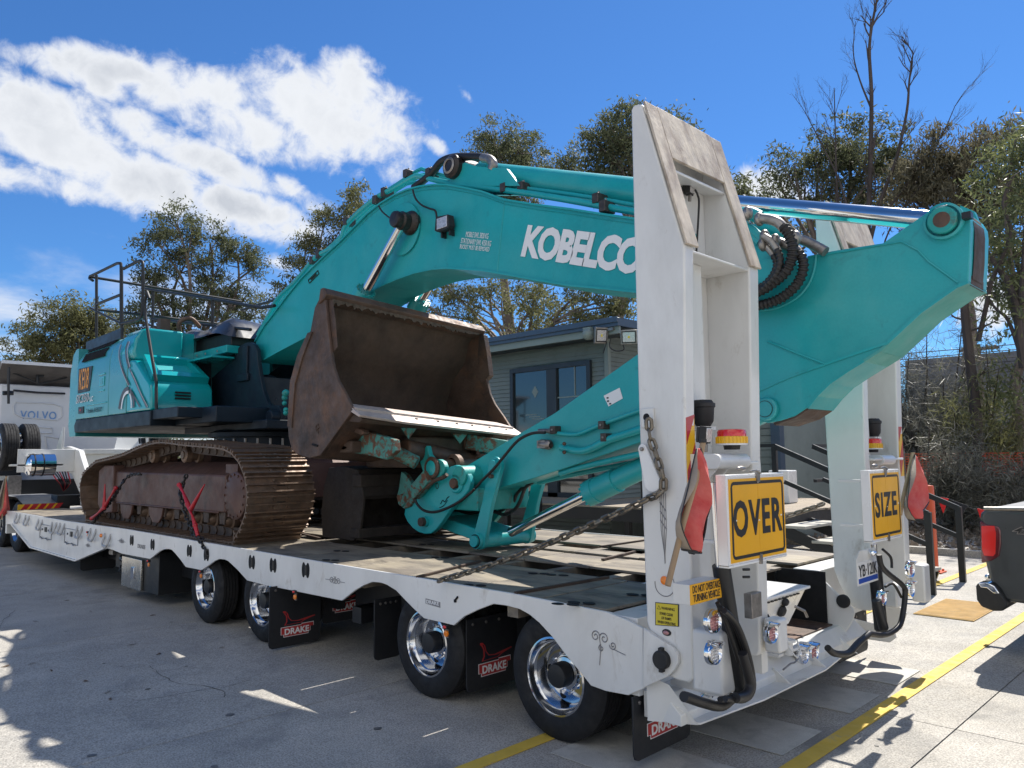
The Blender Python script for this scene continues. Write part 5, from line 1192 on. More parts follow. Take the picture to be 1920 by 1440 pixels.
pipe([(-4.118,1.55,4.87),(-3.934,1.55,4.909),(-3.774,1.55,4.964),(-3.627,1.55,5.038),(-3.431,1.55,5.029),(-3.173,1.55,4.961),(-2.967,1.55,4.895),(-2.864,1.55,4.842),(-2.817,1.55,4.79)], .042, M_hose, 'boom_hose', EX)
b = MB(); b.tube(smoothpath([(-2.968,1.55,4.889),(-2.864,1.55,4.842),(-2.809,1.55,4.776),(-2.833,1.55,4.727)], 4), .048, M_steel, 12); b.build('hose_elbow', EX)
# manifold, elbows and corrugated hoses at the boom tip
def corr(pp, r, par=EX):
    P_ = smoothpath(pp, 10); L = [0.0]
    for i in range(1, len(P_)): L.append(L[-1] + (P_[i] - P_[i - 1]).length)
    n_ = int(L[-1] / .0075); Q = []; R_ = []
    for k in range(n_ + 1):
        s = L[-1] * k / n_; i = min(max(j for j in range(len(L)) if L[j] <= s + 1e-9), len(P_) - 2)
        Q.append(P_[i].lerp(P_[i + 1], (s - L[i]) / max(L[i + 1] - L[i], 1e-9))); R_.append(r * (1.0 if (k // 2) % 2 else .80))
    b = MB(); b.tube(Q, R_, M_hose, 10); return b.build('corrugated_hose', par)
corr([(0.337,1.3,3.375),(0.373,1.3,3.321),(0.397,1.3,3.245),(0.397,1.3,3.17),(0.37,1.3,3.093),(0.322,1.3,3.035),(0.222,1.3,2.976),(0.128,1.3,2.946),(-0.037,1.3,2.937)], .040)
corr([(0.408,1.36,3.19),(0.436,1.36,3.136),(0.441,1.36,3.079),(0.423,1.36,3.015),(0.374,1.36,2.949),(0.271,1.36,2.886),(0.135,1.36,2.861),(-0.073,1.36,2.868)], .038)
corr([(0.244,1.33,3.194),(0.265,1.33,3.137),(0.251,1.33,3.079),(0.209,1.33,3.025),(0.135,1.33,2.984),(-0.052,1.33,2.971)], .027)
corr([(0.297,1.28,3.216),(0.317,1.28,3.141),(0.302,1.28,3.076),(0.269,1.28,3.022),(0.208,1.28,2.972),(0.138,1.28,2.93),(-0.029,1.28,2.875)], .027)
b = MB(); b.tube(smoothpath([(0.173,1.32,3.47),(0.241,1.32,3.447),(0.298,1.32,3.41),(0.339,1.32,3.356)], 4), .036, M_steel, 12); b.tube(smoothpath([(0.148,1.34,3.304),(0.195,1.34,3.264),(0.247,1.34,3.188)], 4), .026, M_steel, 12); b.tube(smoothpath([(0.194,1.3,3.333),(0.247,1.3,3.287),(0.291,1.3,3.214)], 4), .026, M_steel, 12)
b.tube(smoothpath([(0.327,1.5,3.333),(0.403,1.5,3.294),(0.477,1.5,3.241),(0.542,1.5,3.19)], 4), .036, M_steel, 12); b.tube(smoothpath([(0.239,1.4,3.309),(0.312,1.4,3.263),(0.369,1.4,3.228),(0.405,1.4,3.183)], 4), .034, M_steel, 12)
for c in [(0.152,1.33,3.473),(0.172,1.33,3.286),(0.187,1.33,3.337),(0.411,1.33,3.282),(0.264,1.33,3.29),(0.064,1.33,3.537)]: b.ball(c, .045, M_steel, 10, 6, (.8, 1, 1.2))
b.build('hose_fittings', EX)
b = MB(); b.tube(smoothpath([(-0.092,1.45,3.592),(0.015,1.45,3.575),(0.093,1.45,3.525)], 4), .05, M_teal, 12); b.tube(smoothpath([(-0.097,1.45,3.47),(-0.002,1.45,3.466),(0.071,1.45,3.402),(0.119,1.45,3.352)], 4), .034, M_teal, 12); b.tube(smoothpath([(-0.098,1.45,3.438),(0.008,1.45,3.407),(0.085,1.45,3.339)], 4), .03, M_teal, 12)
b.tube(smoothpath([(-0.089,1.6,3.499),(0.103,1.6,3.465),(0.204,1.6,3.403),(0.283,1.6,3.359)], 4), .045, M_teal, 12); b.box(-.30, -.15, 1.5, 1.7, 3.30, 3.6, M_teal)
b.build('tip_pipes', EX)
# arm
arm_poly = [(1.159,3.315),(1.204,3.339),(1.251,3.352),(1.306,3.349),(1.355,3.324),(1.395,3.287),(1.418,3.234),(1.42,3.177),(1.404,2.999),(1.386,2.842),(1.32,2.823),(1.105,2.693),(0.954,2.564),(0.85,2.473),(0.744,2.416),(0.633,2.358),(0.506,2.284),(0.417,2.205),(0.345,2.124),(0.25,2.068),(0.142,2.039),(0.048,2.027),(-0.034,2.05),(-0.065,2.114),(-0.08,2.154),(-0.429,2.078),(-1.08,1.912),(-1.519,1.796),(-1.925,1.69),(-2.316,1.594),(-2.732,1.506),(-3.109,1.429),(-3.286,1.452),(-3.385,1.526),(-3.368,1.624),(-3.268,1.701),(-3.026,1.797),(-2.506,2.008),(-2.024,2.194),(-1.089,2.642),(-0.539,2.879),(-0.164,3.036),(0.047,2.942),(0.209,2.894),(0.311,2.959),(0.362,3.047),(0.393,3.196),(0.607,3.196),(0.904,3.183)]
b = MB(); b.prism(arm_poly, 'y', 1.54, 1.96, M_teal); arm = b.build('arm', EX, bevel=.006, label='teal arm running down from the boom tip to the hitch')
b = MB()
edge_ = [(-0.041,2.258),(0.229,2.35),(0.499,2.42),(0.821,2.5),(0.899,2.516),(1.108,2.691),(1.323,2.821),(1.388,2.84)]
for i in range(len(edge_) - 1): b.beam((edge_[i][0], 1.537, edge_[i][1]), (edge_[i + 1][0], 1.537, edge_[i + 1][1]), .012, .02, M_teal)
e2 = [(0.406,1.535,3.185),(0.662,1.535,3.176),(1.021,1.535,3.168),(1.119,1.535,3.088),(1.171,1.535,3.009),(1.329,1.535,2.845)]
b.tube(e2, .006, M_teal, 5); b.tube([(0.078,1.532,2.62),(0.313,1.532,2.499),(0.48,1.532,2.419)], .008, M_teal, 5); b.tube(smoothpath([(0.462,1.53,3.188),(0.445,1.53,3.088),(0.394,1.53,2.983),(0.301,1.53,2.902),(0.151,1.53,2.854),(0.027,1.53,2.856)], 5), .010, M_teal, 6)
b.build('weld_seam', arm)
M_palegreen = mat('teal_edge_reflected_light', (0.07, 0.34, 0.31), .5, var=.1, dirt=(.05, .05, .04), damt=.9, dscale=14, dthr=.62)  # paler teal paints the light reflected onto the arm's underside
fl = [(1.386,2.839),(1.32,2.82),(1.105,2.69),(0.954,2.56),(0.849,2.47),(0.744,2.413),(0.633,2.354),(0.506,2.28),(0.417,2.201),(0.345,2.12)]
b = MB()
for i in range(len(fl) - 1): b.beam((fl[i][0], 1.75, fl[i][1]), (fl[i + 1][0], 1.75, fl[i + 1][1]), .43, .016, M_palegreen if i < 5 else M_teal)
b.build('arm_bottom_flange', arm)
b = MB(); fl = [(0.345,2.12),(0.25,2.064),(0.142,2.035),(0.089,2.018)]; 
for i in range(len(fl) - 1): b.beam((fl[i][0], 1.75, fl[i][1]), (fl[i + 1][0], 1.75, fl[i + 1][1]), .40, .02, M_rust)
b.build('arm_bottom_plate', arm)
c = Vector((1.28,1.535,3.241)); b = MB(); b.lathe([(.115, -.0), (.115, .03), (.10, .035)], c, (0, -1, 0), M_teal, 28); b.lathe([(.085, .03), (.085, .06), (.078, .066), (0, .066)], c, (0, -1, 0), M_tealworn, 28); b.lathe([(.05, .0665), (.045, .068), (0, .068)], c, (0, -1, 0), M_rust, 18)
b.box(c.x + .11, c.x + .16, c.y - .06, c.y, c.z - .02, c.z + .02, M_black); b.build('arm_top_pin', arm)
c = Vector((0.051,1.535,2.127)); b = MB(); b.lathe([(.085, 0), (.085, .03), (.075, .04), (.055, .04), (.055, .045), (0, .045)], c, (0, -1, 0), M_teal, 28); b.lathe([(.060, .041), (.060, .043), (.056, .043)], c, (0, -1, 0), M_ink, 28); b.build('bucket_cylinder_pin', arm)
b = MB(); b.prism([(1.378,3.296),(1.401,3.277),(1.417,3.202),(1.405,3.051),(1.386,2.824),(1.369,2.837),(1.358,2.958)], 'y', 1.60, 1.88, M_rustdark)
EA = [Vector(v) + Vector((.007, .07, 0)) for v in [(1.394,1.54,3.277),(1.414,1.54,3.225),(1.417,1.54,3.164),(1.404,1.54,2.999),(1.387,1.54,2.869)]]
b.loft(EA, [v + Vector((0, .24, 0)) for v in EA], M_rustdark, closed=False, cap=False)  # dark sheet on the end face stands in for a shaded slot
b.prism([(1.282,3.431),(1.36,3.373),(1.385,3.281),(1.353,2.844),(1.299,2.914)], 'y', 1.90, 1.955, M_teal); b.build('arm_nose', arm)
c = Vector((0.111,1.535,3.11)); b = MB(); b.lathe([(.20, 0), (.20, .012), (.185, .018), (.09, .018), (.09, .045), (.085, .05), (0, .05)], c, (0, -1, 0), M_teal, 32); b.build('arm_pivot', arm)
# bucket cylinder
p_a = Vector((-0.06,1.75,2.145)); p_b = Vector((-1.799,1.75,1.465)); p_c = Vector((-2.808,1.75,1.056)); 
b = MB(); d = (p_b - p_a).normalized(); b.cyl(p_a, p_b, .095, M_teal, seg=28); b.cyl(p_b - d * .34, p_b - d * .02, .110, M_teal, seg=28); b.cyl(p_b - d * .10, p_b, .118, M_teal, seg=28)
for k in range(12):
    u, w = ortho(d); tt = 2 * math.pi * k / 12; o_ = (u * math.cos(tt) + w * math.sin(tt)) * .100; b.cyl(p_b + o_, p_b + o_ + d * .03, .014, M_teal, seg=6)
b.build('bucket_cylinder_barrel', EX)
b = MB(); b.cyl(p_b, p_c, .047, M_rod, seg=28); b.build('chromed_rod', EX)
# links
lk0 = (-2.67,1.719); lk1 = (-2.905,0.995)
def linkplate(c0, c1, r0, r1, ya, yb, m, par, name, waist=.6):
    a = Vector((c0[0], 0, c0[1])); c = Vector((c1[0], 0, c1[1])); d = (c - a).normalized(); nn = Vector((d.z, 0, -d.x)); pts = []
    for k in range(11): t = rad(-90 + 18 * k); v = a + (-d * math.cos(t) + nn * math.sin(t)) * r0; pts.append((v.x, v.z))
    mid = (a + c) / 2 + nn * (r0 + r1) / 2 * waist; pts.append((mid.x, mid.z))
    for k in range(11): t = rad(90 - 18 * k); v = c + (d * math.cos(t) + nn * math.sin(t)) * r1; pts.append((v.x, v.z))
    mid = (a + c) / 2 - nn * (r0 + r1) / 2 * waist; pts.append((mid.x, mid.z))
    b = MB(); b.prism(pts, 'y', ya, yb, m); return b.build(name, par, bevel=.006)
linkplate(lk0, lk1, .085, .085, 1.40, 1.45, M_teal, EX, 'side_link', .75)
linkplate(lk0, lk1, .085, .085, 2.05, 2.10, M_teal, EX, 'side_link', .75)
b = MB(); b.cyl((lk1[0], 1.36, lk1[1]), (lk1[0], 2.14, lk1[1]), .075, M_teal, seg=24); b.lathe([(.055, -.0), (.055, .03), (0, .03)], (lk1[0], 1.36, lk1[1]), (0, -1, 0), M_teal, 20); b.lathe([(.056, .001), (.066, .012), (.066, .0)], (lk1[0], 1.36, lk1[1]), (0, -1, 0), M_ink, 20); b.build('link_pin', EX)
b = MB(); b.lathe([(.06, -.05), (.065, .0), (.05, .03), (0, .03)], (lk0[0], 1.40, lk0[1]), (0, -1, 0), M_teal, 22); b.cyl((lk0[0] - .03, 1.36, lk0[1] - .10), (lk0[0] - .03, 1.40, lk0[1] - .10), .02, M_rust, seg=8); b.build('link_pin', EX)
# bucket link (box) to the hitch
lk2 = (-3.7,1.138)
b = MB(); b.beam((lk2[0], 1.75, lk2[1]), (lk1[0], 1.75, lk1[1] + .005), .46, .12, M_teal, up=(0, 0, 1)); b.cyl((lk2[0], 1.48, lk2[1]), (lk2[0], 2.02, lk2[1]), .085, M_teal); b.build('bucket_link', EX, bevel=.012)
# quick hitch plates
hp = [(720 + .1944 * x, 760 + .1944 * y) for x, y in ()]
hpoly = [(-3.3,1.672),(-3.243,1.71),(-3.161,1.726),(-3.081,1.71),(-3.01,1.673),(-2.964,1.617),(-2.941,1.56),(-2.965,1.487),(-3.036,1.423),(-3.179,1.33),(-3.269,1.258),(-3.368,1.158),(-3.461,1.078),(-3.546,1.03),(-3.65,1.018),(-3.756,1.034),(-3.845,1.067),(-3.937,1.129),(-3.992,1.199),(-3.974,1.284),(-3.846,1.423),(-3.694,1.515),(-3.52,1.584),(-3.401,1.639)]
for ya in (1.33, 2.11):
    b = MB(); b.prism(hpoly, 'y', ya, ya + .06, M_tealworn if ya > 2 else M_teal); hh_ = b.build('hitch_plate', EX, bevel=.008)
    if ya < 2: hitch = hh_
b = MB(); c = Vector((-3.136,1.33,1.547)); b.lathe([(.10, 0), (.10, .015), (.085, .03), (.065, .03)], c, (0, -1, 0), M_teal, 26); b.lathe([(.05, .0), (.05, .06), (.045, .065), (0, .065)], c, (0, -1, 0), M_rust, 20); b.build('hitch_pin', hitch)
b = MB(); c = Vector((-3.63,1.33,1.147)); b.cyl(c, c + Vector((0, -.07, 0)), .045, M_rust, seg=20); b.lathe([(.055, .0), (.055, .03), (.047, .03)], c, (0, -1, 0), M_teal, 20); b.build('hitch_pin', hitch)
b = MB(); c = Vector((-3.441,1.33,1.515)); b.tube([(c.x + .02 * math.cos(rad(a)), 1.327, c.z + .028 * math.sin(rad(a))) for a in range(0, 360, 24)], .004, M_ink, 4, closed=True)
b.tube(smoothpath([(-3.387,1.327,1.335),(-3.354,1.327,1.373),(-3.32,1.327,1.358),(-3.287,1.327,1.396),(-3.254,1.327,1.413)], 4), .005, M_navy, 4); b.tube(smoothpath([(-3.404,1.327,1.297),(-3.337,1.327,1.321),(-3.279,1.327,1.376)], 4), .004, M_navy, 4); b.build('stencil_mark', hitch)
b = MB(); b.box(-3.5, -2.9, 1.39, 2.11, 1.28, 1.5, M_tealworn); b.cyl((-3.08, 1.3, 1.62), (-3.08, 2.2, 1.62), .10, M_tealworn); b.build('hitch_body', EX, bevel=.01)
# hitch jaws / ears with rusty bosses
def ear(poly, ya, m=M_tealflake, name='hitch_jaw'): b = MB(); b.prism(poly, 'y', ya, ya + .06, m); return b.build(name, EX, bevel=.008)
e1 = [(-3.619,1.891),(-3.576,1.929),(-3.541,1.836),(-3.472,1.781),(-3.387,1.786),(-3.32,1.759),(-3.287,1.705),(-3.304,1.652),(-3.371,1.598),(-3.489,1.564),(-3.593,1.59),(-3.646,1.672),(-3.69,1.76)]
ear(e1, 1.30, M_tealworn); ear(e1, 2.10)
e2_ = [(-4.009,1.658),(-3.934,1.625),(-3.842,1.542),(-3.788,1.46),(-3.787,1.361),(-3.859,1.292),(-3.96,1.266),(-4.054,1.307),(-4.092,1.385),(-4.055,1.465)]
ear(e2_, 1.30); ear(e2_, 2.10)
b = MB(); p = Vector((-3.472,1.3,1.699)); b.lathe([(.11, 0), (.115, .02), (.10, .035), (.078, .036), (.078, .03), (0, .03)], p, (0, -1, 0), M_rust, 28); b.lathe([(.076, .0305), (.07, .034), (0, .034)], p, (0, -1, 0), M_teal, 24)
p2 = Vector((-3.979,1.3,1.355)); b.lathe([(.07, 0), (.06, .02), (0, .02)], p2, (0, -1, 0), M_tealflake, 20); b.build('jaw_boss', EX)
b = MB(); a = Vector((-3.736,1.26,1.43)); c = Vector((-3.483,1.26,1.614)); b.beam(a, c, .10, .14, M_tealflake); b.build('jaw_bar', EX, bevel=.008)
b = MB(); b.tube(smoothpath([(-3.196,1.25,1.633),(-3.245,1.25,1.606),(-3.361,1.25,1.578),(-3.514,1.25,1.511),(-3.635,1.25,1.438),(-3.723,1.25,1.376)], 4), .02, M_rust, 8); b.build('jaw_spring', EX)
b = MB()
for ya in (1.5, 1.9): b.lathe([(.08, 0), (.12, .02), (.12, .08), (.08, .10)], (p.x + .05, ya, p.z + .02), Y, M_rust, 20)
b.cyl((p.x + .03, 1.35, p.z + .03), (p.x + .03, 2.1, p.z + .03), .055, M_rust); b.build('hitch_roller', EX)
# arm pipes, clamps, hitch hose, paper tag
pipe([(-0.937,1.5,2.198),(-1.097,1.5,2.158),(-1.434,1.5,2.074),(-1.672,1.5,2.003),(-1.783,1.5,1.992),(-1.985,1.5,2.012)], .020, M_teal, 'arm_pipe', arm)
pipe([(-0.962,1.49,2.034),(-1.149,1.49,1.988),(-1.373,1.49,1.935),(-1.548,1.49,1.87),(-1.698,1.49,1.845),(-1.902,1.49,1.881)], .034, M_teal, 'arm_pipe', arm)
pipe([(-1.045,1.6,1.828),(-1.405,1.6,1.768),(-1.763,1.6,1.703),(-2.017,1.6,1.644)], .026, M_teal, 'arm_pipe', arm); pipe([(-1.221,1.85,1.764),(-1.597,1.85,1.704),(-2.169,1.85,1.612),(-2.516,1.85,1.547)], .024, M_teal, 'arm_pipe', arm)
b = MB(); c = Vector((-2.102,1.49,1.913)); b.lathe([(.035, -.06), (.045, -.04), (.045, .06), (.03, .08)], c, (1, 0, -.1), M_steel, 14); b.box(c.x - .06, c.x + .04, 1.45, 1.49, c.z - .035, c.z + .035, M_steel)
c2 = Vector((-2.021,1.49,2.032)); b.lathe([(.018, -.15), (.022, -.02), (.03, 0), (.03, .05)], c2, (1, 0, -.05), M_steel, 12)
for q in [(-1.82,1.44,1.912),(-1.822,1.44,1.837)]: b.ball(q, .018, M_rust, 8, 5)
b.build('pipe_fitting', arm)
for c in ((-1.418,1.45,2.063), (-1.396,1.44,1.958), (-1.972,1.45,2.04)):
    b = MB(); c = Vector(c); b.box(c.x - .03, c.x + .03, 1.45, 1.54, c.z - .035, c.z + .035, mat('pipe_clamp', (0.06, 0.05, 0.045), .5)); b.cyl((c.x, 1.44, c.z), (c.x, 1.45, c.z), .012, M_steel, seg=6); b.build('pipe_clamp', arm, bevel=.008)
b = MB(); b.tube(smoothpath([(-1.975,1.36,2.015),(-2.119,1.36,2.014),(-2.254,1.36,1.979),(-2.358,1.36,1.922),(-2.501,1.36,1.805),(-2.647,1.36,1.685),(-2.796,1.36,1.583),(-2.911,1.36,1.494)], 5) + smoothpath([(-2.795,1.24,1.49),(-2.971,1.24,1.389),(-3.169,1.24,1.31),(-3.374,1.24,1.26),(-3.544,1.24,1.269),(-3.657,1.24,1.33),(-3.693,1.24,1.383)], 5), .014, M_hose, 10)
b.tube(smoothpath([(-2.541,1.8,1.558),(-2.651,1.8,1.494),(-2.726,1.8,1.361),(-2.802,1.8,1.279),(-2.955,1.8,1.219),(-3.15,1.8,1.249),(-3.479,1.8,1.213),(-3.694,1.8,1.243)], 5), .018, M_hose, 8); b.tube(smoothpath([(-2.709,1.9,1.542),(-2.861,1.9,1.432),(-2.939,1.9,1.322),(-3.135,1.9,1.233)], 5), .018, M_hose, 8); b.build('hitch_hose', EX)
b = MB(); q = [(-1.395,1.537,2.224),(-1.241,1.537,2.284),(-1.272,1.537,2.377),(-1.445,1.537,2.319)]; b.add([Vector(v) + Vector((0, -.001, 0)) for v in q], [(0, 1, 2, 3)], M_whiteclean); tagp = b.build('paper_label', arm)
b = MB()
for c in [(-1.397,1.533,2.27),(-1.401,1.533,2.298),(-1.374,1.533,2.246)]: b.box(c[0] - .01, c[0] + .01, 1.532, 1.534, c[2] - .006, c[2] + .006, M_ink)
b.build('paper_label_print', arm)
# handrails on the house roof
M_rail = mat('rail_grey', (0.014, 0.016, 0.018), .5, var=.1, spec=.4)
def rail(pp, r=.024, nm='handrail'): b = MB(); b.tube(pp, r, M_rail, 10); return b.build(nm, EX)
ry = .42
rail(smoothpath([(-10.079,0.42,3.92),(-10.125,0.42,4.352),(-10.181,0.42,4.877),(-10.236,0.42,4.939),(-10.386,0.42,4.967)], 3) + [Vector(v) for v in [(-11.458,0.42,4.982),(-11.712,0.42,4.99),(-11.736,0.42,4.956),(-11.558,0.42,4.888)]])
rail(smoothpath([(-10.058,0.42,3.943),(-9.439,0.42,3.911),(-9.224,0.42,3.938),(-9.189,0.42,4.014),(-9.201,0.42,4.371),(-9.234,0.42,4.719),(-9.283,0.42,4.785),(-9.439,0.42,4.823),(-10.056,0.42,4.82)], 3))
rail([(-10.108,0.42,4.418),(-11.335,0.42,4.438)]); rail([(-11.371,0.42,4.949),(-11.238,0.42,3.871)]); rail([(-10.157,0.42,4.873),(-10.008,0.42,3.7)])
L1 = Vector((-11.558,0.42,4.888)); rail([Vector((-11.71,0.42,4.98)), Vector((L1.x, 3.1, L1.z))]); rail([Vector((-11.608,0.42,4.404)), Vector((Vector((-11.608,0.42,4.404)).x, 3.1, Vector((-11.608,0.42,4.404)).z))])
rail([Vector((-11.61,0.42,4.413)), Vector((-10.058,0.42,3.943))], .020)
z_ = 4.72; xa = L1.x
rail([(xa, 3.1, z_), (-9.3, 3.1, z_), (-7.6, 3.1, z_ - .35), (-6.9, 3.1, z_ - .40)]); rail([(xa, 3.1, z_ - .55), (-7.2, 3.1, z_ - .75)]); rail([(-9.6, 3.1, 3.7), (-9.6, 3.1, z_)]); rail([(-8.2, 3.1, 3.7), (-8.2, 3.1, z_ - .2)])
p_ = Vector((-11.226,1.3,4.798)); p9 = Vector((-6.835,1.3,3.873))
rail([Vector((-11.664,1.3,4.898)), p_, Vector((-8.758,1.3,4.256)), Vector((-7.212,1.3,3.899)), p9]); rail([Vector((-11.23,1.3,4.283)), Vector((-7.514,1.3,3.629))]); rail([Vector((-11.226,1.3,4.798)), Vector((-11.191,1.3,4.117))]); rail([Vector((-8.777,1.3,4.259)), Vector((-8.771,1.3,3.853))])
rail([(-8.176,0.3,2.459),(-8.204,0.3,2.555),(-8.232,0.3,2.88),(-8.418,0.3,3.239),(-8.713,0.3,3.846),(-8.773,0.3,4.049),(-8.686,0.3,4.214),(-8.594,0.3,4.099)], .022, 'grab_rail')
b = MB(); a = Vector((-11.724,0.42,3.761)); c = Vector((-9.995,0.42,3.791)); b.beam(a, c, .03, .16, M_black); b.build('rail_base', EX)
# cab on the far side
b = MB(); M_glass = mat('tinted_glass', (0.02, 0.025, 0.03), .05, coat=1.0, var=0)
b.prism([(-8.9, 2.5), (-7.15, 2.5), (-7.0, 3.1), (-7.35, 4.0), (-7.5, 4.05), (-8.85, 4.05)], 'y', 2.30, 3.22, M_tealg); cabp = b.build('cab', EX, bevel=.03)
b = MB(); b.prism([(-8.75, 3.1), (-7.2, 3.1), (-7.45, 3.9), (-8.7, 3.9)], 'y', 2.29, 3.23, M_glass); b.build('cab_glass', cabp)


# ------------------------------------------------------------------ BUCKETS
BK = thing('digging_bucket', (-4.1, 1.5, 1.75), 'wide brown steel bucket with open mouth and bright lip, propped behind the hitch', 'bucket')
side = [(-4.154,3.526),(-4.325,3.363),(-4.403,3.132),(-4.634,2.932),(-4.769,2.641),(-4.845,2.205),(-4.816,2.033),(-4.745,1.902),(-4.633,1.85),(-4.387,1.81),(-4.183,1.835),(-3.601,2.268),(-3.732,2.42),(-3.876,2.572),(-3.956,2.701),(-4.009,2.867),(-4.074,3.146),(-4.121,3.416)]
lift = lambda y: -.15 * (y - .42) / 2.15
sh = lambda y: .03 * (y - .42) / 2.15
def at(y, pts): return [(x + sh(y), y, z + lift(y)) for x, z in pts]
ya, yb = .42, 2.57
shell = side[0:12]
for (u, v, lab) in ((ya, ya + .035, 'near side plate of the bucket'), (yb - .035, yb, None)):
    b = MB(); b.loft(at(u, side), at(v, side), M_rust); o = b.build('side_plate', BK, bevel=.006)
    if lab: o['label'] = lab
# curved back shell between the side plates, with thickness
cx_ = sum(p[0] for p in side) / len(side); cz_ = sum(p[1] for p in side) / len(side)
def inset(pts, d):
    out = []
    for i, (x, z) in enumerate(pts):
        v = Vector((cx_ - x, cz_ - z)); v.normalize(); out.append((x + v.x * d, z + v.y * d))
    return out
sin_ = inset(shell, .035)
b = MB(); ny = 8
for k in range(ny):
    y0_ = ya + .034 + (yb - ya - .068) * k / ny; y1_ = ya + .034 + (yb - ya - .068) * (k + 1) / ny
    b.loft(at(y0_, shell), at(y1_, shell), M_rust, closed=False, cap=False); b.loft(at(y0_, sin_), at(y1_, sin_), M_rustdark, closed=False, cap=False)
b.build('shell', BK)
# top beam, worn and caked
b = MB(); tp = side[0]; prof = [(tp[0] - .07, tp[1] - .14), (tp[0] - .035, tp[1] + .01), (tp[0] + .02, tp[1] + .015), (tp[0] + .085, tp[1] - .06), (tp[0] + .05, tp[1] - .10)]
b.loft(at(ya - .02, prof), at(yb + .02, prof), M_rust); b.build('top_beam', BK, bevel=.008)
b = MB(); r2 = random.Random(5); pr = []
N_ = 110
up_ = [(tp[0] + .06, tp[1] - .085)] * 2
vs = []
for i in range(N_ + 1):
    y = ya + .06 + (yb - ya - .12) * i / N_; dd = .030 + .035 * r2.random() ** 2 + .02 * abs(math.sin(i * .23 + r2.random()))
    for (dx, dz) in ((.062, -.07), (.052, -.07 - dd), (.030, -.07 - dd * .9), (.02, -.09)): vs.append((tp[0] + dx + sh(y), y, tp[1] + dz + lift(y)))
b.add(vs, [(4 * i + j, 4 * i + j + 1, 4 * i + 5 + j, 4 * i + 4 + j) for i in range(N_) for j in range(3)], mat('caked_mud', (0.085, 0.065, 0.048), .9, var=.3, vscale=14, bump=.8, bscale=40)); b.build('caked_mud', BK)
# side wear strips
for (y, s) in ((ya - .018, 1), (yb, 1)):
    b = MB(); w = [(-4.347,3.112),(-4.432,3.111),(-4.641,2.885),(-4.778,2.623),(-4.81,2.26),(-4.818,2.147),(-4.728,2.132),(-4.72,2.245),(-4.676,2.593),(-4.532,2.863)]
    b.loft(at(y, w), at(y + .022, w), M_rust); b.build('wear_strip', BK, bevel=.004)
b = MB(); w = [(side[14][0] - .02, side[14][1] + .4), (side[14][0] + .06, side[14][1] + .4), (side[14][0] + .10, side[14][1] + .9), (side[14][0] + .0, side[14][1] + .92)]
w = [(-4.121,3.427),(-4.051,3.416),(-3.996,3.19),(-3.951,2.915),(-4.087,2.832),(-4.148,2.881),(-4.156,3.211)]; b.loft(at(yb - .04, w), at(yb + .03, w), M_rust); b.loft(at(ya + .036, w), at(ya + .05, w), M_rust); b.build_each('side_cutter', BK, bevel=.004)
b = MB(); c = [(-4.267,0.417,2.128),(-4.227,0.417,2.153),(-4.205,0.417,2.115),(-4.245,0.417,2.084),(-4.267,0.417,2.128),(-4.214,0.417,2.061)]; b.tube(c, .008, M_rustdark, 5); b.tube([(-4.324,0.417,1.95),(-4.221,0.417,1.932)], .012, M_void, 5); b.build('cast_mark', BK)
# cutting edge: two plates, the outer one ground bright
lx, lz = side[11]
e0 = [(lx - .16, lz + .075), (lx - .16, lz + .045), (lx + .02, lz - .005), (lx + .025, lz + .02)]
e1 = [(lx - .03, lz + .025), (lx - .035, lz - .02), (lx + .10, lz - .075), (lx + .115, lz - .055)]
e1b = [(lx - .03, lz + .025), (lx - .035, lz - .02), (lx + .155, lz - .10), (lx + .17, lz - .08)]
b = MB(); b.loft(at(ya + .02, e0), at(yb - .02, e0), M_polish); b.build('lip_plate', BK, bevel=.003)
b = MB(); b.loft(at(ya + .0, e1), at(ya + .5, e1b), M_polish); b.loft(at(ya + .5, e1b), at(yb + .02, e1b), M_polish); cut = b.build('cutting_edge', BK, bevel=.003, label='worn bright cutting edge')
b = MB(); 
for f in (.33, .46, .58, .68, .80, .92):
    y = ya + (yb - ya) * f; b.add([(lx + .05 + sh(y), y - .02, lz - .012 + lift(y)), (lx + .08 + sh(y), y - .015, lz - .026 + lift(y)), (lx + .08 + sh(y), y + .015, lz - .026 + lift(y)), (lx + .05 + sh(y), y + .02, lz - .012 + lift(y))], [(0, 1, 2, 3)], M_void)
b.build('bolt_holes', cut, kind='stuff')
b = MB(); un = [(lx - .2, lz - .02), (lx + .03, lz - .04), (lx + .09, lz - .09), (lx + .05, lz - .12), (lx - .2, lz - .10)]; b.loft(at(ya + .04, un), at(yb - .04, un), M_rustdark); b.build('lip_beam', BK, bevel=.006)
for f in (.30, .62, .8):
    y = ya + (yb - ya) * f; b = MB(); b.add([(lx + .02, y - .09, lz - .12 + lift(y)), (lx + .05, y + .09, lz - .12 + lift(y)), (lx + .03, y, lz - .23 + lift(y)), (lx - .04, y - .07, lz - .1 + lift(y)), (lx - .03, y + .07, lz - .1 + lift(y)), (lx - .01, y, lz - .21 + lift(y))], [(0, 1, 2), (3, 5, 4), (0, 3, 4, 1), (1, 4, 5, 2), (2, 5, 3, 0)], M_tealflake); b.build('lip_gusset', BK)
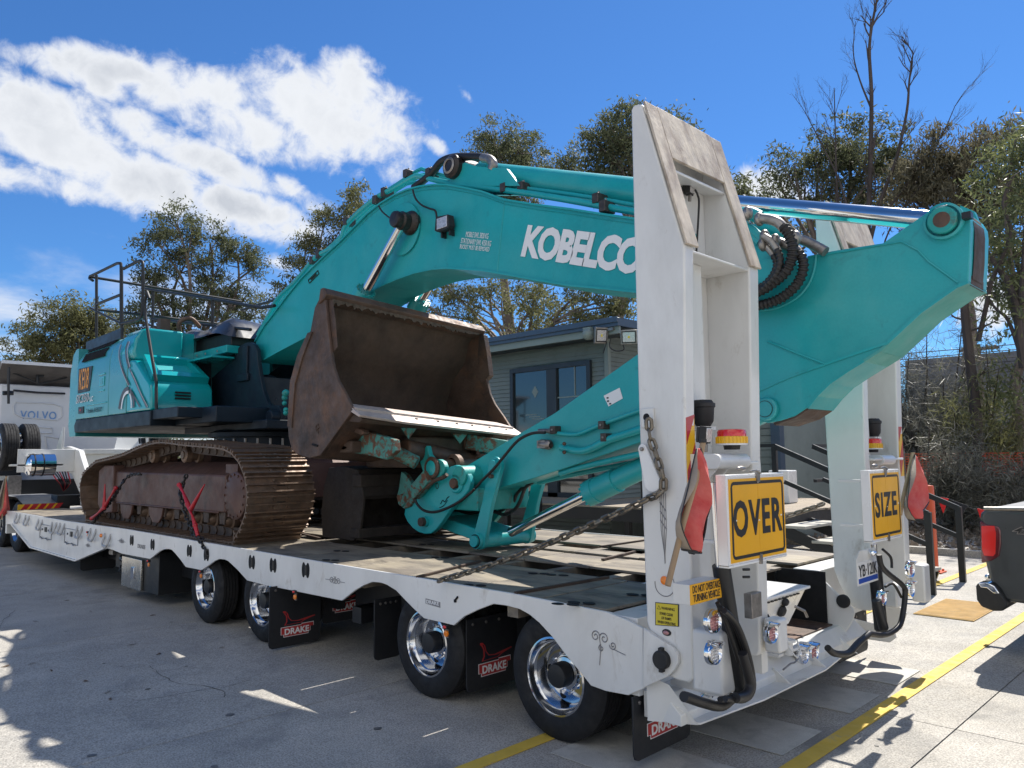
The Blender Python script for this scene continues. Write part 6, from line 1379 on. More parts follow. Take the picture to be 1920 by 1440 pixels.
# tilt frame with hydraulic tilt cylinders
b = MB(); a = Vector((-3.842,0.62,2)); c = Vector((-3.634,0.95,1.886))
b.prism([(-4.242,1.989),(-4.154,2.059),(-3.829,2.076),(-3.365,1.98),(-3.339,1.867),(-3.484,1.786),(-4.21,1.9)], 'y', .72, .80, M_tealflake); b.beam(Vector((-4.238,0.78,1.967)), Vector((-3.832,1.05,1.878)), .22, .17, M_tealflake)
b.cyl((-3.737,1,1.871), (-3.544,1.15,1.75), .07, M_tealflake, seg=16); b.build('tilt_cylinder', BK, bevel=.01)
b = MB(); b.beam((-3.053,2.35,1.837), (-3.695,2,1.975), .22, .17, M_tealflake); b.build('tilt_cylinder', BK, bevel=.01)
for pp in ([(-4.114,2.181),(-3.713,2.081),(-3.685,2.049),(-3.731,2.029),(-3.918,2.077),(-4.064,2.125)], [(-4.33,2.001),(-3.992,1.929),(-3.953,1.907),(-4.03,1.881),(-4.258,1.923),(-4.391,1.969)]):
    b = MB(); b.prism(pp, 'y', .6, .68, M_rust); b.build('pivot_lug', BK, bevel=.01)
b = MB(); b.lathe([(.12, -.03), (.12, .03), (.07, .04), (.06, .02), (0, .02)], (-3.75,2.481,2.041), (1, -.6, 0), M_rust, 20); b.box(-4.0, -3.8, 2.2, 2.4, 1.78, 2.05, M_rust); b.build('pivot_lug', BK, bevel=.006)
b = MB(); b.box(-4.45, -3.72, 1.15, 1.95, 1.70, 2.02, M_rustdark); b.box(-4.5, -3.9, .6, 2.4, 1.86, 1.98, M_rustdark); b.cyl((-3.7, 1.1, 1.9), (-3.7, 2.2, 1.72), .10, M_rust); b.build('tilt_frame', BK, bevel=.02)
BK2 = thing('trenching_bucket', (-4.3, 1.6, 0.9), 'dark brown bucket lying flat on the deck in the shade under the larger bucket', 'bucket')
b = MB(); M_shade = mat('shade_toned_bucket_steel', (0.022, 0.016, 0.012), .8, var=.35, vscale=4, bump=.5, bscale=20)  # brown steel darkened to carry the shade under the larger bucket
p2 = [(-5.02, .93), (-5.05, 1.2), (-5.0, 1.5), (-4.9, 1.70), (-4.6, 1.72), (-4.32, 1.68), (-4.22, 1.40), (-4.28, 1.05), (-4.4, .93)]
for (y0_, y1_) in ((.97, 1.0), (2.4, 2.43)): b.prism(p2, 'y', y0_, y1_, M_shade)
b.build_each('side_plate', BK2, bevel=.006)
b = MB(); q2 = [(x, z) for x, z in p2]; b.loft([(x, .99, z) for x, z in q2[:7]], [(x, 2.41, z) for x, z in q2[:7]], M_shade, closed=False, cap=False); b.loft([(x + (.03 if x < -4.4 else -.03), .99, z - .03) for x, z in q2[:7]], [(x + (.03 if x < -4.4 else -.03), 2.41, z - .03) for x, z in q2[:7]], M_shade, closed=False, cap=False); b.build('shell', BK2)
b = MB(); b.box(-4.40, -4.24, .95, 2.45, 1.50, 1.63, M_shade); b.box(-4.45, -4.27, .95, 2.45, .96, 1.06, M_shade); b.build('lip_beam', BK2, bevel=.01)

# ------------------------------------------------------------------ CHAINS
link_mesh = {}
def link(L, w, r, m):
    key = (L, w, r, m.name)
    if key not in link_mesh:
        P_ = []; h = L / 2 - w / 2
        for k in range(7): t = rad(-90 + 30 * k); P_.append((h + (w / 2 - r) * math.cos(t), (w / 2 - r) * math.sin(t), 0))
        for k in range(7): t = rad(90 + 30 * k); P_.append((-h + (w / 2 - r) * math.cos(t), (w / 2 - r) * math.sin(t), 0))
        b = MB(); b.tube(P_, r, m, 6, closed=True); o = b.build('chain_link', None); link_mesh[key] = o.data; bpy.data.objects.remove(o)
    return link_mesh[key]
def chain(pp, L, w, r, m, par, sub=None):
    P_ = smoothpath(pp, 8); S = [0.0]
    for i in range(1, len(P_)): S.append(S[-1] + (P_[i] - P_[i - 1]).length)
    pitch = L - 2.6 * r; n_ = max(2, int(S[-1] / pitch)); me = link(L, w, r, m)
    jr = random.Random(11)
    for k in range(n_):
        s = S[-1] * (k + .5) / n_; i = min(max(j for j in range(len(S)) if S[j] <= s + 1e-9), len(P_) - 2)
        p = P_[i].lerp(P_[i + 1], (s - S[i]) / max(S[i + 1] - S[i], 1e-9)); d = (P_[i + 1] - P_[i]).normalized(); u, v = ortho(d)
        a = (math.pi / 2 if k % 2 else 0) + .7 + jr.uniform(-.25, .25); uu = u * math.cos(a) + v * math.sin(a); vv = d.cross(uu)
        M = Matrix(((d.x, uu.x, vv.x, p.x), (d.y, uu.y, vv.y, p.y), (d.z, uu.z, vv.z, p.z), (0, 0, 0, 1)))
        o = bpy.data.objects.new('chain_link', me); COL.objects.link(o); put(o, par, M)
def sag(a, c, s, n=8):
    a = Vector(a); c = Vector(c); return [a.lerp(c, k / n) - Vector((0, 0, s * 4 * (k / n) * (1 - k / n))) for k in range(n + 1)]
a = (-1.74,-0.07,0.91)
C1 = thing('ramp_chain', a, 'long steel chain rising from the deck plates to the ramp nearest the camera', 'chain', 'chains holding up the ramps')
chain(sag(a, (0.088,-0.04,1.555), .035) + [Vector(v) for v in [(0.139,-0.045,1.572),(0.179,-0.045,1.597),(0.198,-0.045,1.633),(0.19,-0.045,1.692),(0.167,-0.045,1.767),(0.141,-0.045,1.843),(0.114,-0.045,1.919),(0.112,-0.045,1.974),(0.11,-0.045,2.008)]], .086, .052, .0105, M_chain, C1)
C2 = thing('ramp_chain', (-2.369,6.805,0.91), 'shorter length of steel chain leading to the ramp on the far side', 'chain', 'chains holding up the ramps')
chain(sag((-0.581,2.3,1.207), (-0.029,2.62,1.393), .02), .086, .052, .0105, M_chain, C2)
CA = thing('lashing_chain', (-9.094,-0.23,0.92), 'dark lashing chain with red lever binder at the front end of the track', 'lashing chain', 'lashing chains over the tracks')
chain([Vector(v) for v in [(-8.179,0.12,1.623),(-8.493,0.12,1.613),(-8.732,0.12,1.559)]] + [Vector(v) for v in [(-8.621,0.03,1.483),(-8.876,0.03,1.317),(-9.186,0.03,1.158),(-9.466,0.03,1.034),(-9.71,0.03,0.923),(-9.937,0.03,0.817),(-10.09,0.03,0.848)]], .085, .055, .011, M_chaindark, CA)
def binder(pts, lever, par):
    b = MB(); P_ = [Vector(v) for v in pts]; b.tube(P_, [.022, .014, .028, .014, .024][:len(P_)] + [.02] * max(0, len(P_) - 5), M_redpaint, 8)
    for v in P_[::2]: b.ball(v, .030, M_redpaint, 8, 6)
    o = b.build('ratchet_binder', par)
    b = MB(); l0, l1 = Vector(lever[0]), Vector(lever[1]); d = (l1 - l0); b.tube([l0, l0 + d * .5, l1], [.028, .018, .006], M_redpaint, 8); b.build('binder_lever', par)
    return o
binder([(-8.693,-0.02,1.433),(-8.872,-0.02,1.319),(-9.116,-0.02,1.164),(-9.375,-0.02,1.063),(-9.645,-0.02,0.975)], [(-9.102,-0.03,1.128),(-9.1,-0.03,1.484)], CA)
CB = thing('lashing_chain', (-4.515,-0.554,0.92), 'dark lashing chain with red lever binder over the middle of the track', 'lashing chain', 'lashing chains over the tracks')
chain([Vector(v) for v in [(-6.641,0.1,1.63),(-6.712,0.1,1.546),(-6.755,0.1,1.488)]] + [Vector(v) for v in [(-6.515,-0.02,1.416),(-6.413,-0.02,1.265),(-6.282,-0.02,1.118),(-6.129,-0.02,1.019),(-5.981,-0.02,0.939),(-5.864,-0.02,0.865),(-5.751,-0.02,0.804),(-5.735,-0.02,0.759)]], .085, .055, .011, M_chaindark, CB)
chain([Vector(v) for v in [(-6.049,-0.03,1.042),(-6.133,-0.03,1.001),(-6.073,-0.03,0.963),(-5.93,-0.03,0.943),(-5.845,-0.03,0.925)]], .085, .055, .011, M_chaindark, CB)
binder([(-6.504,-0.04,1.516),(-6.375,-0.04,1.426),(-6.247,-0.04,1.303),(-6.122,-0.04,1.187),(-6.028,-0.04,1.073),(-5.949,-0.04,0.96)], [(-6.131,-0.05,1.247),(-5.783,-0.05,1.535)], CB)
CC = thing('lashing_chain', (-10.61,-0.264,0.92), 'thin chain crossing the front of the deck near the prime mover', 'lashing chain', 'lashing chains over the tracks')
chain([Vector(v) for v in [(-14.872,1.2,1.035),(-15.509,1.2,0.937),(-16.105,1.2,0.837),(-16.573,1.2,0.762)]], .085, .055, .011, M_chaindark, CC)

# ------------------------------------------------------------------ OVERSIZE BOARDS AND FLAGS
def board(word, q, x, label, par_group, tx):
    # q: world corners BL BR TR TL of the yellow panel in plane x
    y0_, y1_ = (q[0][1] + q[3][1]) / 2, (q[1][1] + q[2][1]) / 2; z0_, z1_ = (q[0][2] + q[1][2]) / 2, (q[2][2] + q[3][2]) / 2
    S = thing('oversize_sign', (x, (y0_ + y1_) / 2, z0_), label, 'sign', par_group)
    b = MB(); m_ = .010
    b.box(x - .014, x - .004, y0_ - m_, y1_ + m_, z0_ - m_, z1_ + m_, M_whiteclean)
    for (ya_, yb_, za_, zb_) in ((y0_ - m_ - .012, y0_ - m_, z0_ - m_, z1_ + m_), (y0_ - m_ - .012, y1_ + m_, z1_ + m_, z1_ + m_ + .012), (y0_ - m_ - .012, y1_ + m_, z0_ - m_ - .012, z0_ - m_)): b.box(x - .06, x - .002, ya_, yb_, za_, zb_, M_whiteclean)
    b.box(x - .34, x - .015, y0_ + .30, y0_ + .33, z0_ + .05, z0_ + .07, M_white); b.box(x - .34, x - .015, y0_ + .30, y0_ + .33, z1_ - .07, z1_ - .05, M_white)
    b.build('frame', S, bevel=.003)
    b = MB(); ym = (y0_ + y1_) / 2
    b.box(x - .004, x, y0_, ym - .001, z0_, z1_, M_yellow); b.box(x - .004, x, ym + .001, y1_, z0_, z1_, M_yellow)
    pn = b.build('panel', S)
    b = MB(); t_ = .016; o_ = .014; r_ = .035
    for (ya_, yb_, za_, zb_) in ((y0_ + o_, y0_ + o_ + t_, z0_ + o_ + .03, z1_ - o_ - .03), (y1_ - o_ - t_, y1_ - o_, z0_ + o_ + .03, z1_ - o_ - .03), (y0_ + o_ + .03, y1_ - o_ - .03, z0_ + o_, z0_ + o_ + t_), (y0_ + o_ + .03, y1_ - o_ - .03, z1_ - o_ - t_, z1_ - o_)): b.box(x + .0004, x + .0016, ya_, yb_, za_, zb_, M_ink)
    for (cy_, cz2, a0) in ((y0_ + o_ + .03, z0_ + o_ + .03, 180), (y1_ - o_ - .03, z0_ + o_ + .03, 270), (y1_ - o_ - .03, z1_ - o_ - .03, 0), (y0_ + o_ + .03, z1_ - o_ - .03, 90)):
        A = [(x + .001, cy_ + .03 * math.cos(rad(a0 + 15 * k)), cz2 + .03 * math.sin(rad(a0 + 15 * k))) for k in range(7)]; B_ = [(x + .001, cy_ + (.03 - t_) * math.cos(rad(a0 + 15 * k)), cz2 + (.03 - t_) * math.sin(rad(a0 + 15 * k))) for k in range(7)]
        b.loft(A, B_, M_ink, closed=False, cap=False)
    b.build('border', S)
    text(word, 'lettering', S, (x + .0006, tx[0], tx[2]), Y, Z, tx[1] - tx[0], tx[3] - tx[2], M_ink, off=.03, spacing=1.15)
    b = MB(); b.tube([(x, ym - .08, z1_ + .035), (x + .005, ym - .02, z1_ + .04), (x + .01, ym + .02, z1_ + .025)], .006, M_steel, 6); b.ball((x - .02, ym - .13, z1_ + .05), .014, M_steel, 8, 6, (1, 3.4, 1)); b.box(x - .005, x + .008, ym - .015, ym + .015, z1_ - .02, z1_ + .04, M_steel); b.box(x - .005, x + .008, ym - .01, ym + .01, z0_ - .03, z0_ + .02, M_steel)
    b.build('latch', S)
    b = MB()
    for (f, g) in ((.1, .5), (.5, .47), (.5, .95), (.92, .5), (.5, .04)): b.ball((x + .001, y0_ + (y1_ - y0_) * f, z0_ + (z1_ - z0_) * g), .005, M_whiteclean, 6, 4)
    b.build('rivets', S, kind='stuff')
    return S
q = [(0.72,-0.254,1.261),(0.72,0.342,1.275),(0.72,0.336,1.679),(0.72,-0.255,1.678)]
L0 = (0.72,-0.224,1.387); L1_ = (0.72,0.301,1.382); T0 = (0.72,-0.21,1.572)
board('OVER', q, .72, 'yellow board reading OVER on the ramp nearest the camera', None, (L0[1], L1_[1], L0[2], T0[2]))
q = [(0.72,1.606,1.235),(0.72,2.143,1.225),(0.72,2.15,1.661),(0.72,1.622,1.669)]
L0 = (0.72,1.664,1.367); L1_ = (0.72,2.071,1.375); T0 = (0.72,1.679,1.536)
board('SIZE', q, .72, 'yellow board reading SIZE on the far ramp', None, (L0[1], L1_[1], L0[2], T0[2]))
# red flags: hanging cloth with dark piping on a wooden stick
M_flag = mat('faded_red_cloth', (0.56, 0.065, 0.06), .85, var=.12, vscale=6, bump=.2, bscale=90, two=(0.62, 0.17, 0.14), tscale=5, tthr=.52, twid=.15)
M_flagback = mat('dusty_flag_lining', (0.30, 0.25, 0.20), .9, var=.15, vscale=8, bump=.2, bscale=90)
M_wood = mat('weathered_wood', (0.36, 0.25, 0.15), .8, var=.25, vscale=6, stretch=(1, 1, .15), bump=.3)
def flag(x, outline, spine, stick, label, split, sgn=1):
    F = thing('warning_flag', stick[1], label, 'flag')
    # cloth: rows between spine (upper, hanging edge) and free edge
    rows = 16; cols = 9
    def samp(pl, t):
        P_ = [Vector(v) for v in pl]; S = [0]
        for i in range(1, len(P_)): S.append(S[-1] + (P_[i] - P_[i - 1]).length)
        s = S[-1] * t; i = min(max(j for j in range(len(S)) if S[j] <= s + 1e-9), len(P_) - 2)
        return P_[i].lerp(P_[i + 1], (s - S[i]) / max(S[i + 1] - S[i], 1e-9))
    vs = []
    for i in range(rows + 1):
        t = i / rows; A = samp(spine, t); B_ = samp(outline, t)
        for j in range(cols + 1):
            u = j / cols; p = A.lerp(B_, u); p = p + X * (.04 * math.sin(u * 9.5 + t * 3.0) * min(1, t * 3) + .012 * math.sin(u * 23 - t * 5) * min(1, t * 3)) ; vs.append(p)
    b = MB()
    for mi_, j0, j1 in ((M_flagback, 0, split), (M_flag, split, cols)):
        k0 = len(b.v)
        b.add(vs, [(i * (cols + 1) + j, i * (cols + 1) + j + 1, (i + 1) * (cols + 1) + j + 1, (i + 1) * (cols + 1) + j) for i in range(rows) for j in range(j0, j1)], mi_)
    c = b.build('cloth', F); so = c.modifiers.new('thick', 'SOLIDIFY'); so.thickness = .004
    b = MB(); edge = [vs[i * (cols + 1) + cols] for i in range(rows + 1)] + [vs[rows * (cols + 1) + j] for j in range(cols - 1, -1, -1)]; b.tube(edge, .0065, M_ink, 6); b.tube([vs[i * (cols + 1)] for i in range(rows, -1, -1)], .0035, M_ink, 6); b.build('piping', F)
    b = MB(); b.tube([Vector(v) for v in stick], .015, M_wood, 10); b.tube([Vector(stick[0]) + Vector((0, 0, .02)), Vector(stick[0])], .02, M_blackm, 8); b.build('stick', F)
flag(.6, [(0.62,-0.343,1.835),(0.62,-0.301,1.776),(0.62,-0.274,1.715),(0.62,-0.239,1.634),(0.62,-0.208,1.555),(0.62,-0.259,1.489),(0.62,-0.277,1.437),(0.62,-0.301,1.387),(0.62,-0.343,1.349),(0.62,-0.414,1.324)], [(0.62,-0.378,1.83),(0.62,-0.421,1.757),(0.62,-0.478,1.681),(0.62,-0.544,1.594),(0.62,-0.603,1.51),(0.62,-0.596,1.472),(0.62,-0.563,1.423),(0.62,-0.519,1.379),(0.62,-0.483,1.351)], [(0.6,-0.282,1.862),(0.6,-0.359,1.677),(0.6,-0.492,1.464),(0.6,-0.634,1.197)], 'faded red flag on a wooden stick tied to the ramp nearest the camera', 3)
flag(.6, [(0.62,2.895,1.762),(0.62,2.98,1.668),(0.62,3.094,1.571),(0.62,3.169,1.47),(0.62,3.196,1.395),(0.62,3.107,1.357),(0.62,2.968,1.322),(0.62,2.834,1.289)], [(0.62,2.849,1.788),(0.62,2.735,1.706),(0.62,2.622,1.614),(0.62,2.531,1.495),(0.62,2.471,1.418),(0.62,2.489,1.39),(0.62,2.573,1.333),(0.62,2.709,1.284)], [(0.6,2.865,1.805),(0.6,2.724,1.631),(0.6,2.588,1.472),(0.6,2.496,1.337)], 'faded red flag with dark piping hanging outside the far ramp', 3)


# ------------------------------------------------------------------ SITE OFFICE
M_clad = mat('grey_green_cladding', (0.18, 0.21, 0.20), .55, var=.06, vscale=1.5, dirt=(.10, .11, .10), damt=.4, dscale=2)
M_fascia = mat('slate_blue_fascia', (0.045, 0.07, 0.11), .4, var=.08, coat=.2)
M_trim = mat('pale_green_trim', (0.20, 0.24, 0.225), .5, var=.06)
M_wframe = mat('dark_window_frame', (0.022, 0.03, 0.04), .4)
M_pane = mat('window_glass', (0.015, 0.02, 0.022), .04, var=0, coat=1.0, spec=.8)
OF = thing('site_office', (-12, 11, 0), 'low grey green clad site office with a slate blue fascia standing behind the excavator arm', 'building')
FZ = .92
b = MB(); z = FZ
XW0, XW1 = -21.0, (-7.13,9,3.963)[0]
while z < 4.2:
    b.add([(XW0, 9.0, z), (XW1, 9.0, z), (XW1, 8.975, z + .005), (XW0, 8.975, z + .005), (XW0, 9.0, z + .095), (XW1, 9.0, z + .095)], [(3, 2, 5, 4), (0, 1, 2, 3)], M_clad)
    b.add([(XW1, 9.0, z), (XW1, 14, z), (XW1 + .025, 14, z + .005), (XW1 + .025, 8.975, z + .005), (XW1, 9.0, z + .095), (XW1, 14, z + .095)], [(3, 2, 5, 4), (0, 1, 2, 3)], M_clad); z += .095
b.build('cladding', OF, kind='stuff')
b = MB(); b.box(XW0, XW1 - .01, 9.01, 14, 0.0, 4.3, M_clad); b.build('wall', OF)
b = MB()
for k in range(9): b.box(XW0, XW1, 8.94, 9.0, .02 + k * .1, .09 + k * .1, M_trim)
b.build('base_boards', OF, kind='stuff')
XC = (-6.311,8.3,4.499)[0]; zf = (-6.311,8.3,4.499)[2]; zf0 = (-6.318,8.3,4.257)[2]
b = MB(); b.box(XW0, XC, 8.28, 8.36, zf0 + .08, zf, M_fascia); b.box(XW0, XC, 8.24, 8.28, zf - .09, zf + .02, M_fascia); b.box(XC - .08, XC, 8.36, 14.5, zf0 + .08, zf, M_fascia); b.build('fascia', OF, bevel=.006)
b = MB(); b.box(XW0, XC - .03, 8.34, 8.40, zf0 - .06, zf0 + .08, M_trim); b.build('trim_board', OF)
b = MB(); b.box(XW0, XC - .08, 8.36, 14.4, zf - .12, zf - .04, M_fascia); b.box(XW0, XC - .1, 8.38, 9.0, zf0 - .02, zf0 + .0, M_wframe); b.build('roof', OF)
b = MB(); b.box(XW1 - .05, XW1 + .05, 8.93, 9.02, FZ, zf0, M_trim); b.build('corner_trim', OF)
# sliding door/window
d0 = (-9.946,8.95,3.824); d1 = (-7.549,8.95,3.843)
zt = (d0[2] + d1[2]) / 2; xa, xb = d0[0], d1[0]; W = xb - xa
wf = MB()
for (x0, x1, z0, z1) in ((xa, xa + .10, FZ, zt), (xb - .10, xb, FZ, zt), (xa + .10, xb - .10, zt - .10, zt), (xa + W * .48, xa + W * .60, FZ, zt - .10), (xa + .10, xb - .10, FZ, FZ + .1)): wf.box(x0, x1, 8.90, 8.975, z0, z1, M_wframe)
wd = wf.build('window', OF, bevel=.004)
b = MB(); b.box(xa + .1, xa + W * .48, 8.95, 8.957, FZ + .1, zt - .1, M_pane); b.build('pane', wd); b = MB(); b.box(xa + W * .60, xb - .10, 8.955, 8.962, FZ + .1, zt - .1, M_pane); b.build('pane', wd)
b = MB(); xm = xa + W * .81; b.box(xm - .012, xm + .012, 8.94, 8.954, zt - .72, zt - .1, M_trim); b.box(xa + W * .60, xb - .1, 8.94, 8.9545, zt - .76, zt - .735, M_trim); b.build('glazing_bar', wd)
b = MB(); c = Vector((-9.182,8.945,3.259)); b.add([(c.x - .1, 8.946, c.z), (c.x, 8.946, c.z - .14), (c.x + .1, 8.946, c.z), (c.x, 8.946, c.z + .14)], [(0, 1, 2, 3)], M_trim)
for k in range(3): b.box(c.x - .3 + .1 * k, c.x + .05 + .1 * k, 8.944, 8.947, c.z - .52 - .05 * k, c.z - .50 - .05 * k, M_trim)
b.build('door_decal', wd, kind='stuff')
# recessed right-hand block
XR = (-4.646,11.6,1.818)[0]
b = MB(); b.box(XW1, XR, 11.6, 15, 0, 3.9, M_clad); b.build('wall', OF)
b = MB(); z = .1
while z < 3.6: b.box(XW1 + .1, XR - .02, 11.56, 11.60, z, z + .135, M_clad); z += .15
b.build('cladding', OF, kind='stuff')
b = MB(); b.box(XR - .18, XR + .02, 11.45, 11.65, 0, 3.9, M_fascia); b.box(XW1, XR + .1, 11.3, 11.4, 3.7, 3.95, M_fascia); b.box(XW1, XR + .1, 11.3, 15.2, 3.9, 4.0, M_fascia); b.build('corner_post', OF)
c = Vector((-6.833,9.4,0.974)); b = MB(); b.box(XW1 + .3, XW1 + .5, 11.4, 11.56, .9, 3.2, M_fascia); b.build('door_frame', OF)
b = MB(); p0_ = [(-8.577,11.5,1.154),(-8.272,11.5,0.404)]; x0, x1 = p0_[0][0], p0_[1][0]; z0, z1 = p0_[1][2], p0_[0][2]
for k in range(5): b.box(x0, x1, 11.50, 11.53, z0 + (z1 - z0) * k / 4 - .02, z0 + (z1 - z0) * k / 4 + .02, M_whiteclean)
for k in range(4): b.box(x0 + (x1 - x0) * k / 3 - .02, x0 + (x1 - x0) * k / 3 + .02, 11.49, 11.52, z0, z1, M_whiteclean)
b.build('white_lattice', OF)
b = MB(); q = [(-3.993,9.6,1.469),(-3.606,9.6,1.51),(-3.63,9.6,0.998),(-4.016,9.6,0.947)]; b.box(q[0][0], q[1][0], 9.6, 9.95, FZ, q[1][2], M_whiteclean); AC = b.build('air_conditioner', bevel=.02); tag(AC, 'white air conditioner unit on the veranda behind the OVER board', 'air conditioner')
# flood lights under the eave corner
def flood(c, n, w, h, label):
    F = thing('flood_light', c, label, 'flood light', None); c = Vector(c); n = Vector(n).normalized(); R = n.to_track_quat('X', 'Z').to_matrix()
    def bx(b, x0, x1, y0, y1, z0, z1, m):
        v = [c + R @ Vector((x, y, z)) for x in (x0, x1) for y in (y0, y1) for z in (z0, z1)]; b.add(v, [(0, 1, 3, 2), (4, 6, 7, 5), (0, 4, 5, 1), (2, 3, 7, 6), (0, 2, 6, 4), (1, 5, 7, 3)], m)
    b = MB(); bx(b, -.10, 0, -w, w, -h, h, M_steel); b.build('housing', F, bevel=.01)
    b = MB(); bx(b, 0, .006, -w * .86, w * .86, -h * .82, h * .82, M_ink); bx(b, .006, .010, -w * .72, w * .72, -h * .66, h * .66, M_clear); bx(b, .010, .014, -w * .12, w * .12, -h * .15, h * .15, M_warn); b.build('reflector', F)
    b = MB(); bx(b, -.2, -.1, -.03, .03, -.03, .03, M_steel); b.build('bracket', F)
flood((-6.664,8.2,4.172), (.9, -.6, -.25), .13, .16, 'tilted square flood light, the left one under the office eave')
flood((-6.008,8.2,4.063), (.5, -.8, -.1), .16, .14, 'square flood light with a yellow diode, the right one under the office eave')
c = Vector((-7.041,8.25,4.244)); SN = thing('motion_sensor', c, 'small white dome sensor hanging under the office eave left of the flood lights', 'sensor')
b = MB(); b.ball(c, .13, M_trim, 14, 8, (1, 1, .9)); b.box(c.x - .1, c.x + .1, c.y - .05, c.y + .1, c.z + .06, c.z + .14, M_trim); b.build('dome', SN)
b = MB(); b.tube(smoothpath([(-6.48,8.25,4.092),(-6.511,8.25,3.937),(-6.357,8.25,3.836),(-6.165,8.25,3.847),(-6.224,8.25,4.01)], 4), .012, M_black, 6); b.tube([(-6.574,8.25,4.05),(-6.672,8.25,3.827)], .012, M_black, 6); b.box((-6.713,8.3,4.264)[0], (-6.449,8.3,4.231)[0], 8.28, 8.34, (-6.713,8.3,4.264)[2], (-6.712,8.3,4.317)[2], M_steel); tag(b.build('light_cable'), 'loose black cable looped between the two flood lights', 'cable')
# timber deck, balustrade and steps
M_board = mat('deck_timber', (0.30, 0.25, 0.19), .8, var=.2, vscale=4, bump=.3, stretch=(.3, 3, 1)); M_step = mat('step_timber', (0.42, 0.40, 0.35), .8, var=.12, vscale=3, bump=.2)
VD = thing('veranda', (-7, 8.5, 0), 'raised timber veranda with black rails and steps down towards the bollard', 'veranda')
b = MB(); b.box(0, 12.0 + 7.3, 0, .115, -.03, 0, M_board); first = None
for k in range(38):
    y = 7.15 + k * .12
    if y > 11.4: break
    L = 1.0 if y < 8.9 else .52
    M = Matrix.Translation((-22 if y < 8.9 else XW1 + .05, y, FZ)) @ Matrix.Diagonal((1.0 if y < 8.9 else (-2.7 - XW1) / 19.3, 1, 1, 1))
    if first is None: first = b.build('floor_board', None); put(first, VD, M)
    else: inst(first, 'floor_board', VD, M)
b = MB(); b.box(-22, -2.7, 7.12, 7.16, FZ - .25, FZ - .04, M_black); b.box(-2.74, -2.70, 7.16, 11.4, FZ - .25, FZ - .04, M_black); b.build('edge_beam', VD)
for x in (-20, -17, -14, -11.2, -8.5, -5.5, -2.9): b = MB(); b.box(x - .05, x + .05, 7.3, 7.4, 0, FZ - .04, M_black); b.build('stump', VD)
def bar(p, q, w=.05, h=.05, nm='rail', par=VD): b = MB(); b.beam(p, q, w, h, M_black); return b.build(nm, par)
bar((-22, 7.12, 1.93), (-2.62, 7.12, 1.93)); bar((-22, 7.12, 1.37), (-2.62, 7.12, 1.37))
for x in (-20, -16.5, -13.2, -10.2, -7.39, -5.0, -2.64): b = MB(); b.box(x - .035, x + .035, 7.09, 7.15, .7, 1.93, M_black); b.build('post', VD)
for y in (8.4,): pass
bar((-2.64, 7.12, 1.92), (-.60, 7.12, 1.02), .05, .07); bar((-2.5, 7.12, 1.40), (-.60, 7.12, .62), .05, .06); bar((-2.64, 8.45, 1.92), (-.60, 8.45, 1.02), .05, .07); bar((-2.5, 8.45, 1.40), (-.6, 8.45, .62), .05, .06)
for y in (7.12, 8.45): b = MB(); b.box(-.64, -.56, y - .03, y + .03, 0, 1.04, M_black); b.build('post', VD)
b = MB(); b.box(-2.68, -2.62, 11.3, 11.36, 0.7, 1.93, M_black); b.build('post', VD)
bar((-2.65, 8.5, 1.93), (-2.65, 11.35, 1.93)); bar((-2.65, 8.5, 1.37), (-2.65, 11.35, 1.37)); b = MB(); b.box(-2.68, -2.62, 9.85, 9.9, .7, 1.93, M_black); b.build('post', VD)
for k, (x, z) in enumerate(((-2.45, .76), (-2.0, .57), (-1.52, .38), (-1.05, .19))):
    b = MB(); b.box(x - .17, x + .20, 7.18, 8.40, z - .04, z, M_step); b.build('tread', VD, bevel=.004)
for y in (7.22, 8.36): bar((-2.7, y, .72), (-.9, y, .04), .05, .16, 'stringer')

# ------------------------------------------------------------------ TREES
def leafmat(name, c1, c2, tr=.3, rough=.5):
    m = bpy.data.materials.new(name); m.use_nodes = True; nt = m.node_tree; N = nt.nodes; L = nt.links; b = N['Principled BSDF']; out = N['Material Output']
    tc = N.new('ShaderNodeTexCoord'); nz = N.new('ShaderNodeTexNoise'); nz.inputs['Scale'].default_value = 1.1; nz.inputs['Detail'].default_value = 6; nz.inputs['Roughness'].default_value = .7
    L.new(tc.outputs['Object'], nz.inputs['Vector']); r = N.new('ShaderNodeMapRange'); r.inputs[1].default_value = .35; r.inputs[2].default_value = .65; L.new(nz.outputs[0], r.inputs[0])
    wn = N.new('ShaderNodeTexWhiteNoise'); geo = N.new('ShaderNodeNewGeometry'); L.new(geo.outputs['Random Per Island'], wn.inputs['Vector'])
    ad = N.new('ShaderNodeMath'); ad.operation = 'MULTIPLY_ADD'; L.new(geo.outputs['Random Per Island'], ad.inputs[0]); ad.inputs[1].default_value = .6; L.new(r.outputs[0], ad.inputs[2])
    sb = N.new('ShaderNodeMath'); sb.operation = 'SUBTRACT'; sb.use_clamp = True; L.new(ad.outputs[0], sb.inputs[0]); sb.inputs[1].default_value = .3
    mx = N.new('ShaderNodeMixRGB'); mx.inputs[1].default_value = (*c1, 1); mx.inputs[2].default_value = (*c2, 1); L.new(sb.outputs[0], mx.inputs[0]); L.new(mx.outputs[0], b.inputs['Base Color']); b.inputs['Roughness'].default_value = rough
    t = N.new('ShaderNodeBsdfTranslucent'); L.new(mx.outputs[0], t.inputs[0]); ms = N.new('ShaderNodeMixShader'); ms.inputs[0].default_value = tr
    L.new(b.outputs[0], ms.inputs[1]); L.new(t.outputs[0], ms.inputs[2]); L.new(ms.outputs[0], out.inputs[0]); return m
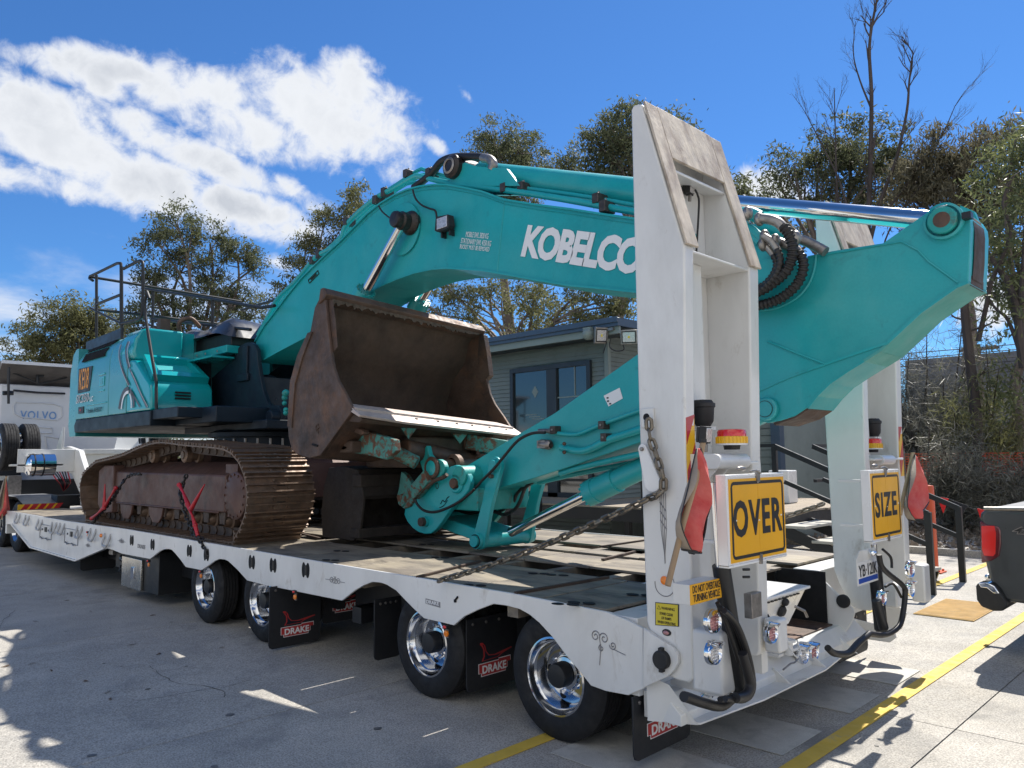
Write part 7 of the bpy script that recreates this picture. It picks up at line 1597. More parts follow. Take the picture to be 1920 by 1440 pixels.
M_gum = leafmat('gum_leaves', (0.060, 0.075, 0.036), (0.17, 0.185, 0.095), .45, .65); M_gumy = leafmat('olive_gum_leaves', (0.08, 0.088, 0.036), (0.22, 0.22, 0.095), .45, .65); M_brown = leafmat('brownish_leaves', (0.085, 0.080, 0.048), (0.21, 0.19, 0.12), .45, .7); M_cas = leafmat('grey_needles', (0.085, 0.085, 0.068), (0.23, 0.225, 0.18), .3); M_bright = leafmat('bright_leaves', (0.065, 0.085, 0.034), (0.20, 0.22, 0.09), .42)
M_bark = mat('gum_bark', (0.19, 0.155, 0.125), .85, var=.3, vscale=3, bump=.4, stretch=(1, 1, .3), two=(.09, .07, .06), tscale=4, tthr=.5, twid=.1); M_barkd = mat('dark_bark', (0.07, 0.055, 0.048), .9, var=.3, vscale=4, bump=.4, stretch=(1, 1, .3))
def cards(cen, L, w, name, m, parent, seed, droop=0.0, flat=.0):
    # one small leaf-shaped card per centre (numpy)
    g = np.random.default_rng(seed); n = len(cen); d = g.normal(size=(n, 3)); d[:, 2] -= droop; d /= np.linalg.norm(d, axis=1)[:, None]
    e = g.normal(size=(n, 3)); s = np.cross(d, e); s /= np.linalg.norm(s, axis=1)[:, None]
    Ls = (L * g.uniform(.6, 1.35, n))[:, None]; ws = (w * g.uniform(.7, 1.3, n))[:, None]
    v = np.empty((n, 4, 3)); v[:, 0] = cen - d * Ls / 2; v[:, 1] = cen + s * ws / 2; v[:, 2] = cen + d * Ls / 2; v[:, 3] = cen - s * ws / 2
    me = bpy.data.meshes.new(name); me.vertices.add(n * 4); me.vertices.foreach_set('co', v.ravel()); me.loops.add(n * 4); me.loops.foreach_set('vertex_index', np.arange(n * 4, dtype=np.int32))
    me.polygons.add(n); me.polygons.foreach_set('loop_start', np.arange(0, n * 4, 4, dtype=np.int32)); me.update(calc_edges=True); me.materials.append(m)
    o = bpy.data.objects.new(name, me); COL.objects.link(o); put(o, parent); return o
def tree(base, lobes, label, m, seed, tr=.22, bark=None, leaf=(.24, .068), dens=1.0, cat='tree', name='gum_tree', clump=.55, group=None, trunks=1, droop=.5, squash=.8):
    bark = bark or M_bark; base = Vector(base); rg = random.Random(seed); g = np.random.default_rng(seed)
    T = thing(name, base, label, cat, group); b = MB(); cs = []
    top = sum((Vector(c) for c, r in lobes), Vector()) / len(lobes); low = min(c[2] - r for c, r in lobes)
    fork = base.lerp(Vector((top.x, top.y, low)), .9 if low > base.z + 1 else .5)
    if fork.z < base.z + .5: fork.z = base.z + .5
    H = max(fork.z - base.z, .5); stems = []
    for k in range(trunks):
        off = Vector((rg.uniform(-.5, .5), rg.uniform(-.5, .5), 0)) * (trunks > 1) * H * .25
        path = [base, base.lerp(fork, .35) + Vector((rg.uniform(-.05, .05) * H, rg.uniform(-.05, .05) * H, 0)) + off * .5, base.lerp(fork, .7) + Vector((rg.uniform(-.05, .05) * H, 0, 0)) + off, fork + off]
        P_ = smoothpath(path, 4); b.tube(P_, [tr * (1.15 - .5 * i / (len(P_) - 1)) / (trunks ** .5) for i in range(len(P_))], bark, 9); stems.append(fork + off)
    for (c, r) in lobes:
        c = Vector(c); s = min(stems, key=lambda q: (q - c).length); mid = s.lerp(c, .5) + Vector((rg.uniform(-.15, .15), rg.uniform(-.15, .15), .12)) * (c - s).length
        P_ = smoothpath([s - Vector((0, 0, .15)), mid, c], 5); r0 = tr * .5; b.tube(P_, [r0 * (1 - .75 * i / (len(P_) - 1)) for i in range(len(P_))], bark, 6)
        nc = max(4, int(6.5 * (r / clump) ** 2 * .62 * dens))
        for k in range(nc):
            d = Vector((g.normal(), g.normal(), g.normal() * .9)).normalized(); q = c + Vector((d.x, d.y, d.z * squash)) * r * (g.uniform(.25, 1.0) ** .55); cs.append(q)
            if k % 3 == 0: st = P_[rg.randint(len(P_) // 2, len(P_) - 1)]; m2 = st.lerp(q, .5) + Vector((rg.uniform(-.1, .1), rg.uniform(-.1, .1), -.05)) * r; b.tube([st, m2, q], [r0 * .28, r0 * .18, r0 * .06], bark, 4, cap=False)
    b.build('trunk', T)
    C_ = np.array([tuple(q) for q in cs]); per = int(66 * (clump / .55) ** 2 * (.26 * .085) / (leaf[0] * leaf[1]) * .8)
    rr = clump * g.uniform(.6, 1.25, len(C_)); P3 = C_[:, None, :] + g.normal(size=(len(C_), per, 3)) * (rr[:, None, None] * np.array([.50, .50, .34])); cards(P3.reshape(-1, 3), leaf[0], leaf[1], 'crown', m, T, seed, droop)
    return T
def lob(pts, rs): return list(zip(pts, rs))
def gx(p, x): return (p[0], p[1], 0)
tree((-48,9.707,7.002), lob([(-48,7.187,8.663),(-48,7.823,9.286),(-48,7.017,7.789),(-48,8.282,7.991)], (1.0, .9, .8, .9)), 'thin small gum tree at the left edge beyond the prime mover', M_gumy, 1, tr=.10, dens=.55, clump=.4)
tree((-46,9.795,4.999), lob([(-46,8.987,10.152),(-46,8.433,8.559),(-46,9.891,9.64),(-46,10.43,10.332),(-46,9.525,8.36),(-46,11.062,8.822),(-46,11.463,9.821),(-46,8.062,7.92)], (1.6, 1.5, 1.5, 1.0, 1.6, 1.5, 1.1, 1.1)), 'rounded olive gum tree behind the handrail at the rear of the excavator', M_gumy, 2, tr=.22)
tree((-40,13.568,4.824), lob([(-40,12.824,14.917),(-40,11.855,13.666),(-40,14.809,14.239),(-40,13.475,12.91),(-40,16.422,13.749),(-40,17.601,13.31),(-40,11.638,11.702),(-40,12.1,10.444),(-40,15.04,11.47),(-40,16.811,11.253),(-40,13.564,9.891),(-40,17.666,10.404),(-40,12.152,8.833),(-40,15.729,9.227),(-40,10.761,9.253)], (1.5, 1.1, 1.5, 1.2, 1.3, .8, 1.2, 1.3, 1.6, 1.3, 1.2, .9, 1.4, 1.6, 1.0)), 'tall spreading gum tree standing behind the excavator body', M_gum, 3, tr=.28, trunks=2)
tree((-32,18.502,4.586), lob([(-32,19.444,15.952),(-32,18.375,14.877),(-32,20.079,14.954),(-32,17.407,14.23),(-32,18.723,13.632),(-32,16.335,12.736),(-32,17.438,12.092),(-32,15.745,11.794),(-32,15.473,10.378),(-32,16.832,10.582),(-32,14.758,9.733)], (1.1, .9, .9, .8, 1.1, .9, 1.2, .7, .9, 1.1, .6)), 'gum tree rising just behind the left slope of the boom', M_gumy, 4, tr=.22)
tree((-27.462,26,5.231), lob([(-27.485,26,19.815),(-29.049,26,19.392),(-25.811,26,18.75),(-27.076,26,18.193),(-29.29,26,18.173),(-25.026,26,17.314),(-30.226,26,17.451),(-26.68,26,16.236)], (1.5, 1.3, 1.5, 1.5, 1.2, 1.1, 1.2, 1.5)), 'dense gum crown showing above the boom, the middle one of the row', M_gum, 5, tr=.28)
tree((-19.813,25,4.688), lob([(-18.512,25,17.211),(-19.809,25,16.947),(-17.291,25,16.953),(-15.866,25,16.001),(-18.867,25,15.87),(-17.044,25,15.347),(-21.527,25,16.358),(-22.244,25,16.14),(-19.534,25,14.999),(-15.103,25,14.06),(-12.691,25,13.06),(-13.318,25,12.877),(-12.355,25,12.403)], (1.6, 1.2, 1.5, 1.3, 1.5, 1.5, .9, .8, 1.4, 1.2, .8, .8, .6)), 'tall leafy gum tree behind the near ramp', M_gum, 6, tr=.3, dens=1.05)
tree((-21.488,22,4.645), lob([(-29.263,22,10.036),(-27.498,22,10.621),(-24.275,22,9.959),(-21.402,22,9.494),(-18.83,22,8.84),(-16.789,22,8.406),(-28.369,22,9.331),(-26.659,22,9.926),(-25.059,22,8.602),(-23.531,22,9.445),(-22.113,22,8.208),(-21.076,22,8.817),(-19.788,22,7.896),(-26.258,22,8.214),(-18.564,22,7.261),(-17.661,22,7.843),(-16.827,22,7.046),(-16.243,22,8.097)], (.9, .9, .9, .9, .9, .9, 1.1, 1.0, 1.2, .9, 1.2, 1.0, 1.0, 1.1, 1.0, 1.0, 1.0, .8)), 'sunlit gum foliage above the office roof, framed by the boom arch', M_gumy, 7, tr=.2, trunks=2, dens=.62)
tree((-22.513,28,5.012), lob([(-35.063,28,12.765),(-32.483,28,12.511),(-28.736,28,11.567),(-26.196,28,10.697),(-23.103,28,10.221),(-21.007,28,9.059)], (1.0, 1.1, 1.2, 1.2, 1.2, 1.2)), 'darker gum foliage farther behind the office roof', M_gum, 8, tr=.2, trunks=3, dens=.5)
tree((-10.391,30,3.871), lob([(-9.797,30,15.559),(-10.998,30,15.23),(-8.702,30,14.914),(-12.243,30,15.212),(-10.561,30,14.365),(-9.195,30,13.986),(-8.104,30,13.917),(-13.05,30,14.538),(-11.798,30,13.953),(-8.578,30,13.112),(-7.729,30,13.005),(-10.157,30,13.04),(-13.363,30,13.458),(-11.6,30,12.905),(-8.843,30,12.242)], (1.7, 1.4, 1.5, 1.3, 1.4, 1.5, 1.1, 1.0, 1.3, 1.3, .9, 1.0, .8, .9, 1.0)), 'umbrella shaped gum tree between the two ramps, behind the chromed rod', M_gum, 9, tr=.22, trunks=4, dens=.66)
tree((-5.011,27,2.701), lob([(-5.465,27,12.772),(-6.231,27,12.167),(-4.771,27,12.569),(-3.92,27,12.614),(-5.172,27,11.678),(-4.147,27,11.601),(-6.646,27,11.446),(-5.936,27,10.86),(-4.886,27,10.607),(-3.867,27,10.748),(-3.208,27,10.964),(-4.427,27,9.715),(-5.46,27,9.742)], (1.3, 1.3, 1.4, 1.3, 1.5, 1.5, 1.1, 1.3, 1.5, 1.3, 1.2, 1.2, 1.0)), 'brownish tree with fine hanging foliage right of the bare tree', M_brown, 10, tr=.24, dens=.66, leaf=(.26, .05), droop=1.4)
tree((-2.108,19,1.628), lob([(-1.544,19,9.813),(-1.351,19,9.191),(-1.671,19,8.717),(-1.324,19,7.791),(-1.872,19,7.358),(-1.496,19,6.863),(-2.141,19,6.851),(-1.824,19,6.233),(-1.459,19,5.624)], (.8, .9, .9, 1.0, .8, .9, .5, .7, .9)), 'leafy gum tree cut off by the right edge of the picture', M_bright, 12, tr=.16, dens=.7, leaf=(.17, .045))
for (seed, p, lobs, rs, lab) in ((31, (-19.846,33,4.507), [(-16.903,33,13.991),(-15.725,33,13.159),(-14.002,33,13.063),(-12.395,33,12.709)], (1.2, 1.3, 1.3, 1.3), 'gum tree farther back, low between the ramps under the chromed rod'), (32, (-50,14.35,5.401), [(-50,13.877,9.559),(-50,12.617,8.745),(-50,14.573,8.568),(-50,11.115,7.604),(-50,9.37,7.147)], (1.8, 1.6, 1.8, 1.6, 1.6), 'low dark gum foliage behind the prime mover')):
    tree(p, lob(lobs, rs), lab, M_gum, seed, tr=.2, dens=.8)
# dead bare tree
DT = thing('bare_tree', (-8.351,26,3.598), 'tall dead tree with bare dark branches against the sky', 'tree')
b = MB(); rr_ = random.Random(44)
def twig(p, d, L, r, depth):
    q = p + d * L; mid = p.lerp(q, .5) + Vector((rr_.uniform(-1, 1), rr_.uniform(-1, 1), rr_.uniform(-.3, 1))) * L * .06; b.tube([p, mid, q], [r, r * .8, r * .55], M_barkd, 5 if r > .02 else 3, cap=False)
    if depth <= 0: return
    for k in range(rr_.choice((2, 3, 3))):
        t = rr_.uniform(.35, 1.0); s = p.lerp(q, t); nd = (d + Vector((rr_.gauss(0, .42), rr_.gauss(0, .42), rr_.uniform(-.1, .4)))).normalized(); twig(s, nd, L * rr_.uniform(.5, .8), r * .52, depth - 1)
for (pp, r) in (([(-8.386,26,4.811),(-8.006,26,7.615),(-7.741,26,10.444),(-7.535,26,12.889),(-7.366,26,15.361),(-7.344,26,17.271),(-7.074,26,18.66),(-6.839,26,19.415)], .13), ([(-7.863,26,9.231),(-7.277,26,11.161),(-6.631,26,12.629),(-6.167,26,14.326),(-6.01,26,15.501),(-5.829,26,16.461)], .09), ([(-8.583,26,4.827),(-8.394,26,8.502),(-8.467,26,11.03),(-8.797,26,12.605),(-9.357,26,14.07),(-9.899,26,15.463)], .06), ([(-8.878,26,6.916),(-8.822,26,10.052),(-8.838,26,12.617),(-8.784,26,14.548),(-8.745,26,16.174)], .06), ([(-7.51,26,10.392),(-6.513,26,11.377),(-5.732,26,12.371),(-5.076,26,13.069),(-4.594,26,13.996)], .05), ([(-7.426,26,14.959),(-7.761,26,16.143),(-7.944,26,17.293),(-7.799,26,18.54)], .04), ([(-7.66,26,7.561),(-7.165,26,9.704),(-6.354,26,10.933),(-5.601,26,11.539),(-4.739,26,11.503)], .04), ([(-8.719,26,6.069),(-9.181,26,9.063),(-9.388,26,11.247),(-9.601,26,13.482)], .04)):
    P_ = smoothpath(pp, 4); n_ = len(P_); b.tube(P_, [r * (1 - .75 * i / (n_ - 1)) for i in range(n_)], M_barkd, 8)
    for k in range(max(3, int(n_ * .55))):
        i = rr_.randint(n_ // 3, n_ - 1); d = (P_[min(i + 1, n_ - 1)] - P_[i - 1]).normalized(); nd = (d + Vector((rr_.gauss(0, .5), rr_.gauss(0, .4), rr_.uniform(0, .3)))).normalized(); twig(P_[i], nd, rr_.uniform(.5, 1.1), r * .25, 3)
b.build('branches', DT)
# bare limbs and trunks in front of the sky at right
tr2 = thing('leaning_gum_tree', (-2.443,17,0.772), 'slim dark trunked gum tree with long bare limbs right of the arm end', 'tree'); b = MB()
for (pp, r) in (([(-2.417,17,0.648),(-2.394,17,1.773),(-2.393,17,2.911),(-2.438,17,4.066),(-2.475,17,4.978),(-2.475,17,5.762),(-2.49,17,6.689),(-2.567,17,7.372)], .15), ([(-2.236,17,4.431),(-2.005,17,5.299),(-1.887,17,5.794),(-1.611,17,6.385),(-1.412,17,6.984),(-1.533,17,7.654),(-1.282,17,8.235)], .06), ([(-1.351,17,3.712),(-1.395,17,4.335),(-1.412,17,5.085),(-1.543,17,5.736),(-1.734,17,6.152),(-1.929,17,6.577),(-2.056,17,7.256)], .10), ([(-1.411,17,4.088),(-1.596,17,4.86),(-1.817,17,5.144),(-1.994,17,5.49)], .05), ([(-2.377,17,4.705),(-2.036,17,4.791),(-1.81,17,4.889)], .03), ([(-2.453,17,4.975),(-2.701,17,5.074),(-2.864,17,5.295)], .03), ([(-1.322,17,3.341),(-1.665,17,3.74),(-2.104,17,3.652)], .02), ([(-1.303,17,5.32),(-1.189,17,6.303),(-1.075,17,7.288)], .07)):
    P_ = smoothpath(pp, 4); n_ = len(P_); b.tube(P_, [r * (1 - .6 * i / (n_ - 1)) for i in range(n_)], M_barkd, 8)
    for k in range(5):
        i = rr_.randint(n_ // 3, n_ - 1); twig(P_[i], Vector((rr_.gauss(0, .7), rr_.gauss(0, .4), rr_.uniform(-.2, .6))).normalized(), rr_.uniform(.4, .8), r * .2, 2)
b.build('trunk', tr2); lc = [Vector(v) for v in [(-1.742,17,7.836),(-1.457,17,7.122),(-2.008,17,7.115),(-1.361,17,6.084),(-1.711,17,6.533),(-1.46,17,5.344),(-1.649,17,4.867),(-1.703,17,3.121),(-1.59,17,3.237),(-1.921,17,3.072)]]
cp = np.concatenate([np.array(tuple(v)) + np.random.default_rng(i).normal(size=(130, 3)) * .34 for i, v in enumerate(lc)]); cards(cp, .20, .05, 'crown', M_bright, tr2, 9, .8)

# wispy she-oak shrubs and scrub beyond the bollard
def shrub(base, lobes, label, m, seed, leaf, n, cat='shrub', name='wispy_shrub', stems=7):
    T = thing(name, base, label, cat); base = Vector(base); g = np.random.default_rng(seed); b = MB(); rg = random.Random(seed); ends = []
    for (c, r) in lobes:
        c = Vector(c)
        for k in range(stems):
            e = c + Vector((g.normal(), g.normal(), g.normal())) * r * .6; P_ = smoothpath([base + Vector((rg.uniform(-.2, .2), rg.uniform(-.2, .2), 0)), base.lerp(e, .5) + Vector((rg.uniform(-.3, .3), rg.uniform(-.3, .3), .2)), e], 4)
            b.tube(P_, [.05 * (1 - .85 * i / (len(P_) - 1)) for i in range(len(P_))], M_barkd, 5, cap=False); ends.append((P_, r))
    b.build('stems', T); pts = []
    for P_, r in ends:
        k = int(n / len(ends)); ii = g.integers(len(P_) // 3, len(P_), k); base_ = np.array([tuple(P_[i]) for i in ii]); pts.append(base_ + g.normal(size=(k, 3)) * np.array([.42, .42, .34]) * max(.5, r * .55))
    cards(np.concatenate(pts), leaf[0], leaf[1], 'foliage', m, T, seed, .6); return T
shrub((-5.073,22.023,-0), lob([(-3.918,18,3.875),(-3.272,18,4.096),(-4.233,18,2.91),(-3.451,18,3.146),(-2.818,18,3.512),(-3.756,18,2.196),(-4.427,18,1.791),(-2.638,18,2.565),(-3.161,18,1.777)], (1.2, 1.1, 1.2, 1.3, 1.0, 1.3, 1.1, 1.1, 1.2)), 'tall dark wispy she-oak behind the far warning flag', M_cas, 51, (.42, .014), 19000)
shrub((-3.499,23.188,0), lob([(-2.371,17,2.909),(-1.955,17,2.512),(-2.217,17,1.771),(-1.786,17,1.767),(-1.718,17,1.156),(-2.573,17,1.396)], (.9, .9, .9, .9, .9, .9)), 'olive wispy shrub in front of the grey warehouse', M_gumy, 52, (.26, .022), 11000)
shrub((-3.184,17.702,0), lob([(-2.539,14.9,1.783),(-2.131,14.9,1.664),(-2.363,14.9,1.206),(-1.969,14.9,0.987),(-2.692,14.9,0.97)], (.6, .6, .6, .5, .6)), 'low twiggy shrub beside the bunting rope', M_cas, 53, (.24, .014), 9000)
shrub((-8.081,19.797,-0), lob([(-7.917,19,2.965),(-7.267,19,2.615),(-7.627,19,1.982),(-6.824,19,1.812),(-8.043,19,3.96),(-6.914,19,3.238)], (1.2, 1.2, 1.1, 1.1, 1.0, 1.0)), 'dark scrub seen between the ramps behind the veranda rail', M_cas, 54, (.34, .02), 15000)
shrub((-7.748,23.179,0), lob([(-7.855,22,2.697),(-6.971,22,3.014),(-6.344,22,2.304),(-7.212,22,1.632),(-5.807,22,3.298)], (1.4, 1.5, 1.3, 1.3, 1.2)), 'scrub mass hidden mostly by the far ramp', M_cas, 55, (.36, .022), 12000)
shrub((-2.371,20.357,0), lob([(-1.309,15,0.998),(-1.014,15,1.222),(-1.51,15,0.828)], (.5, .6, .4)), 'small grey bush right above the pickup bed', M_cas, 56, (.22, .014), 5000)
for k, (x, seed) in enumerate(((-43, 61), (-38, 62), (-33, 63))):
    shrub((x, 6 + k * 5, 0), [((x + rng.uniform(-1, 1), 3 + k * 6 + j * 2.4, 1.3 + (j % 2) * .6), 1.6) for j in range(6)], ('grey green scrub far behind the prime mover', 'scrub far behind the tracks of the excavator', 'scrub far behind the office')[k], M_gum, seed, (.36, .07), 8000)
# leaf litter bed and kerb
M_lit = leafmat('leaf_litter', (0.10, 0.075, 0.055), (0.34, 0.28, 0.22), .1)
gl = np.random.default_rng(5); npts = 26000
cl = np.empty((npts, 3)); cl[:, 0] = gl.uniform(-12, 6, npts); cl[:, 1] = 12.2 + gl.beta(1.1, 1.5, npts) * 16; cl[:, 2] = np.abs(gl.normal(size=npts)) * .05 - .02
keep = ~((cl[:, 1] > 17.5) & (cl[:, 1] < 19.6)); cl = cl[keep]; cl[cl[:, 1] > 19.6, 2] += np.minimum((cl[cl[:, 1] > 19.6, 1] - 19.6) * .12, .5)
lt = cards(cl, .16, .07, 'leaf_litter', M_lit, None, 8); tag(lt, 'dry brown leaf litter covering the garden bed beyond the yard', 'leaf litter', kind='stuff')
b = MB(); b.add([(-60, 19.6, -.04), (30, 19.6, -.04), (30, 24, .5), (-60, 24, .5), (30, 70, .9), (-60, 70, .9)], [(0, 1, 2, 3), (3, 2, 4, 5)], M_dirt); tag(b.build('garden_bank'), kind='structure')
b = MB(); b.box(-46, 20, 11.32, 11.46, -.04, .12, M_conc); tag(b.build('kerb', bevel=.01), kind='structure'); b = MB(); b.box(-46, 20, 17.6, 19.5, -.04, .02, M_conc); tag(b.build('path'), kind='structure')
# orange barrier mesh
M_net = mat('orange_barrier_mesh', (0.55, 0.09, 0.04), .6, var=.15); BM_ = thing('barrier_mesh', (0, 21.5, .3), 'orange plastic barrier mesh strung through the scrub', 'barrier mesh'); b = MB(); y = 16.9
zb_ = (-1.903,16.9,1.242)[2]
for k in range(9): b.box(-14, 6, y, y + .004, zb_ + k * .065, zb_ + k * .065 + .026, M_net)
for k in range(250): b.box(-14 + k * .08, -14 + k * .08 + .024, y - .002, y + .006, zb_, zb_ + .55, M_net)
b.build('net', BM_, kind='stuff')
for x in (-12, -8, -4, 0, 4): b = MB(); b.cyl((x, y, 0), (x, y, 1.9), .02, M_steel); b.build('stake', BM_)
# grey warehouse, power pole
M_wh = mat('warehouse_grey', (0.13, 0.14, 0.16), .6, var=.05); WH = thing('warehouse', (0, 55, 0), 'long grey panelled warehouse far behind the shrubs on the right', 'building')
a = Vector((-11.908,52,8.048)); b = MB(); zt = a.z; x0, x1 = a.x - 3, a.x + 30; b.box(x0, x1, 52, 75, 3.6, zt, M_wh); b.box(x0, x1, 53.5, 75, 0, 3.6, mat('warehouse_base', (.3, .3, .3), .7)); b.build('wall', WH)
n_ = 7
for k in range(n_):
    z0 = 3.6 + (zt - 3.6) * k / n_; b = MB(); b.box(x0, x1, 51.9, 52, z0 + .03, z0 + (zt - 3.6) / n_ - .03, M_wh); b.build('wall_panel', WH)
for k in range(5): b = MB(); xx = a.x - 8 + k * 5.5; b.box(xx, xx + 3.5, 53.3, 53.5, 1.2, 3.0, M_pane); b.build('window', WH)
pp = Vector((-8.823,45,4.984)); PO = thing('power_pole', (pp.x, 45, 0), 'timber power pole with crossarms and wires in front of the warehouse', 'power pole'); zt = (-8.732,45,7.82)[2]
b = MB(); b.cyl((pp.x, 45, 0), (pp.x - .05, 45, zt), .16, M_bark, r1=.11); b.build('pole', PO)
for dz, w in ((.3, 1.0), (.9, .8)): b = MB(); b.box(pp.x - w, pp.x + w, 44.85, 44.95, zt - dz - .06, zt - dz + .06, M_bark); b.build('crossarm', PO); 
b = MB()
for k in range(5): b.ball((pp.x - .8 + .4 * k, 44.9, zt - .18), .08, M_steel, 8, 5)
b.build('insulators', PO, kind='stuff')
for k, dz in enumerate((.2, .5, .9)): b = MB(); b.tube([(pp.x - 14, 45 + k, zt - dz + .2), (pp.x, 44.9, zt - dz), (pp.x + 18, 45 - k, zt - dz - .1)], .025, M_black, 4); b.build('wire', PO)

# ------------------------------------------------------------------ PRIME MOVER AND DOLLY
PM = thing('prime_mover', (-20.0, 1.75, 0), 'white prime mover seen from behind with a grey wind deflector over its cab', 'truck')
M_cab = mat('cab_white', (0.60, 0.61, 0.63), .35, var=.04, coat=.3); M_defl = mat('deflector_lining', (0.11, 0.10, 0.095), .7, var=.2, vscale=3)
XK = -18.0
b = MB(); b.box(-20.6, XK, .45, 3.05, 1.15, (-18,1.091,3.598)[2], M_cab); b.build('cab', PM, bevel=.05, bseg=3)
zc = (-18,1.091,3.598)[2]
t0 = Vector((-17.4,0.306,4.093)); t1 = Vector((-17.4,1.699,3.994))
b = MB(); zt = (t0.z + t1.z) / 2
b.add([(XK - .3, .42, zc + .02), (XK - .3, 3.08, zc + .02), (XK + .5, 3.1, zt), (XK + .5, .38, zt), (XK - 2.2, .5, zc), (XK - 2.2, 3.0, zc), (XK - .6, .5, zt + .12), (XK - .6, 3.0, zt + .12)], [(0, 1, 2, 3)], M_defl)
b.add([(XK - 2.2, .5, zc), (XK - 2.2, 3.0, zc), (XK - .6, 3.0, zt + .14), (XK - .6, .5, zt + .14), (XK + .5, .38, zt + .02), (XK + .5, 3.1, zt + .02)], [(0, 1, 2, 3), (3, 2, 5, 4)], M_cab); b.box(XK + .47, XK + .53, .36, 3.12, zt - .03, zt + .04, M_cab); b.build('wind_deflector', PM)
for pp_, r in (([(-17.6,0.528,3.948),(-17.6,0.535,3.56),(-17.6,0.555,3.114)], .028), ([(-17.7,0.452,3.357),(-17.7,0.659,3.368)], .05), ([(-17.9,0.649,3.861),(-17.9,1.23,3.624),(-17.9,1.786,3.813)], .02), ([(-17.9,0.699,3.445),(-17.9,1.184,3.421),(-17.9,1.767,3.425)], .025), ([(-17.9,1.175,3.646),(-17.9,1.168,3.81),(-17.9,1.3,3.818)], .04)): b = MB(); b.tube(pp_, r, M_black, 8); b.build('deflector_strut', PM)
b = MB()
for q in ([(-17.985,0.733,3.082),(-17.985,0.782,3.182),(-17.985,1.549,3.177),(-17.985,1.734,3.108),(-17.985,1.754,2.891),(-17.985,1.656,2.786),(-17.985,0.904,2.84),(-17.985,0.762,2.922)], [(-17.985,0.934,2.643),(-17.985,1.551,2.593),(-17.985,1.555,2.479),(-17.985,1.135,2.473)], [(-17.985,1.413,2.401),(-17.985,1.719,2.354),(-17.985,1.847,1.998),(-17.985,1.484,2.025)]): b.tube(q, .014, M_cab, 6, closed=True)
b.build('pressed_outline', PM)
M_vol = mat('letter_blue', (0.16, 0.30, 0.55), .3); v0 = Vector((-17.97,0.879,2.839)); v1 = Vector((-17.97,1.629,2.797)); v2 = Vector((-17.97,0.871,3.012))
text('VOLVO', 'lettering', PM, (XK + .012, v0.y, v0.z - .04), Y, Z, (v1.y - v0.y), v2.z - v0.z + .02, M_vol, off=.02, spacing=1.15)
b = MB(); b.box(-21, -14.9, .95, 1.15, .75, 1.05, M_black); b.box(-21, -14.9, 2.35, 2.55, .75, 1.05, M_black); b.box(-18.1, -17.0, .5, .75, .6, 1.5, M_steel); b.build('chassis_rail', PM)
b = MB(); b.box(-17.6, -17.3, .3, 3.2, 1.0, 1.4, M_black); b.box(-17.9, -17.75, .35, .9, 1.5, 2.6, M_black); b.build('equipment_rack', PM)
pw = wheel(-16.9, .35, .50, .28, PM, rimr=.29); wheel_copy(pw, Matrix.Translation((1.35, 0, 0)), PM); wheel_copy(pw, Matrix.Translation((0, .3, 0)), PM); wheel_copy(pw, Matrix.Translation((1.35, .3, 0)), PM)
for sx_ in (0, 1.35): wheel_copy(pw, Matrix.Translation((sx_, 3.5, 0)) @ Matrix.Scale(-1, 4, (0, 1, 0)), PM)
b = MB()
A = [(-17.5, .32, 1.02), (-16.9, .32, 1.10), (-15.5, .32, 1.10), (-14.95, .32, .98), (-14.90, .32, .60)]
b.loft(A, [(x, 1.15, z) for x, _, z in A], mat('grey_guard', (0.25, 0.26, 0.28), .4, coat=.3), closed=False, cap=False); b.loft([(x, 2.35, z) for x, _, z in A], [(x, 3.2, z) for x, _, z in A], M_black, closed=False, cap=False); b.box(-15.3, -14.86, .9, 2.6, .9, 1.12, M_black); b.build('mudguard', PM)
b = MB(); q = [(-14.85,0.216,0.864),(-14.85,0.931,0.824),(-14.85,0.927,0.909),(-14.85,0.212,0.967)]
ya_, yb_ = q[0][1], q[1][1]; za_ = q[0][2]; b.box(-14.86, -14.85, ya_, yb_, za_, za_ + .11, M_hazy)
for k in range(5): y = ya_ + (yb_ - ya_) * (k + .3) / 5; b.prism([(y, za_), (y + .1, za_), (y + .18, za_ + .11), (y + .08, za_ + .11)], 'x', -14.852, -14.846, M_hazr)
b.build('reflective_strip', PM)
# gooseneck with spare wheels
GN = TR
b = MB(); gp = [(-16.5, 1.70), (-16.5, 2.05), (-15.3, 2.12), (-14.5, 2.02), (-13.6, 1.2), (-13.3, .9), (-13.9, .9), (-14.9, 1.55)]
for (ya_, yb_) in ((1.15, 1.25), (2.25, 2.35)): b.prism(gp, 'y', ya_, yb_, M_white)
b.box(-16.4, -14.5, 1.25, 2.25, 1.95, 2.05, M_white); b.box(-14.6, -14.55, 1.25, 2.25, .9, 1.95, M_white); b.build('gooseneck', TR, bevel=.008)
b = MB(); b.box(-15.9, -14.75, .05, .95, 1.72, 1.76, M_white); b.box(-14.79, -14.75, .15, 1.15, 1.60, 2.05, M_white); b.prism([(-14.78, 1.95), (-14.78, 2.5), (-15.3, 1.95)], 'y', .92, .96, M_white); b.prism([(-14.78, 1.95), (-14.78, 2.5), (-15.3, 1.95)], 'y', 2.55, 2.6, M_white); b.box(-15.6, -14.75, 2.5, 3.4, 1.9, 1.94, M_white); b.add([(-14.75, 1.9, 2.05), (-14.75, 2.5, 2.05), (-14.85, 2.45, 2.38), (-14.85, 2.0, 2.38)], [(0, 1, 2, 3)], M_white); b.build_each('spare_wheel_cradle', TR, bevel=.006)
sp_ = wheel(-15.25, -.08, .47, .29, TR, rimr=.27, cz=2.10, name='spare_wheel')
wheel_copy(sp_, Matrix.Translation((0, .36, 0)), TR); wheel_copy(sp_, Matrix.Translation((0, 2.45, 0)), TR); wheel_copy(sp_, Matrix.Translation((0, 2.86, 0)), TR)
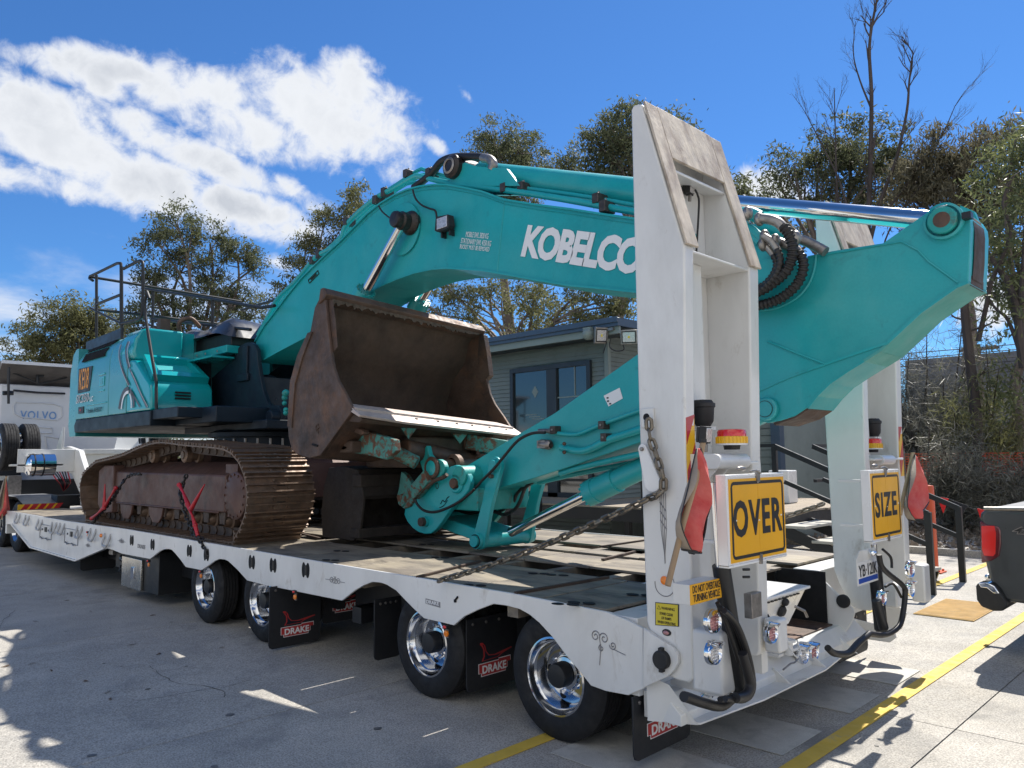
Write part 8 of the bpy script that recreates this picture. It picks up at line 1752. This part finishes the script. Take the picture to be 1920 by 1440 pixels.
b = MB(); tk = Vector((-14.6,0.238,1.742)); tk2 = Vector((-14.6,0.706,1.735)); b.lathe([(0, 0), (.16, .02), (.21, .07), (.215, .5)], tk, Y, M_chrome, 32); L_ = tk2.y - tk.y; b.lathe([(.215, .07), (.215, L_ - .05), (.15, L_), (0, L_ + .01)], tk, Y, M_chrome, 32)
for q_ in (.3, .62): b.lathe([(.222, L_ * q_ - .012), (.222, L_ * q_ + .012)], tk, Y, M_black, 32)
b.build('air_tank', TR)
b = MB()
for k in range(7): b.tube(smoothpath([(-14.8, .75 + .05 * k, 1.6), (-14.6, .8 + .04 * k, 1.45 + .03 * math.sin(k)), (-14.9, .95 + .03 * k, 1.35), (-15.2, 1.1, 1.2)], 4), .012, (M_redpaint, M_navy, M_hose)[k % 3], 6)
b.build('air_lines', TR)
# small flag at the far front corner
flag(-14.5, [(-14.6,-0.051,1.483),(-14.6,-0.026,1.311),(-14.6,0.009,1.107),(-14.6,0.044,0.904),(-14.6,-0.005,0.836),(-14.6,-0.071,0.76),(-14.6,-0.155,0.726)], [(-14.6,-0.086,1.494),(-14.6,-0.13,1.314),(-14.6,-0.173,1.116),(-14.6,-0.198,0.917),(-14.6,-0.212,0.848),(-14.6,-0.209,0.789),(-14.6,-0.207,0.749)], [(-14.6,-0.053,1.534),(-14.6,-0.076,1.262),(-14.6,-0.088,0.961),(-14.6,-0.094,0.712)], 'small red and grey flag at the front corner of the trailer deck', 4)

# ------------------------------------------------------------------ PICKUP
YP = 4.10
PK = thing('pickup_truck', (3.2, 4.2, 0), 'dark grey pickup parked at the right edge with its red tail light showing', 'pickup')
M_pk = mat('grey_metallic_paint', (0.045, 0.05, 0.052), .35, metal=.2, var=.05, coat=.8)
tail = [(0.751,1.187),(0.746,1.038),(0.748,0.852),(0.758,0.692),(0.8,0.627),(0.839,0.609)]
x_t = min(p[0] for p in tail)
up = [(0.782,1.296),(0.739,1.262),(0.728,1.214),(0.749,1.154),(0.739,0.991),(0.753,0.807),(0.778,0.671),(0.839,0.604),(0.881,0.51),(1.037,0.431)]
zt_ = up[0][1]
XE = x_t + 5.4
def side_prof(inset=0.0): return [(x + inset, z) for x, z in up]
body = [(up[0][0], zt_)] + up[1:8] + [(up[8][0], up[8][1]), (x_t + .55, .50), (x_t + .62, .52), (x_t + .70, .72), (x_t + .9, .92), (x_t + 1.2, 1.0), (x_t + 1.5, .92), (x_t + 1.72, .70), (x_t + 1.78, .48), (x_t + 4.0, .46), (x_t + 4.1, .7), (x_t + 4.3, .92), (x_t + 4.6, 1.0), (x_t + 4.9, .9), (x_t + 5.1, .7), (x_t + 5.15, .5), (XE, .5), (XE + .05, 1.0), (XE - .3, 1.2), (x_t + 4.0, 1.28), (x_t + 3.5, 1.36), (x_t + 1.9, 1.36), (x_t + 1.85, zt_)]
b = MB(); b.prism(body, 'y', YP, YP + 1.95, M_pk); b.build('body', PK, bevel=.03, bseg=3)
b = MB(); b.prism([(x_t + 1.75, 1.36), (x_t + 2.05, 1.86), (x_t + 3.0, 1.90), (x_t + 3.9, 1.34)], 'y', YP + .12, YP + 1.83, M_pk); b.build('cab', PK, bevel=.04)
b = MB(); b.prism([(x_t + 1.95, 1.40), (x_t + 2.15, 1.80), (x_t + 2.95, 1.84), (x_t + 3.7, 1.40)], 'y', YP + .11, YP + 1.84, M_pane); b.build('window', PK)
b = MB(); q = [(0.776,4.08,1.311),(0.923,4.08,1.381),(0.983,4.08,1.383),(1.104,4.08,1.445)]; b.loft([(x_t + .05, YP + .06, zt_ + .005), (x_t + .05, YP + 1.9, zt_ + .005)], [(x_t + 1.7, YP + .06, zt_ + .06), (x_t + 1.7, YP + 1.9, zt_ + .06)], mat('tonneau_vinyl', (0.16, 0.165, 0.17), .6), closed=False, cap=False)
b.tube([(x_t + .02, YP + .02, zt_ + .005), (x_t + 1.0, YP + .01, zt_ + .03), (x_t + 1.7, YP + .02, zt_ + .06)], .018, M_steel, 8); b.build('tonneau_cover', PK)
lo = [(0.733,1.196),(0.785,1.162),(0.874,1.153),(0.888,1.112),(0.885,1.002),(0.867,0.9),(0.807,0.854),(0.723,0.824)]
b = MB(); b.prism(lo, 'y', YP - .012, YP + .12, mat('dark_red_lens', (0.10, 0.006, 0.01), .12, coat=1)); tl = b.build('tail_light', PK, bevel=.01, bseg=2)
b = MB(); b.prism([(0.745,1.151),(0.844,1.156),(0.853,1.092),(0.838,0.917),(0.82,0.893),(0.75,0.892),(0.737,0.946)], 'y', YP - .016, YP - .012, M_redlens); b.build('light_segment', tl)
bu = [(0.678,0.622),(0.692,0.651),(0.775,0.664),(0.827,0.647),(0.867,0.588),(0.903,0.52),(0.908,0.476),(0.874,0.436),(0.801,0.427),(0.713,0.452),(0.679,0.507)]
b = MB(); b.prism(bu, 'y', YP - .06, YP + 2.0, M_blackm); bm_ = b.build('bumper', PK, bevel=.015)
b = MB(); b.prism([(0.699,0.657),(0.769,0.669),(0.825,0.643),(0.861,0.58),(0.813,0.579),(0.766,0.619),(0.717,0.618)], 'y', YP - .066, YP + .1, M_chrome); b.build('bumper_corner', bm_, bevel=.008)
b = MB(); b.tube([(x_t - .05, YP + .9, .52), (x_t - .22, YP + .9, .52)], .03, M_black, 8); b.ball((x_t - .2, YP + .9, .58), .03, M_chrome, 10, 6); b.build('tow_ball', PK)
a = (0.973,4.08,1.104); text('4x4', 'lettering', PK, (a[0], YP - .004, a[2] - .01), X, Z, .22, .065, M_steel, off=.03, shear=.25); text('4x4', 'lettering', PK, (a[0] + .01, YP - .006, a[2] - .004), X, Z, .20, .053, M_ink, off=.005, shear=.25)
pkw = wheel(x_t + 1.2, YP + .03, .39, .26, PK, rimr=.24); wheel_copy(pkw, Matrix.Translation((3.4, 0, 0)), PK)
for d_ in (0, 3.4): wheel_copy(pkw, Matrix.Translation((d_, 2 * YP + 1.95, 0)) @ Matrix.Scale(-1, 4, (0, 1, 0)), PK)
